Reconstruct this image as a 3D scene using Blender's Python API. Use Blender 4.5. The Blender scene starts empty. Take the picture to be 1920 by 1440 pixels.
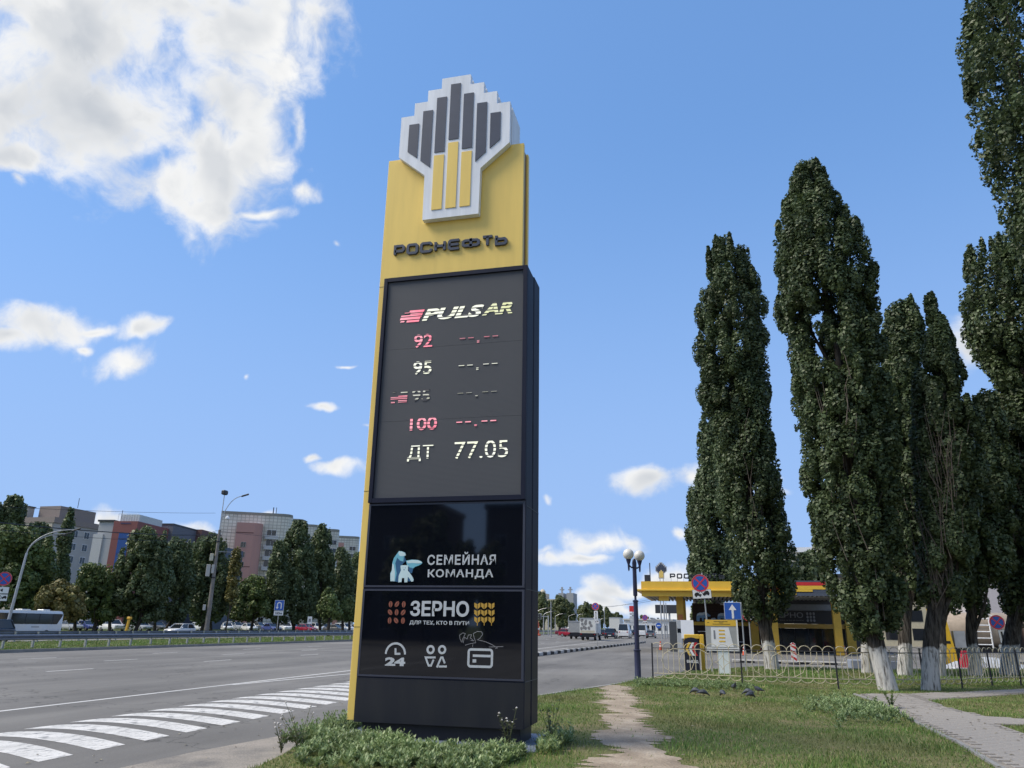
import bpy, bmesh, math, random
import numpy as np
from mathutils import Vector, Matrix

random.seed(7)
R = math.radians
scene = bpy.context.scene
C = scene.collection

# ------------------------------------------------------------------ camera
F_PX, SLOPE, EYE = 1410.0, 0.016, 1.65
ROLL = math.atan(SLOPE)
PITCH = math.atan((1180 - SLOPE * 362 - 720) * math.cos(ROLL) / F_PX)

def _cam_ray(px, py):
    x, y = (px - 960) / F_PX, -(py - 720) / F_PX
    c, s = math.cos(ROLL), math.sin(ROLL)
    xr, yr = x * c - y * s, x * s + y * c
    cp, sp = math.cos(PITCH), math.sin(PITCH)
    return (xr, cp - yr * sp, sp + yr * cp)
_r = _cam_ray(1322, 1180)
YAW = math.atan2(_r[0], _r[1])          # the road runs along +Y; the camera looks 14 degrees left of it

def ray(px, py):
    d = _cam_ray(px, py)
    c, s = math.cos(YAW), math.sin(YAW)
    return Vector((d[0] * c - d[1] * s, d[0] * s + d[1] * c, d[2]))
def G(px, py, z=0.0):
    d = ray(px, py); t = (z - EYE) / d.z
    return Vector((d.x * t, d.y * t, z))
def AY(px, py, Y):
    d = ray(px, py); t = Y / d.y
    return Vector((d.x * t, Y, EYE + d.z * t))
def AX(px, py, X):
    d = ray(px, py); t = X / d.x
    return Vector((X, d.y * t, EYE + d.z * t))
def PD(px, py, D):
    d = ray(px, py); t = D / math.hypot(d.x, d.y)
    return Vector((d.x * t, d.y * t, EYE + d.z * t))

fw = ray(960, 720).normalized()
rt = (ray(1000, 720) - ray(960, 720)).normalized()
upv = rt.cross(fw)
cam = bpy.data.cameras.new('camera')
cam.sensor_width = 36.0
cam.lens = F_PX / 1920 * 36.0
cam.clip_start, cam.clip_end = 0.1, 8000
cam_o = bpy.data.objects.new('camera', cam)
C.objects.link(cam_o)
M4 = Matrix(((rt.x, upv.x, -fw.x, 0), (rt.y, upv.y, -fw.y, 0), (rt.z, upv.z, -fw.z, EYE), (0, 0, 0, 1)))
cam_o.matrix_world = M4
scene.camera = cam_o

# ------------------------------------------------------------------ sky, sun, exposure
SUN_AZ, SUN_EL = math.atan2(-0.93, -0.36), R(50)
SUN_DIR = Vector((math.sin(SUN_AZ) * math.cos(SUN_EL), math.cos(SUN_AZ) * math.cos(SUN_EL), math.sin(SUN_EL)))
SKY_STRENGTH, CLOUD_LEVEL, SKY_GAMMA, SKY_TINT = 0.15, 3.75, 0.47, (0.66, 1.09, 1.72)
sl = bpy.data.lights.new('sun', 'SUN')
sl.energy = 2.6
sl.angle = R(32)
sl.color = (1.0, 0.91, 0.76)
so = bpy.data.objects.new('sun', sl)
C.objects.link(so)
so.rotation_euler = (-SUN_DIR).to_track_quat('-Z', 'Y').to_euler()
so.location = (0, 0, 60)

vs = scene.view_settings
vs.view_transform = 'Standard'
vs.look = 'None'
vs.exposure = 0.8
vs.gamma = 1.0
vs.use_curve_mapping = False

world = bpy.data.worlds.new('World')
scene.world = world
world.use_nodes = True
nt = world.node_tree
nt.nodes.clear()
def wn(t, **kw):
    n = nt.nodes.new(t)
    for k, v in kw.items():
        setattr(n, k, v)
    return n
def wl(a, b): nt.links.new(a, b)
def wmath(op, a, b=None, clamp=False):
    n = wn('ShaderNodeMath', operation=op); n.use_clamp = clamp
    for i, v in enumerate((a, b)):
        if v is None: continue
        if isinstance(v, (int, float)): n.inputs[i].default_value = v
        else: wl(v, n.inputs[i])
    return n.outputs[0]
def wsmooth(v, lo, hi):
    n = wn('ShaderNodeMapRange', interpolation_type='SMOOTHSTEP')
    wl(v, n.inputs[0]); n.inputs[1].default_value = lo; n.inputs[2].default_value = hi
    return n.outputs[0]
out = wn('ShaderNodeOutputWorld')
sky = wn('ShaderNodeTexSky', sky_type='NISHITA')
sky.sun_disc = False
sky.sun_elevation = SUN_EL
sky.sun_rotation = SUN_AZ % (2 * math.pi)
sky.air_density, sky.dust_density, sky.ozone_density = 1.0, 0.6, 2.2
tc = wn('ShaderNodeTexCoord')
DIRV = tc.outputs['Generated']
# slight warp so cloud outlines are not ellipses
nw = wn('ShaderNodeTexNoise'); nw.inputs['Scale'].default_value = 9; nw.inputs['Detail'].default_value = 3
wl(DIRV, nw.inputs['Vector'])
sub = wn('ShaderNodeVectorMath', operation='SUBTRACT'); wl(nw.outputs['Color'], sub.inputs[0]); sub.inputs[1].default_value = (.5, .5, .5)
scl = wn('ShaderNodeVectorMath', operation='SCALE'); wl(sub.outputs[0], scl.inputs[0]); scl.inputs['Scale'].default_value = 0.075
add = wn('ShaderNodeVectorMath', operation='ADD'); wl(DIRV, add.inputs[0]); wl(scl.outputs[0], add.inputs[1])
WARP = add.outputs[0]
# clear sky: the physical sky, its range flattened a little as a phone camera does
gm = wn('ShaderNodeGamma'); wl(sky.outputs[0], gm.inputs[0]); gm.inputs[1].default_value = SKY_GAMMA
tint = wn('ShaderNodeMix', data_type='RGBA', blend_type='MULTIPLY'); tint.inputs[0].default_value = 1
wl(gm.outputs[0], tint.inputs[6]); tint.inputs[7].default_value = (*SKY_TINT, 1)
# towards the horizon the air is paler
sz = wn('ShaderNodeSeparateXYZ'); wl(DIRV, sz.inputs[0])
hz = wn('ShaderNodeMix', data_type='RGBA'); wl(wmath('MULTIPLY', wsmooth(sz.outputs[2], 0.62, 0.05), 0.8), hz.inputs[0])
wl(tint.outputs[2], hz.inputs[6]); hz.inputs[7].default_value = (1.38, 2.03, 3.40, 1)
CLEAR = hz.outputs[2]
nf = wn('ShaderNodeTexNoise'); nf.inputs['Scale'].default_value = 12; nf.inputs['Detail'].default_value = 9; nf.inputs['Roughness'].default_value = 0.60
wl(WARP, nf.inputs['Vector'])
nl = wn('ShaderNodeTexNoise'); nl.inputs['Scale'].default_value = 6; nl.inputs['Detail'].default_value = 4; nl.inputs['Roughness'].default_value = 0.5
wl(DIRV, nl.inputs['Vector'])
# the same noise a little towards the sun: where it falls off, the billow faces the light
offv = wn('ShaderNodeVectorMath', operation='ADD'); wl(WARP, offv.inputs[0]); offv.inputs[1].default_value = SUN_DIR * 0.03
nf2 = wn('ShaderNodeTexNoise'); nf2.inputs['Scale'].default_value = 12; nf2.inputs['Detail'].default_value = 3; nf2.inputs['Roughness'].default_value = 0.5
wl(offv.outputs[0], nf2.inputs['Vector'])
SELF = wsmooth(wmath('SUBTRACT', nf2.outputs['Fac'], nf.outputs['Fac']), -0.10, 0.14)
def cloud_bg(field, soft=0.78):
    dens = wmath('ADD', field, wmath('MULTIPLY', wmath('SUBTRACT', nf.outputs['Fac'], 0.50), 2.7))
    mask = wsmooth(dens, -0.10, soft)
    thick = wmath('MULTIPLY', wsmooth(dens, 0.30, 1.2), wsmooth(nl.outputs['Fac'], 0.40, 0.62))
    shade = wmath('ADD', wmath('MULTIPLY', thick, 0.65), wmath('MULTIPLY', SELF, 0.35), True)
    ccol = wn('ShaderNodeMix', data_type='RGBA'); wl(shade, ccol.inputs[0])
    ccol.inputs[6].default_value = (CLOUD_LEVEL * 1.0, CLOUD_LEVEL * 1.0, CLOUD_LEVEL * 0.99, 1)
    ccol.inputs[7].default_value = (CLOUD_LEVEL * 0.56, CLOUD_LEVEL * 0.60, CLOUD_LEVEL * 0.66, 1)
    mixc = wn('ShaderNodeMix', data_type='RGBA')
    wl(mask, mixc.inputs[0]); wl(CLEAR, mixc.inputs[6]); wl(ccol.outputs[2], mixc.inputs[7])
    return background(mixc.outputs[2])
def background(col):
    b_ = wn('ShaderNodeBackground'); b_.inputs[1].default_value = SKY_STRENGTH
    wl(col, b_.inputs[0]); return b_.outputs[0]
CLOUDS = [  # groups of cumulus; each puff: direction (through the picture it was seen in), half width, half height, weight
  [(110, 60, 270, 130, 1), (30, 190, 190, 125, 1), (450, 50, 165, 110, 1), (330, 20, 220, 80, 1), (210, 230, 180, 120, 1),
   (310, 330, 125, 72, 1), (410, 300, 110, 105, 1), (450, 220, 90, 110, .95), (400, 375, 90, 34, 1), (50, 290, 100, 40, 1), (558, 362, 46, 24, .85),
   (520, 110, 90, 90, .9), (480, 300, 80, 90, .95), (550, 250, 30, 70, .5), (490, 390, 60, 20, .7), (40, 335, 22, 26, .5),
   (75, 615, 92, 40, 1), (10, 640, 40, 22, 1), (170, 618, 60, 14, .7), (258, 622, 52, 20, .9), (240, 678, 50, 30, 1), (145, 650, 28, 10, .5),
   (600, 860, 22, 10, .7), (645, 878, 48, 13, .9), (595, 765, 30, 7, .4), (682, 800, 20, 8, .4), (625, 447, 18, 12, .3), (480, 705, 8, 16, .2), (640, 678, 34, 5, .2),
   (215, 968, 42, 26, 1), (260, 990, 110, 18, .9), (375, 985, 55, 22, .9), (490, 962, 45, 12, .6), (30, 980, 50, 20, .5)],
  [(1228, 906, 48, 27, 1), (1298, 892, 38, 28, 1), (1130, 1016, 66, 24, 1), (1182, 1018, 26, 22, .9), (1045, 1045, 60, 17, .8), (1028, 1030, 30, 14, .6), (1100, 1048, 60, 12, .7),
   (1028, 940, 16, 8, .5), (1272, 996, 20, 15, .9), (1150, 1108, 48, 22, 1), (1195, 1102, 45, 20, .9), (1120, 1135, 70, 20, .9), (1235, 1085, 45, 34, .9), (1240, 1150, 90, 22, .9), (1160, 1150, 80, 16, .7),
   (1818, 655, 34, 60, 1), (1475, 925, 32, 12, .8), (1480, 900, 18, 9, .6), (1540, 1020, 30, 20, .7)]]
fwm = wsmooth
shader = background(CLEAR)
for grp in CLOUDS:
    field = None; cs = []
    for (px, py, rx, ry, w) in grp:
        c = ray(px, py).normalized(); cs.append(c)
        u = (ray(px + 4, py) - ray(px - 4, py)); u = (u - c * u.dot(c)); k = u.length / (8 * ray(px, py).length); u.normalize()
        v = u.cross(c)
        du = wn('ShaderNodeVectorMath', operation='DOT_PRODUCT'); wl(WARP, du.inputs[0]); du.inputs[1].default_value = u / (rx * k * 1.22)
        dv = wn('ShaderNodeVectorMath', operation='DOT_PRODUCT'); wl(WARP, dv.inputs[0]); dv.inputs[1].default_value = v / (ry * k * 1.22)
        sq = wn('ShaderNodeMath', operation='MULTIPLY_ADD'); wl(dv.outputs['Value'], sq.inputs[0]); wl(dv.outputs['Value'], sq.inputs[1])
        wl(wmath('MULTIPLY', du.outputs['Value'], du.outputs['Value']), sq.inputs[2])
        e = wmath('SUBTRACT', 1.0 - (1 - w) * 0.7, wmath('SQRT', sq.outputs[0]))
        if field is None: field = e
        else:
            n = wn('ShaderNodeMath', operation='SMOOTH_MAX'); wl(field, n.inputs[0]); wl(e, n.inputs[1]); n.inputs[2].default_value = 0.12
            field = n.outputs[0]
    nrm = ray(820, 0).cross(ray(820, 1440)).normalized()
    if nrm.dot(cs[0]) < 0: nrm = -nrm
    dn = wn('ShaderNodeVectorMath', operation='DOT_PRODUCT'); wl(DIRV, dn.inputs[0]); dn.inputs[1].default_value = nrm
    ms = wn('ShaderNodeMixShader')
    wl(wmath('GREATER_THAN', dn.outputs['Value'], 0.0), ms.inputs[0])
    wl(shader, ms.inputs[1]); wl(cloud_bg(field), ms.inputs[2])
    shader = ms.outputs[0]
# the same scattered cumulus all round, away from the part of the sky in the picture
ng = wn('ShaderNodeTexNoise'); ng.inputs['Scale'].default_value = 3.2; ng.inputs['Detail'].default_value = 2; wl(DIRV, ng.inputs['Vector'])
dotn = wn('ShaderNodeVectorMath', operation='DOT_PRODUCT'); wl(DIRV, dotn.inputs[0]); dotn.inputs[1].default_value = fw
away = wsmooth(dotn.outputs['Value'], 0.70, 0.55)
gen = wmath('ADD', wmath('MULTIPLY', wmath('SUBTRACT', ng.outputs['Fac'], 0.50), 6.0), wmath('MULTIPLY', wmath('SUBTRACT', away, 1.0), 3.0))
ms = wn('ShaderNodeMixShader')
wl(wmath('LESS_THAN', dotn.outputs['Value'], 0.70), ms.inputs[0]); wl(shader, ms.inputs[1]); wl(cloud_bg(gen), ms.inputs[2])
wl(ms.outputs[0], out.inputs[0])

# ------------------------------------------------------------------ materials
_M = {}
def mat(name, col, rough=0.6, metal=0.0, var=0.12, scale=4.0, bump=0.0, bscale=30.0, spec=0.5, emit=None, estr=1.0, coat=0.0, col2=None, detail=6, island=0.0, stretch=None):
    if name in _M: return _M[name]
    m = bpy.data.materials.new(name); m.use_nodes = True
    t = m.node_tree; b = t.nodes['Principled BSDF']
    b.inputs['Roughness'].default_value = rough
    b.inputs['Metallic'].default_value = metal
    b.inputs['Specular IOR Level'].default_value = spec
    b.inputs['Coat Weight'].default_value = coat
    co = t.nodes.new('ShaderNodeTexCoord')
    n = t.nodes.new('ShaderNodeTexNoise'); n.inputs['Scale'].default_value = scale; n.inputs['Detail'].default_value = detail
    n.inputs['Roughness'].default_value = 0.6
    if stretch:
        mp = t.nodes.new('ShaderNodeMapping'); mp.inputs['Scale'].default_value = stretch; t.links.new(co.outputs['Object'], mp.inputs[0]); t.links.new(mp.outputs[0], n.inputs['Vector'])
    else: t.links.new(co.outputs['Object'], n.inputs['Vector'])
    mr = t.nodes.new('ShaderNodeMapRange'); mr.inputs[1].default_value = 0.3; mr.inputs[2].default_value = 0.7
    t.links.new(n.outputs['Fac'], mr.inputs[0])
    mx = t.nodes.new('ShaderNodeMix'); mx.data_type = 'RGBA'
    t.links.new(mr.outputs[0], mx.inputs[0])
    c2 = col2 or tuple(c * (1 - var) for c in col)
    c1 = col if col2 else tuple(min(1, c * (1 + var * .6)) for c in col)
    mx.inputs[6].default_value = (*c1, 1); mx.inputs[7].default_value = (*c2, 1)
    last = mx.outputs[2]
    if island:
        g = t.nodes.new('ShaderNodeNewGeometry')
        mi = t.nodes.new('ShaderNodeMapRange'); mi.inputs[3].default_value = 1 - island; mi.inputs[4].default_value = 1 + island
        t.links.new(g.outputs['Random Per Island'], mi.inputs[0])
        mm = t.nodes.new('ShaderNodeVectorMath'); mm.operation = 'SCALE'
        t.links.new(last, mm.inputs[0]); t.links.new(mi.outputs[0], mm.inputs['Scale'])
        last = mm.outputs[0]
    t.links.new(last, b.inputs['Base Color'])
    if bump:
        n2 = t.nodes.new('ShaderNodeTexNoise'); n2.inputs['Scale'].default_value = bscale; n2.inputs['Detail'].default_value = 5
        t.links.new(co.outputs['Object'], n2.inputs['Vector'])
        bp = t.nodes.new('ShaderNodeBump'); bp.inputs['Strength'].default_value = bump; bp.inputs['Distance'].default_value = 0.02
        t.links.new(n2.outputs['Fac'], bp.inputs['Height']); t.links.new(bp.outputs[0], b.inputs['Normal'])
    if emit:
        b.inputs['Emission Color'].default_value = (*emit, 1); b.inputs['Emission Strength'].default_value = estr
    _M[name] = m
    return m

def leafmat(name, a, b_, c=None, trans=0.25, pscale=0.5):
    """foliage: colour varies leaf by leaf and in patches; some light passes through"""
    if name in _M: return _M[name]
    m = bpy.data.materials.new(name); m.use_nodes = True
    t = m.node_tree; p = t.nodes['Principled BSDF']; o = t.nodes['Material Output']
    g = t.nodes.new('ShaderNodeNewGeometry')
    rp = t.nodes.new('ShaderNodeValToRGB')
    rp.color_ramp.elements[0].color = (*a, 1); rp.color_ramp.elements[1].color = (*b_, 1)
    if c:
        e = rp.color_ramp.elements.new(0.93); e.color = (*b_, 1); rp.color_ramp.elements[-1].color = (*c, 1)
    t.links.new(g.outputs['Random Per Island'], rp.inputs[0])
    n = t.nodes.new('ShaderNodeTexNoise'); n.inputs['Scale'].default_value = pscale; n.inputs['Detail'].default_value = 3
    t.links.new(g.outputs['Position'], n.inputs['Vector'])
    mr = t.nodes.new('ShaderNodeMapRange'); mr.inputs[1].default_value = 0.3; mr.inputs[2].default_value = 0.7; mr.inputs[3].default_value = 0.75; mr.inputs[4].default_value = 1.25
    t.links.new(n.outputs['Fac'], mr.inputs[0])
    sc = t.nodes.new('ShaderNodeVectorMath'); sc.operation = 'SCALE'
    t.links.new(rp.outputs[0], sc.inputs[0]); t.links.new(mr.outputs[0], sc.inputs['Scale'])
    t.links.new(sc.outputs[0], p.inputs['Base Color'])
    p.inputs['Roughness'].default_value = 0.5
    p.inputs['Specular IOR Level'].default_value = 0.4
    if trans:
        tr = t.nodes.new('ShaderNodeBsdfTranslucent'); t.links.new(sc.outputs[0], tr.inputs[0])
        ms = t.nodes.new('ShaderNodeMixShader'); ms.inputs[0].default_value = trans
        t.links.new(p.outputs[0], ms.inputs[1]); t.links.new(tr.outputs[0], ms.inputs[2]); t.links.new(ms.outputs[0], o.inputs[0])
    _M[name] = m
    return m

# ------------------------------------------------------------------ mesh helpers
def link(o, parent=None, label=None, cat=None, group=None, kind=None):
    if o.name not in C.objects: C.objects.link(o)
    if parent is not None: o.parent = parent
    tag(o, label, cat, group, kind)
    return o
def tag(o, label=None, cat=None, group=None, kind=None):
    if label: o['label'] = label
    if cat: o['category'] = cat
    if group: o['group'] = group
    if kind: o['kind'] = kind
    return o
def thing(name, loc, label, cat, group=None, rz=0.0):
    o = bpy.data.objects.new(name, None)
    o.empty_display_size = 0.2
    o.location = loc; o.rotation_euler = (0, 0, rz)
    return link(o, None, label, cat, group)
def copy_tree(o, parent=None):
    c = o.copy(); C.objects.link(c)
    if parent is not None:
        c.parent = parent
    for ch in o.children: copy_tree(ch, c)
    return c
def place(o, loc, rz=0.0, s=1.0, label=None, group=None):
    o.location = loc; o.rotation_euler = (0, 0, rz); o.scale = (s, s, s) if isinstance(s, (int, float)) else s
    tag(o, label, None, group)
    return o

class MB:
    def __init__(s): s.v, s.f, s.mi = [], [], []; s.cur = 0
    def add(s, vs, fs):
        k = len(s.v); s.v += [tuple(p) for p in vs]
        for f in fs: s.f.append(tuple(i + k for i in f)); s.mi.append(s.cur)
        return s
    def box(s, x0, x1, y0, y1, z0, z1, bev=0.0):
        if bev <= 0:
            return s.add([(x0, y0, z0), (x1, y0, z0), (x1, y1, z0), (x0, y1, z0), (x0, y0, z1), (x1, y0, z1), (x1, y1, z1), (x0, y1, z1)],
                         [(0, 3, 2, 1), (4, 5, 6, 7), (0, 1, 5, 4), (1, 2, 6, 5), (2, 3, 7, 6), (3, 0, 4, 7)])
        b = bev
        pts = []
        for z, i in ((z0, b), (z0 + b, 0), (z1 - b, 0), (z1, b)):
            q = [(x0 + i + b, y0 + i), (x1 - i - b, y0 + i), (x1 - i, y0 + i + b), (x1 - i, y1 - i - b), (x1 - i - b, y1 - i), (x0 + i + b, y1 - i), (x0 + i, y1 - i - b), (x0 + i, y0 + i + b)]
            pts.append([(a, c, z) for a, c in q])
        return s.loft(pts)
    def loft(s, rings, cap=True, closed=True):
        n = len(rings[0]); vs = [p for r in rings for p in r]; fs = []
        for i in range(len(rings) - 1):
            for j in range(n if closed else n - 1):
                a, b = i * n + j, i * n + (j + 1) % n
                fs.append((a, b, b + n, a + n))
        if cap:
            fs.append(tuple(range(n - 1, -1, -1))); fs.append(tuple((len(rings) - 1) * n + j for j in range(n)))
        return s.add(vs, fs)
    def tube(s, pts, r, n=8, cap=True):
        pts = [Vector(p) for p in pts]
        rs = r if isinstance(r, (list, tuple)) else [r] * len(pts)
        rings = []; a = None
        for i, p in enumerate(pts):
            d = (pts[min(i + 1, len(pts) - 1)] - pts[max(i - 1, 0)])
            if d.length < 1e-9: d = Vector((0, 0, 1))
            d.normalize()
            if a is None:
                a = Vector((1, 0, 0)) if abs(d.x) < 0.9 else Vector((0, 1, 0))
            a = (a - d * a.dot(d)).normalized(); b = d.cross(a)
            rings.append([p + (a * math.cos(t) + b * math.sin(t)) * rs[i] for t in [2 * math.pi * k / n for k in range(n)]])
        return s.loft(rings, cap)
    def lathe(s, prof, n=12, cx=0, cy=0):
        return s.loft([[(cx + r * math.cos(2 * math.pi * k / n), cy + r * math.sin(2 * math.pi * k / n), z) for k in range(n)] for r, z in prof])
    def prism(s, pts, y0, y1):
        """polygon in XZ (counter-clockwise seen from -Y) pushed from y0 (front) to y1"""
        n = len(pts)
        a = [(x, y0, z) for x, z in pts]; b = [(x, y1, z) for x, z in pts]
        fs = [tuple(range(n)), tuple(range(2 * n - 1, n - 1, -1))]
        fs += [((i + 1) % n, i, i + n, (i + 1) % n + n) for i in range(n)]
        return s.add(a + b, fs)
    def quad(s, a, b, c, d): return s.add([a, b, c, d], [(0, 1, 2, 3)])
    def xform(s, m):
        s.v = [tuple(m @ Vector(p)) for p in s.v]; return s
    def build(s, name, mats, parent=None, smooth=False, **kw):
        me = bpy.data.meshes.new(name)
        me.from_pydata(s.v, [], s.f)
        ms = mats if isinstance(mats, (list, tuple)) else [mats]
        for m in ms: me.materials.append(m)
        if len(ms) > 1: me.polygons.foreach_set('material_index', s.mi)
        bm = bmesh.new(); bm.from_mesh(me); bmesh.ops.recalc_face_normals(bm, faces=bm.faces); bm.to_mesh(me); bm.free()
        if smooth:
            me.polygons.foreach_set('use_smooth', [True] * len(me.polygons))
            try: me.set_sharp_from_angle(angle=R(38))
            except Exception: pass
        o = bpy.data.objects.new(name, me)
        return link(o, parent, **kw)
def inst(name, me, parent, loc=(0, 0, 0), rot=(0, 0, 0), scale=(1, 1, 1), **kw):
    o = bpy.data.objects.new(name, me); o.location = loc; o.rotation_euler = rot; o.scale = scale
    return link(o, parent, **kw)
def tris(name, V, Fc, m, parent=None, **kw):
    """numpy verts (n,3) and faces (k,3 or 4) -> object"""
    me = bpy.data.meshes.new(name)
    n, k = Fc.shape
    me.vertices.add(len(V)); me.vertices.foreach_set('co', np.ascontiguousarray(V, dtype=np.float32).ravel())
    me.loops.add(n * k); me.loops.foreach_set('vertex_index', np.ascontiguousarray(Fc, dtype=np.int32).ravel())
    me.polygons.add(n); me.polygons.foreach_set('loop_start', np.arange(0, n * k, k, dtype=np.int32))
    me.update(calc_edges=True); me.validate()
    me.materials.append(m)
    o = bpy.data.objects.new(name, me)
    return link(o, parent, **kw)

def text_me(body, x0, x1, z0, z1, y, depth=0.004, bold=0.0, shear=0.0, spacing=1.0):
    """lettering as a mesh that stands in the XZ plane, faces -Y and fills the given box"""
    cu = bpy.data.curves.new('lettering', 'FONT')
    cu.body = body; cu.size = 1.0; cu.offset = bold; cu.shear = shear; cu.extrude = 0.01; cu.space_character = spacing
    cu.resolution_u = 4
    ob = bpy.data.objects.new('lettering', cu); C.objects.link(ob)
    dg = bpy.context.evaluated_depsgraph_get()
    me = bpy.data.meshes.new_from_object(ob.evaluated_get(dg))
    bpy.data.objects.remove(ob); bpy.data.curves.remove(cu)
    n = len(me.vertices); co = np.empty(n * 3, dtype=np.float32); me.vertices.foreach_get('co', co); co = co.reshape(-1, 3)
    mn, mxx = co.min(0), co.max(0)
    new = np.empty_like(co)
    new[:, 0] = x0 + (co[:, 0] - mn[0]) / max(1e-6, mxx[0] - mn[0]) * (x1 - x0)
    new[:, 2] = z0 + (co[:, 1] - mn[1]) / max(1e-6, mxx[1] - mn[1]) * (z1 - z0)
    new[:, 1] = y - depth * (co[:, 2] - mn[2]) / max(1e-6, mxx[2] - mn[2])
    me.vertices.foreach_set('co', new.ravel()); me.update()
    return me
def split_letters(me):
    """groups of faces that belong to one letter (islands that overlap sideways)"""
    n = len(me.vertices); par = list(range(n))
    def find(i):
        while par[i] != i: par[i] = par[par[i]]; i = par[i]
        return i
    for p in me.polygons:
        v = p.vertices; r0 = find(v[0])
        for k in v[1:]: par[find(k)] = r0
    isl = {}
    for i in range(n):
        x = me.vertices[i].co.x; r0 = find(i); a = isl.get(r0)
        isl[r0] = (min(a[0], x), max(a[1], x)) if a else (x, x)
    order = sorted(isl.items(), key=lambda q: q[1][0]); grp = []; 
    for r0, (lo, hi) in order:
        if grp and lo < grp[-1][1] - .3 * min(hi - lo, grp[-1][1] - grp[-1][0]): grp[-1][1] = max(grp[-1][1], hi); grp[-1][2].add(r0)
        else: grp.append([lo, hi, {r0}])
    out = []
    for g in grp:
        idx = {}; vs, fs = [], []
        for p in me.polygons:
            if find(p.vertices[0]) in g[2]:
                f = []
                for k in p.vertices:
                    if k not in idx: idx[k] = len(vs); vs.append(tuple(me.vertices[k].co))
                    f.append(idx[k])
                fs.append(f)
        m2 = bpy.data.meshes.new('letter'); m2.from_pydata(vs, [], fs); out.append(m2)
    return out
def text(name, body, m, parent, *a, **kw):
    lab = kw.pop('label', None)
    me = text_me(body, *a, **kw); os_ = []
    for m2 in split_letters(me):
        m2.materials.append(m); os_.append(inst(name, m2, parent, label=lab))
    bpy.data.meshes.remove(me)
    return os_

def ell(cx, cz, rx, rz_, n=20, a0=0, a1=2 * math.pi, end=False):
    k = n if not end else n - 1
    return [(cx + rx * math.cos(a0 + (a1 - a0) * i / k), cz + rz_ * math.sin(a0 + (a1 - a0) * i / k)) for i in range(n)]
def ring(mb, cx, cz, r0, r1, y0, y1, a0=0.0, a1=2 * math.pi, n=24, sx=1.0):
    """flat ring or arc in XZ with thickness"""
    full = abs(a1 - a0 - 2 * math.pi) < 1e-6
    k = n if full else n + 1
    rs = []
    for i in range(k):
        t = a0 + (a1 - a0) * i / n; c, s_ = math.cos(t) * sx, math.sin(t)
        rs.append([(cx + r0 * c, y0, cz + r0 * s_), (cx + r1 * c, y0, cz + r1 * s_), (cx + r1 * c, y1, cz + r1 * s_), (cx + r0 * c, y1, cz + r0 * s_)])
    if full: rs.append(rs[0])
    return mb.loft(rs, cap=not full)

# shared paints
WHITE = mat('white_paint', (.78, .79, .80), .45, var=.08)
GREYM = mat('galvanised_metal', (.42, .43, .44), .45, .6, var=.15)
BLACKM = mat('black_metal', (.012, .013, .018), .42, var=.2, spec=.4)
GLASS = mat('dark_glass', (.012, .016, .02), .06, var=.1, spec=.7)
RUBBER = mat('tyre_rubber', (.015, .015, .016), .85)
CHROME = mat('rim_metal', (.45, .46, .48), .3, .8)
YELLOW = mat('yellow_paint', (.74, .47, .055), .4, var=.07, scale=1.2)
RED = mat('red_paint', (.55, .03, .035), .4)
BLUES = mat('sign_blue', (.025, .11, .46), .4, var=.08)
REDS = mat('sign_red', (.62, .04, .06), .4, var=.08)
NAVY = mat('navy_paint', (.012, .014, .03), .4, var=.15)
CONC = mat('concrete', (.36, .35, .33), .85, var=.22, scale=3, bump=.3)
# ------------------------------------------------------------------ ground, roads, lawn
def groundmat(name, stops, scale, rough=.95, bump=.4, bscale=40, stretch=None, fine=60, fineamt=.25):
    m = bpy.data.materials.new(name); m.use_nodes = True
    t = m.node_tree; b = t.nodes['Principled BSDF']; b.inputs['Roughness'].default_value = rough; b.inputs['Specular IOR Level'].default_value = .25
    co = t.nodes.new('ShaderNodeTexCoord'); src = co.outputs['Object']
    if stretch:
        mp = t.nodes.new('ShaderNodeMapping'); mp.inputs['Scale'].default_value = stretch; t.links.new(src, mp.inputs[0]); vec = mp.outputs[0]
    else: vec = src
    n = t.nodes.new('ShaderNodeTexNoise'); n.inputs['Scale'].default_value = scale; n.inputs['Detail'].default_value = 8; n.inputs['Roughness'].default_value = .62
    t.links.new(vec, n.inputs['Vector'])
    r = t.nodes.new('ShaderNodeValToRGB')
    el = r.color_ramp.elements
    while len(el) < len(stops): el.new(.5)
    for e, (p, c) in zip(el, stops): e.position = p; e.color = (*c, 1)
    t.links.new(n.outputs['Fac'], r.inputs[0])
    f = t.nodes.new('ShaderNodeTexNoise'); f.inputs['Scale'].default_value = fine; f.inputs['Detail'].default_value = 3; t.links.new(src, f.inputs['Vector'])
    mr = t.nodes.new('ShaderNodeMapRange'); mr.inputs[1].default_value = .3; mr.inputs[2].default_value = .7; mr.inputs[3].default_value = 1 - fineamt; mr.inputs[4].default_value = 1 + fineamt
    t.links.new(f.outputs['Fac'], mr.inputs[0])
    s = t.nodes.new('ShaderNodeVectorMath'); s.operation = 'SCALE'; t.links.new(r.outputs[0], s.inputs[0]); t.links.new(mr.outputs[0], s.inputs['Scale'])
    t.links.new(s.outputs[0], b.inputs['Base Color'])
    if bump:
        h = t.nodes.new('ShaderNodeTexNoise'); h.inputs['Scale'].default_value = bscale; h.inputs['Detail'].default_value = 6; t.links.new(src, h.inputs['Vector'])
        bp = t.nodes.new('ShaderNodeBump'); bp.inputs['Strength'].default_value = bump; bp.inputs['Distance'].default_value = .03
        t.links.new(h.outputs['Fac'], bp.inputs['Height']); t.links.new(bp.outputs[0], b.inputs['Normal'])
    return m, t, b, s
SOIL, *_ = groundmat('lawn_soil', [(.30, (.085, .10, .032)), (.5, (.12, .125, .045)), (.68, (.21, .17, .09))], .7, fine=25, fineamt=.35)
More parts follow.
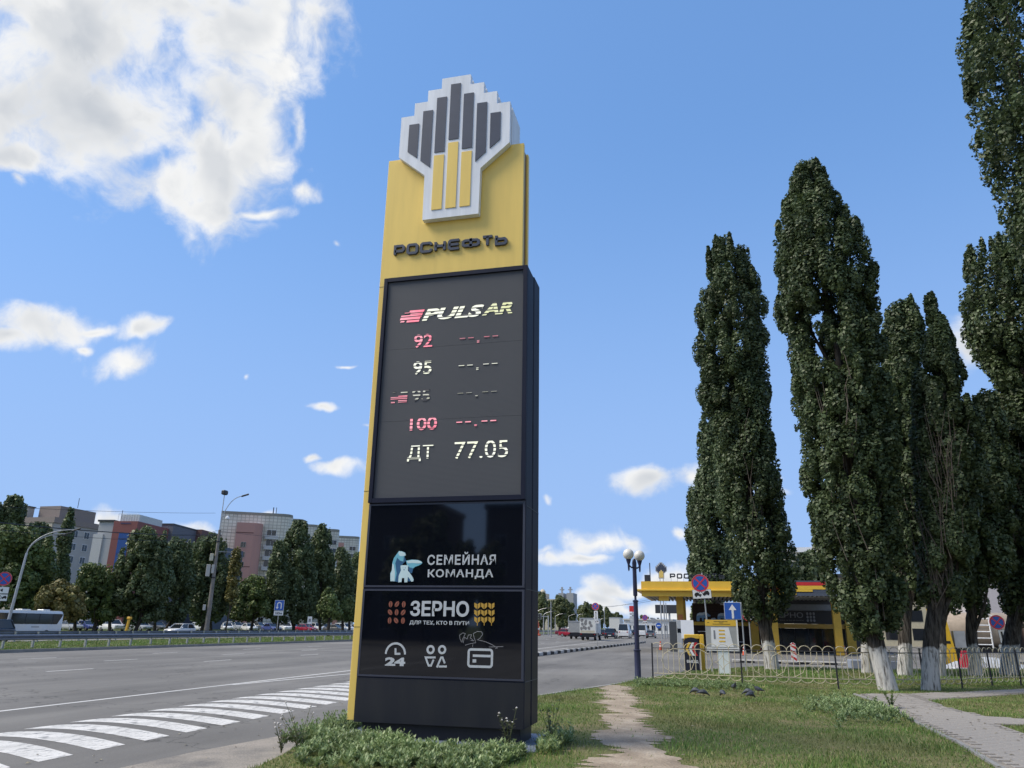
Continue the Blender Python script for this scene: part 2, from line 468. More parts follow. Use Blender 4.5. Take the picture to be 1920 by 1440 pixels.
MEAD, *_ = groundmat('verge_grass', [(.3, (.055, .08, .022)), (.5, (.08, .105, .03)), (.7, (.13, .125, .05))], .35, fine=6, fineamt=.35)
DIRT, *_ = groundmat('trodden_earth', [(.3, (.20, .16, .12)), (.5, (.32, .262, .20)), (.7, (.42, .355, .28))], 1.6, fine=35, fineamt=.22, bump=.8, bscale=25)
SAND, *_ = groundmat('road_grit', [(.3, (.16, .15, .14)), (.5, (.26, .235, .205)), (.7, (.34, .30, .26))], 1.3, fine=50, fineamt=.25)
# asphalt: long tyre streaks, oil stains, cracks
ASPH, at_, ab_, as_ = groundmat('asphalt', [(.30, (.122, .118, .112)), (.5, (.166, .159, .150)), (.72, (.212, .204, .19))], .5, rough=.9, bump=.25, bscale=90, stretch=(1.0, .10, 1), fine=60, fineamt=.17)
_co = at_.nodes.new('ShaderNodeTexCoord')
_v = at_.nodes.new('ShaderNodeTexVoronoi'); _v.feature = 'DISTANCE_TO_EDGE'; _v.inputs['Scale'].default_value = .22
_wn = at_.nodes.new('ShaderNodeTexNoise'); _wn.inputs['Scale'].default_value = 1.2; _wn.inputs['Detail'].default_value = 5
at_.links.new(_co.outputs['Object'], _wn.inputs['Vector'])
_mv = at_.nodes.new('ShaderNodeVectorMath'); _mv.operation = 'MULTIPLY_ADD'; at_.links.new(_wn.outputs['Color'], _mv.inputs[0]); _mv.inputs[1].default_value = (2, 2, 2); at_.links.new(_co.outputs['Object'], _mv.inputs[2])
at_.links.new(_mv.outputs[0], _v.inputs['Vector'])
_cr = at_.nodes.new('ShaderNodeMapRange'); _cr.inputs[1].default_value = .0; _cr.inputs[2].default_value = .009; _cr.inputs[3].default_value = .55; _cr.inputs[4].default_value = 1.0
at_.links.new(_v.outputs['Distance'], _cr.inputs[0])
_s2 = at_.nodes.new('ShaderNodeVectorMath'); _s2.operation = 'SCALE'; at_.links.new(as_.outputs[0], _s2.inputs[0]); at_.links.new(_cr.outputs[0], _s2.inputs['Scale'])
_pn = at_.nodes.new('ShaderNodeTexNoise'); _pn.inputs['Scale'].default_value = .12; _pn.inputs['Detail'].default_value = 6; at_.links.new(_co.outputs['Object'], _pn.inputs['Vector'])
_pr = at_.nodes.new('ShaderNodeMapRange'); _pr.inputs[1].default_value = .35; _pr.inputs[2].default_value = .65; _pr.inputs[3].default_value = .80; _pr.inputs[4].default_value = 1.15
at_.links.new(_pn.outputs['Fac'], _pr.inputs[0])
_s3 = at_.nodes.new('ShaderNodeVectorMath'); _s3.operation = 'SCALE'; at_.links.new(_s2.outputs[0], _s3.inputs[0]); at_.links.new(_pr.outputs[0], _s3.inputs['Scale'])
at_.links.new(_s3.outputs[0], ab_.inputs['Base Color'])
# worn thermoplastic marking paint
def paintmat(name, lo, hi, thr):
    m, t, b, s = groundmat(name, [(.3, lo), (.55, hi)], 2.0, rough=.75, bump=.1, fine=40, fineamt=.12, stretch=(1, .3, 1))
    co = t.nodes.new('ShaderNodeTexCoord'); n = t.nodes.new('ShaderNodeTexNoise'); n.inputs['Scale'].default_value = 9; n.inputs['Detail'].default_value = 8; n.inputs['Roughness'].default_value = .7
    mp = t.nodes.new('ShaderNodeMapping'); mp.inputs['Scale'].default_value = (1, .35, 1); t.links.new(co.outputs['Object'], mp.inputs[0]); t.links.new(mp.outputs[0], n.inputs['Vector'])
    mr = t.nodes.new('ShaderNodeMapRange'); mr.inputs[1].default_value = thr; mr.inputs[2].default_value = thr + .1; t.links.new(n.outputs['Fac'], mr.inputs[0])
    mx = t.nodes.new('ShaderNodeMix'); mx.data_type = 'RGBA'; t.links.new(mr.outputs[0], mx.inputs[0]); t.links.new(s.outputs[0], mx.inputs[6]); mx.inputs[7].default_value = (.2, .2, .2, 1)
    t.links.new(mx.outputs[2], b.inputs['Base Color'])
    return m
MARK = paintmat('marking_paint', (.45, .44, .42), (.62, .605, .58), .525)
LINEP = paintmat('line_paint', (.46, .45, .44), (.58, .57, .55), .62)
PAVER = mat('paver_concrete', (.285, .262, .238), .9, var=.18, scale=9, bump=.3, bscale=120, island=.10)

def sheet(name, pts, z, m, kind='structure', parent=None, **kw):
    me = bpy.data.meshes.new(name)
    me.from_pydata([(x, y, z) for x, y in pts], [], [tuple(range(len(pts)))])
    me.materials.append(m)
    o = bpy.data.objects.new(name, me)
    return link(o, parent, kind=kind, **kw)
def slab(name, pts, z0, z1, m, parent=None, kind='structure', **kw):
    """raised area with vertical sides"""
    mb = MB(); n = len(pts)
    mb.add([(x, y, z0) for x, y in pts] + [(x, y, z1) for x, y in pts], [tuple(range(n, 2 * n))] + [(i, (i + 1) % n, (i + 1) % n + n, i + n) for i in range(n)])
    return mb.build(name, m, parent, kind=kind, **kw)

RZ = -0.12
sheet('ground', [(-3500, -3000), (3500, -3000), (3500, 4500), (-3500, 4500)], -0.35, MEAD)
sheet('road', [(-36.3, -90), (60, -90), (60, 900), (-36.3, 900)], RZ, ASPH)
sheet('far_road', [(-68.0, -90), (-49.2, -90), (-49.2, 900), (-68.0, 900)], RZ - .01, ASPH)
slab('median', [(-49.1, -90), (-36.42, -90), (-36.42, 900), (-49.1, 900)], -.3, .02, MEAD)
slab('verge', [(-420, -90), (-68.2, -90), (-68.2, 900), (-420, 900)], -.34, .02, MEAD)
KERB = mat('kerb_concrete', (.25, .245, .235), .9, var=.2, scale=2, bump=.3)
def kerb_line(name, pts, z0, z1, w, m):
    mb = MB()
    for (a, b) in zip(pts[:-1], pts[1:]):
        a, b = Vector((*a, 0)), Vector((*b, 0)); d = (b - a).normalized(); nrm = Vector((-d.y, d.x, 0)) * (w / 2)
        mb.loft([[a + nrm + Vector((0, 0, z0)), a - nrm + Vector((0, 0, z0)), a - nrm + Vector((0, 0, z1)), a + nrm + Vector((0, 0, z1))],
                 [b + nrm + Vector((0, 0, z0)), b - nrm + Vector((0, 0, z0)), b - nrm + Vector((0, 0, z1)), b + nrm + Vector((0, 0, z1))]])
    return mb.build(name, m, kind='structure')
kerb_line('median_kerb', [(-36.36, -90), (-36.36, 900)], -.2, .045, .13, KERB)
kerb_line('verge_kerb', [(-68.1, -90), (-68.1, 900)], -.2, .045, .15, KERB)

LAWN_L = [(-5.2, -20), (-5.0, 5), (-5.3, 8.9), (-5.5, 9.9), (-5.85, 11.3), (-5.9, 12.4), (-5.6, 14.5), (-5.0, 17), (-4.3, 19.6), (-3.5, 22.4), (-2.75, 25.2), (-2.35, 27.2)]
LAWN_R = [(-2.0, 28.6), (-1.45, 30.6), (-.9, 33), (.4, 36.6), (2.2, 39.4), (4.2, 40.2), (6.5, 39.6), (9, 40.2), (13, 43.8), (20, 50), (60, 82), (60, -20)]
LAWN = LAWN_L + LAWN_R
slab('lawn', LAWN, -.3, 0.0, SOIL)
kerb_line('lawn_kerb', LAWN_L[4:] + LAWN_R[:9], -.2, .012, .13, KERB)
sheet('road_grit', [(-7.6, 4), (-7.3, 8), (-7.15, 10.4), (-6.9, 12), (-6.4, 14.2), (-5.6, 17.2), (-4.7, 20), (-3.9, 22.6), (-3.1, 25.4), (-2.6, 27.6), (-2.45, 27.4), (-2.85, 25.2), (-3.6, 22.3), (-4.4, 19.5), (-5.1, 16.9), (-5.7, 14.4), (-6.0, 12.4), (-5.95, 11.3), (-5.6, 9.9), (-5.4, 8.9), (-5.1, 4)], RZ + .004, SAND, kind='structure')

# trodden path with a ragged outline
PATH_L = [(-.9, 4), (-1.35, 8), (-1.49, 10.2), (-1.47, 10.8), (-1.41, 11.8), (-1.75, 13.5), (-2.03, 16.3), (-2.5, 19.8), (-2.95, 23.2), (-3.05, 24.6)]
PATH_R = [(.5, 4), (0, 8), (-.24, 10.6), (-.53, 11.6), (-.95, 14.1), (-1.15, 15.7), (-1.61, 18.8), (-2.06, 21.7), (-2.41, 24.6), (-2.45, 25.8)]
def lerp_poly(P, y):
    for (a, b) in zip(P[:-1], P[1:]):
        if a[1] <= y <= b[1]:
            t = (y - a[1]) / (b[1] - a[1]); return a[0] + (b[0] - a[0]) * t
    return P[0][0] if y < P[0][1] else P[-1][0]
rp = random.Random(3)
pl, pr_ = [], []
for i in range(150):
    y = 4 + i * 20.4 / 149
    pl.append((lerp_poly(PATH_L, y) + rp.gauss(0, .13) + .12 * math.sin(y * 2.3), y)); pr_.append((lerp_poly(PATH_R, y) + rp.gauss(0, .13) + .12 * math.sin(y * 1.9 + 1), y))
mb = MB()
for i in range(149):
    mb.add([(pl[i][0], pl[i][1], .005), (pr_[i][0], pr_[i][1], .005), (pr_[i + 1][0], pr_[i + 1][1], .005), (pl[i + 1][0], pl[i + 1][1], .005)], [(0, 1, 2, 3)])
mb.build('dirt_path', DIRT, kind='structure')

# paved footpath: pavers as pieces
def in_poly(P, x, y):
    c = False; n = len(P)
    for i in range(n):
        x1, y1 = P[i]; x2, y2 = P[(i + 1) % n]
        if (y1 > y) != (y2 > y) and x < (x2 - x1) * (y - y1) / (y2 - y1) + x1: c = not c
    return c
PAVE = [[(3.62, 4), (3.62, 12), (3.8, 14.2), (3.87, 17.2), (4.08, 20.5), (3.92, 23.9), (5.38, 24.75), (5.40, 22.65), (5.36, 20.7), (5.62, 18.85), (6.2, 18.6), (14, 19.4), (14, 18.0), (6.2, 17.4), (5.34, 17.35), (5.3, 16.1), (5.25, 12), (5.25, 4)],
        [(5.38, 24.75), (7.12, 26.1), (9.72, 28.8), (14, 33.2), (15.6, 33.2), (8.85, 26.3), (5.40, 22.65)]]
fp = bpy.data.objects.new('footpath', None); link(fp, kind='structure')
for P in PAVE:
    sheet('bedding', P, .008, SAND, kind=None, parent=fp)
pm = MB().box(-.146, .146, -.0715, .0715, -.03, 0, bev=.006)
pob = pm.build('paver', PAVER, fp); pme = pob.data; bpy.data.objects.remove(pob)
cand = []
for j in range(0, 240):
    y = 4 + j * .148
    for i in range(0, 42):
        x = 3.3 + i * .298 + (.149 if j % 2 else 0)
        if any(in_poly(P, x - .13, y) and in_poly(P, x + .13, y) for P in PAVE): cand.append((x, y))
def vis_key(c):
    x, y = c
    ang = math.degrees(math.atan2(x, y)) + math.degrees(YAW)   # from the camera axis
    return (0 if (ang < 35.5 and y > 10.2) else 1, x * x + y * y)
cand.sort(key=vis_key)
rp = random.Random(5)
for (x, y) in cand[:290]:
    inst('paver', pme, fp, (x, y, .030 + rp.uniform(-.003, .003)), (rp.gauss(0, .006), rp.gauss(0, .006), rp.gauss(0, .012)))
mb = MB()
for (x, y) in cand[290:]:
    z = .030 + rp.uniform(-.003, .003)
    mb.box(x - .146, x + .146, y - .0715, y + .0715, 0.0, z)
mb.build('pavers', PAVER, fp, kind='stuff')
kerb_line('footpath_edging', [(3.58, 4), (3.58, 12), (3.76, 14.2), (3.83, 17.2), (4.04, 20.5), (3.88, 23.95)], -.05, .035, .07, KERB)

# road markings
rm = bpy.data.objects.new('road_markings', None); link(rm, kind='structure')
MZ = RZ + .004
def strip(name, x0, x1, w, y0, y1, m=LINEP):
    mb = MB(); mb.add([(x0 - w / 2, y0, MZ), (x0 + w / 2, y0, MZ), (x1 + w / 2, y1, MZ), (x1 - w / 2, y1, MZ)], [(0, 1, 2, 3)])
    return mb.build(name, m, rm)
strip('edge_line', -13.75, -13.75, .14, -20, 420)
strip('merge_line', -13.62, -12.75, .14, 21.2, 28.5)
strip('merge_line', -12.75, -11.9, .14, 28.5, 70)
for X, off in ((-22.6, 23.6), (-26.4, 30.7), (-30.4, 30.0), (-17.9, 60)):
    for k in range(-3, 22):
        y = off + k * 9.0
        if X == -17.9 and y < 55: continue
        strip('lane_dash', X, X, .13, y, y + 2.2)
top = [(-11.2, -.12), (-11.19, .2), (-11.12, .48), (-10.98, .64), (-10.72, .74), (-10.35, .73), (-9.9, .63), (-9.4, .45), (-8.9, .22), (-8.5, .02)]
bot = [(-11.2, -.16), (-11.1, -.06), (-10.98, .02), (-10.8, .08), (-10.5, .10), (-10.15, .05), (-9.75, -.06), (-9.35, -.19), (-8.95, -.36), (-8.5, -.56)]
mb = MB()
for i in range(len(top) - 1):
    mb.add([(bot[i][0], bot[i][1], 0), (bot[i + 1][0], bot[i + 1][1], 0), (top[i + 1][0], top[i + 1][1], 0), (top[i][0], top[i][1], 0)], [(0, 1, 2, 3)])
o = mb.build('hatch_stripe', MARK, rm); hme = o.data; bpy.data.objects.remove(o)
for k in range(34):
    inst('hatch_stripe', hme, rm, (0, 6.58 + k * 1.003, MZ))

# black and white kerb along the slip road
KW = mat('kerb_white', (.55, .55, .54), .8, var=.2, scale=3); KB = mat('kerb_black', (.03, .03, .032), .8, var=.3, scale=3)
sk = thing('striped_kerb', (0, 0, RZ), 'low kerb painted in black and white blocks between road and slip road', 'kerb')
a, b = Vector((-10.5, 47.0, 0)), Vector((-7.6, 104, 0))
kb = MB().box(-.10, .10, -.5, .5, 0, .20, bev=.02)
ob = kb.build('kerb_block', KW); kwm = ob.data; bpy.data.objects.remove(ob)
kb = MB().box(-.10, .10, -.5, .5, 0, .20, bev=.02)
ob = kb.build('kerb_block', KB); kbm = ob.data; bpy.data.objects.remove(ob)
nk = 57
for i in range(-6, nk):
    p = a + (b - a) * (i / nk)
    inst('kerb_block', kwm if i % 2 else kbm, sk, (p.x, p.y, 0), (0, 0, -math.atan2(b.x - a.x, b.y - a.y) + rp.gauss(0, .01)))

# ------------------------------------------------------------------ grass
rng = np.random.default_rng(11)
def blades(n, box, dens_fn, hmin, hmax, w, seed):
    r = np.random.default_rng(seed)
    x = r.uniform(box[0], box[1], n); y = r.uniform(box[2], box[3], n)
    keep = dens_fn(x, y, r)
    x, y = x[keep], y[keep]; k = len(x)
    patch = .5 + .5 * np.sin(x * 1.7 + 1.3 * np.sin(y * .9)) * np.sin(y * 1.3 + 1.1 * np.sin(x * 1.1 + 2))
    h = (hmin + (hmax - hmin) * patch ** 2) * r.uniform(.5, 1.25, k)
    a = r.uniform(0, 2 * np.pi, k); lean = r.uniform(.1, .9, k) * h; la = r.uniform(0, 2 * np.pi, k)
    ww = w * r.uniform(.6, 1.4, k) * (1 + y * .02)
    V = np.zeros((k, 3, 3))
    V[:, 0, 0] = x - np.cos(a) * ww; V[:, 0, 1] = y - np.sin(a) * ww
    V[:, 1, 0] = x + np.cos(a) * ww; V[:, 1, 1] = y + np.sin(a) * ww
    V[:, 2, 0] = x + np.cos(la) * lean; V[:, 2, 1] = y + np.sin(la) * lean; V[:, 2, 2] = h
    return V.reshape(-1, 3), np.arange(k * 3).reshape(-1, 3)
pl_a = np.array(pl); pr_a = np.array(pr_)
def poly_mask(P, x, y):
    c = np.zeros(len(x), bool); n = len(P)
    for i in range(n):
        x1, y1 = P[i]; x2, y2 = P[(i + 1) % n]
        if y1 == y2: continue
        t = ((y1 > y) != (y2 > y)) & (x < (x2 - x1) * (y - y1) / (y2 - y1) + x1)
        c ^= t
    return c
def lawn_dens(x, y, r):
    m = poly_mask(LAWN, x, y)
    for P in PAVE: m &= ~poly_mask(P, x, y)
    inp = (x > np.interp(y, pl_a[:, 1], pl_a[:, 0])) & (x < np.interp(y, pr_a[:, 1], pr_a[:, 0])) & (y < 24.6)
    dl = np.minimum(np.abs(x - np.interp(y, pl_a[:, 1], pl_a[:, 0])), np.abs(x - np.interp(y, pr_a[:, 1], pr_a[:, 0])))
    m &= ~inp | (r.random(len(x)) < .03)
    bald = np.sin(x * 2.1 + 2 * np.sin(y * .7)) * np.sin(y * 1.6 + 1.5 * np.sin(x * .8)) + .5 * np.sin(x * 5.3 + y * 3.1)
    near = np.exp(-dl / .35) * (y < 25)
    m &= r.random(len(x)) > np.clip(.15 + .35 * (bald > .55) + .5 * near, 0, .92)
    ang = np.degrees(np.arctan2(x, y)) + math.degrees(YAW)
    m &= (ang < 37) & (ang > -22)
    # thin out with distance
    m &= r.random(len(x)) < np.clip(1.25 - np.hypot(x, y) / 34, .2, 1)
    return m
GRASS = leafmat('grass_blades', (.078, .158, .030), (.185, .285, .066), (.42, .38, .18), trans=.3, pscale=.55)
_ramp = [n for n in GRASS.node_tree.nodes if n.type == 'VALTORGB'][0]
_ramp.color_ramp.elements[1].position = .80
# patches: fresh green against olive-brown, worn turf
_t = GRASS.node_tree; _sc = [n for n in _t.nodes if n.type == 'VECT_MATH'][0]; _g = [n for n in _t.nodes if n.type == 'NEW_GEOMETRY'][0]
_n = _t.nodes.new('ShaderNodeTexNoise'); _n.inputs['Scale'].default_value = .42; _n.inputs['Detail'].default_value = 4; _t.links.new(_g.outputs['Position'], _n.inputs['Vector'])
_m = _t.nodes.new('ShaderNodeMapRange'); _m.inputs[1].default_value = .46; _m.inputs[2].default_value = .64; _m.inputs[4].default_value = .62; _t.links.new(_n.outputs['Fac'], _m.inputs[0])
_x = _t.nodes.new('ShaderNodeMix'); _x.data_type = 'RGBA'; _t.links.new(_m.outputs[0], _x.inputs[0]); _t.links.new(_sc.outputs[0], _x.inputs[6]); _x.inputs[7].default_value = (.215, .19, .085, 1)
for _l in list(_sc.outputs[0].links):
    if _l.to_node != _x: _t.links.new(_x.outputs[2], _l.to_socket)
V, Fc = blades(420000, (-6.2, 15, 8.6, 31), lawn_dens, .03, .085, .0055, 1)
tris('grass', V, Fc, GRASS, kind='stuff', label='short green and yellowing grass on the lawn')
V, Fc = blades(60000, (-3, 16, 29, 46), lambda x, y, r: poly_mask(LAWN, x, y), .05, .11, .011, 2)
tris('grass', V, Fc, GRASS, kind='stuff', label='grass under the poplars behind the fence')
V, Fc = blades(90000, (-48.5, -36.5, 22, 150), lambda x, y, r: r.random(len(x)) < np.clip(1.2 - y / 120, .15, 1), .06, .16, .02, 4)
tris('grass', V, Fc, GRASS, kind='stuff', label='grass strip on the median under the crash barrier')
# ------------------------------------------------------------------ the price pylon
def wbuild(mb, name, m, parent, **kw):
    """mesh given in world coordinates, hung under an unrotated parent chain"""
    o = mb.build(name, m, parent, **kw)
    off = Vector((0, 0, 0)); p = parent
    while p is not None: off += p.location; p = p.parent
    o.location = -off
    return o
def wtext(name, body, m, parent, *a, **kw):
    os_ = text(name, body, m, parent, *a, **kw)
    off = Vector((0, 0, 0)); p = parent
    while p is not None: off += p.location; p = p.parent
    for o in os_: o.location = -off
    return os_
def stroke(mb, pts, w, y0, y1, closed=False, taper=None):
    """flat band of width w along a polyline in XZ, mitred"""
    P = [Vector((x, z)) for x, z in pts]; n = len(P); L, Rr = [], []
    for i in range(n):
        a = P[i - 1] if (i > 0 or closed) else None
        b = P[(i + 1) % n] if (i < n - 1 or closed) else None
        d1 = (P[i] - a).normalized() if a is not None else None
        d2 = (b - P[i]).normalized() if b is not None else None
        if d1 is None: d1 = d2
        if d2 is None: d2 = d1
        t = d1 + d2
        t = t.normalized() if t.length > 1e-6 else d1
        nn = Vector((-t.y, t.x)); k = 1 / max(.4, nn.dot(Vector((-d1.y, d1.x))))
        L.append(P[i] + nn * (w / 2 * k)); Rr.append(P[i] - nn * (w / 2 * k))
    rings = [[(L[i].x, y0, L[i].y), (Rr[i].x, y0, Rr[i].y), (Rr[i].x, y1, Rr[i].y), (L[i].x, y1, L[i].y)] for i in range(n)]
    if closed: rings.append(rings[0])
    mb.loft(rings, cap=not closed)
    return mb
GLYPH = {
    'Р': [[(0, 0), (0, 1), (.86, 1), (1, .87), (1, .50), (.86, .37), (0, .37)]],
    'О': [[(.14, 1), (.86, 1), (1, .86), (1, .14), (.86, 0), (.14, 0), (0, .14), (0, .86), 'c']],
    'С': [[(1, .72), (1, .88), (.86, 1), (.14, 1), (0, .86), (0, .14), (.14, 0), (.86, 0), (1, .12), (1, .28)]],
    'Н': [[(0, 0), (0, 1)], [(1, 0), (1, 1)], [(0, .5), (1, .5)]],
    'Е': [[(1, 1), (.14, 1), (0, .86), (0, .14), (.14, 0), (1, 0)], [(0, .5), (.95, .5)]],
    'Ф': [[(.13, .80), (.87, .80), (1, .68), (1, .30), (.87, .18), (.13, .18), (0, .30), (0, .68), 'c'], [(.5, -.02), (.5, 1.02)]],
    'Т': [[(0, 1), (1, 1)], [(.5, 0), (.5, 1)]],
    'Ь': [[(0, 1), (0, 0), (.86, 0), (1, .13), (1, .45), (.86, .58), (0, .58)]]}
def glyph(mb, ch, x0, x1, z0, z1, w, y0, y1):
    for st in GLYPH[ch]:
        cl = st[-1] == 'c'; q = st[:-1] if cl else st
        stroke(mb, [(x0 + w / 2 + p[0] * (x1 - x0 - w), z0 + w / 2 + p[1] * (z1 - z0 - w)) for p in q], w, y0, y1, cl)
    return mb
PY = thing('price_pylon', (-3.93, 11.95, 0), 'tall yellow and black fuel price pylon with an LED screen, standing in weeds', 'pylon')
PYEL = mat('pylon_yellow', (.84, .60, .15), .38, var=.08, scale=2.2, spec=.45, stretch=(2.2, 2.2, .22))
PWHITE = mat('emblem_white', (.74, .77, .82), .4, var=.14, scale=3, stretch=(2.5, 2.5, .25))
PBAR = mat('emblem_dark', (.042, .053, .085), .42, var=.12)
PBLK = mat('cabinet_black', (.010, .013, .030), .45, var=.2, scale=1.2, spec=.22)
PGLO = mat('gloss_black_acrylic', (.004, .005, .009), .035, var=.1, spec=.62, coat=.5)
PMAT = mat('base_panel_black', (.010, .012, .020), .40, scale=1.6, stretch=(2, 2, .35), col2=(.020, .021, .026))
FOUND = mat('painted_footing', (.16, .19, .26), .7, var=.25, scale=3, bump=.2)
# yellow shells, front and back, with a dark core between
for (y0, y1, nm) in ((11.48, 11.56, 'front_shell'), (11.84, 11.95, 'back_shell')):
    mb = MB(); mb.box(-5.365, -2.71, y0, y1, .26, 10.11, bev=.006)
    o = wbuild(mb, nm, PYEL, PY)
mb = MB(); mb.box(-5.33, -2.74, 11.56, 11.84, .30, 10.06); wbuild(mb, 'core', mat('core_bronze', (.20, .115, .03), .5), PY)
for z in (7.45, 3.74, 1.6): wbuild(MB().box(-5.367, -5.26, 11.477, 11.481, z, z + .008), 'shell_seam', mat('seam_dark', (.12, .08, .02), .6), PY)
# black cabinet: two halves with a groove between, screen frame in front
mb = MB(); mb.box(-5.245, -2.60, 11.46, 11.90, .24, 7.58, bev=.012); wbuild(mb, 'front_cabinet', PBLK, PY)
mb = MB(); mb.box(-5.245, -2.60, 11.96, 12.42, .24, 7.62, bev=.012); wbuild(mb, 'back_cabinet', PBLK, PY)
mb = MB(); mb.box(-5.20, -2.66, 11.90, 11.96, .30, 7.5); wbuild(mb, 'cabinet_groove', PMAT, PY)
for z in (2.19, 3.45, .875): wbuild(MB().box(-2.598, -2.592, 11.5, 12.40, z - .004, z + .004), 'side_seam', mat('seam_grey', (.10, .11, .14), .5), PY)
mb = MB()
mb.box(-5.245, -5.175, 11.40, 11.46, 3.535, 7.58, bev=.006).box(-2.675, -2.60, 11.40, 11.46, 3.535, 7.58, bev=.006)
mb.box(-5.1755, -2.6745, 11.402, 11.46, 7.505, 7.579).box(-5.1755, -2.6745, 11.402, 11.46, 3.536, 3.61)
fr = wbuild(mb, 'screen_frame', PBLK, PY)
# LED screen: rows of louvres
scm = bpy.data.materials.new('led_screen'); scm.use_nodes = True
t = scm.node_tree; b = t.nodes['Principled BSDF']; b.inputs['Roughness'].default_value = .62; b.inputs['Specular IOR Level'].default_value = .35
co = t.nodes.new('ShaderNodeTexCoord'); wv = t.nodes.new('ShaderNodeTexWave'); wv.bands_direction = 'Z'; wv.inputs['Scale'].default_value = 16; wv.inputs['Distortion'].default_value = 0
nn = t.nodes.new('ShaderNodeTexNoise'); nn.inputs['Scale'].default_value = .7; nn.inputs['Detail'].default_value = 4
t.links.new(co.outputs['Object'], wv.inputs[0]); t.links.new(co.outputs['Object'], nn.inputs[0])
mx = t.nodes.new('ShaderNodeMix'); mx.data_type = 'RGBA'; t.links.new(nn.outputs[0], mx.inputs[0]); mx.inputs[6].default_value = (.060, .065, .077, 1); mx.inputs[7].default_value = (.082, .086, .096, 1)
t.links.new(mx.outputs[2], b.inputs['Base Color'])
bp = t.nodes.new('ShaderNodeBump'); bp.inputs['Strength'].default_value = .10; bp.inputs['Distance'].default_value = .01; t.links.new(wv.outputs[1], bp.inputs['Height']); t.links.new(bp.outputs[0], b.inputs['Normal'])
for i in range(3):
    z0 = 3.612 + i * (7.503 - 3.612) / 3
    wbuild(MB().box(-5.173, -2.677, 11.44, 11.459, z0 + .001, z0 + (7.503 - 3.612) / 3 - .002), 'screen_module', scm, PY)
def ledmat(name, c1, c2, strength, gap):
    m = bpy.data.materials.new(name); m.use_nodes = True
    t = m.node_tree; b = t.nodes['Principled BSDF']; b.inputs['Roughness'].default_value = .6
    co = t.nodes.new('ShaderNodeTexCoord'); sx = t.nodes.new('ShaderNodeSeparateXYZ'); t.links.new(co.outputs['Object'], sx.inputs[0])
    w = t.nodes.new('ShaderNodeMath'); w.operation = 'MULTIPLY'; t.links.new(sx.outputs[2], w.inputs[0]); w.inputs[1].default_value = 2 * math.pi / .062
    a = t.nodes.new('ShaderNodeMath'); a.operation = 'SINE'; t.links.new(w.outputs[0], a.inputs[0])
    mr = t.nodes.new('ShaderNodeMapRange'); mr.inputs[1].default_value = gap; mr.inputs[2].default_value = gap + .35; t.links.new(a.outputs[0], mr.inputs[0])
    n = t.nodes.new('ShaderNodeTexNoise'); n.inputs['Scale'].default_value = 6; t.links.new(co.outputs['Object'], n.inputs[0])
    mx = t.nodes.new('ShaderNodeMix'); mx.data_type = 'RGBA'; t.links.new(n.outputs[0], mx.inputs[0]); mx.inputs[6].default_value = (*c1, 1); mx.inputs[7].default_value = (*c2, 1)
    t.links.new(mx.outputs[2], b.inputs['Emission Color'])
    ms = t.nodes.new('ShaderNodeMath'); ms.operation = 'MULTIPLY'; t.links.new(mr.outputs[0], ms.inputs[0]); ms.inputs[1].default_value = strength
    t.links.new(ms.outputs[0], b.inputs['Emission Strength']); b.inputs['Base Color'].default_value = (.06, .06, .07, 1)
    return m
LW = ledmat('led_white', (.80, .82, .82), (.72, .74, .48), .78, -.75)
LY = ledmat('led_yellow', (.72, .74, .62), (.60, .63, .20), .72, -.65)
LR = ledmat('led_red', (.78, .05, .13), (.80, .42, .48), .8, -.8)
LD = ledmat('led_dim', (.62, .64, .62), (.45, .45, .25), .6, .25)
YS = 11.438
lab = wtext
led = wtext('led_lettering', 'PULS', LW, PY, -4.49, -3.37, 6.705, 6.925, YS, .006, .035, .28)
wtext('led_lettering', 'AR', LY, PY, -3.40, -2.865, 6.715, 6.94, YS, .006, .035, .28)
mb = MB()
for (x0, x1, z0, z1) in ((-4.88, -4.80, 6.865, 6.885), (-4.79, -4.52, 6.885, 6.925), (-4.76, -4.53, 6.845, 6.88), (-4.92, -4.53, 6.79, 6.835), (-4.92, -4.55, 6.745, 6.785), (-4.78, -4.55, 6.70, 6.74), (-4.90, -4.83, 6.71, 6.73)):
    k = (z0 - 6.7) * .3
    wbuild(MB().prism([(x0 + k, z0), (x1 + k, z0), (x1 + k + .012, z1), (x0 + k + .012, z1)], YS - .006, YS), 'speed_stripe', LR, PY)
wtext('led_lettering', '92', LR, PY, -4.615, -4.28, 6.21, 6.45, YS, .006, .008)
wtext('led_lettering', '95', LW, PY, -4.60, -4.27, 5.72, 5.955, YS, .006, .008)
wtext('led_lettering', '95', LD, PY, -4.595, -4.275, 5.235, 5.455, YS, .006, .008)
wtext('led_lettering', '100', LR, PY, -4.60, -4.125, 4.735, 4.955, YS, .006, .012)
wtext('led_lettering', 'ДТ', LW, PY, -4.615, -4.17, 4.20, 4.475, YS, .006, .004)
wtext('led_lettering', '77.05', LW, PY, -3.80, -2.90, 4.225, 4.51, YS, .006, -.004)
mb = MB()
for (x0, x1, z0, z1) in ((-4.95, -4.90, 5.42, 5.435), (-4.80, -4.68, 5.405, 5.43)): wbuild(MB().box(x0, x1, YS - .006, YS, z0, z1), 'speed_stripe', LD, PY)
mb = MB()
for (x0, x1, z0, z1) in ((-4.98, -4.68, 5.30, 5.335), (-4.97, -4.90, 5.235, 5.265), (-4.84, -4.685, 5.24, 5.275), (-4.84, -4.68, 5.345, 5.355)): wbuild(MB().box(x0, x1, YS - .006, YS, z0, z1), 'speed_stripe', LR, PY)
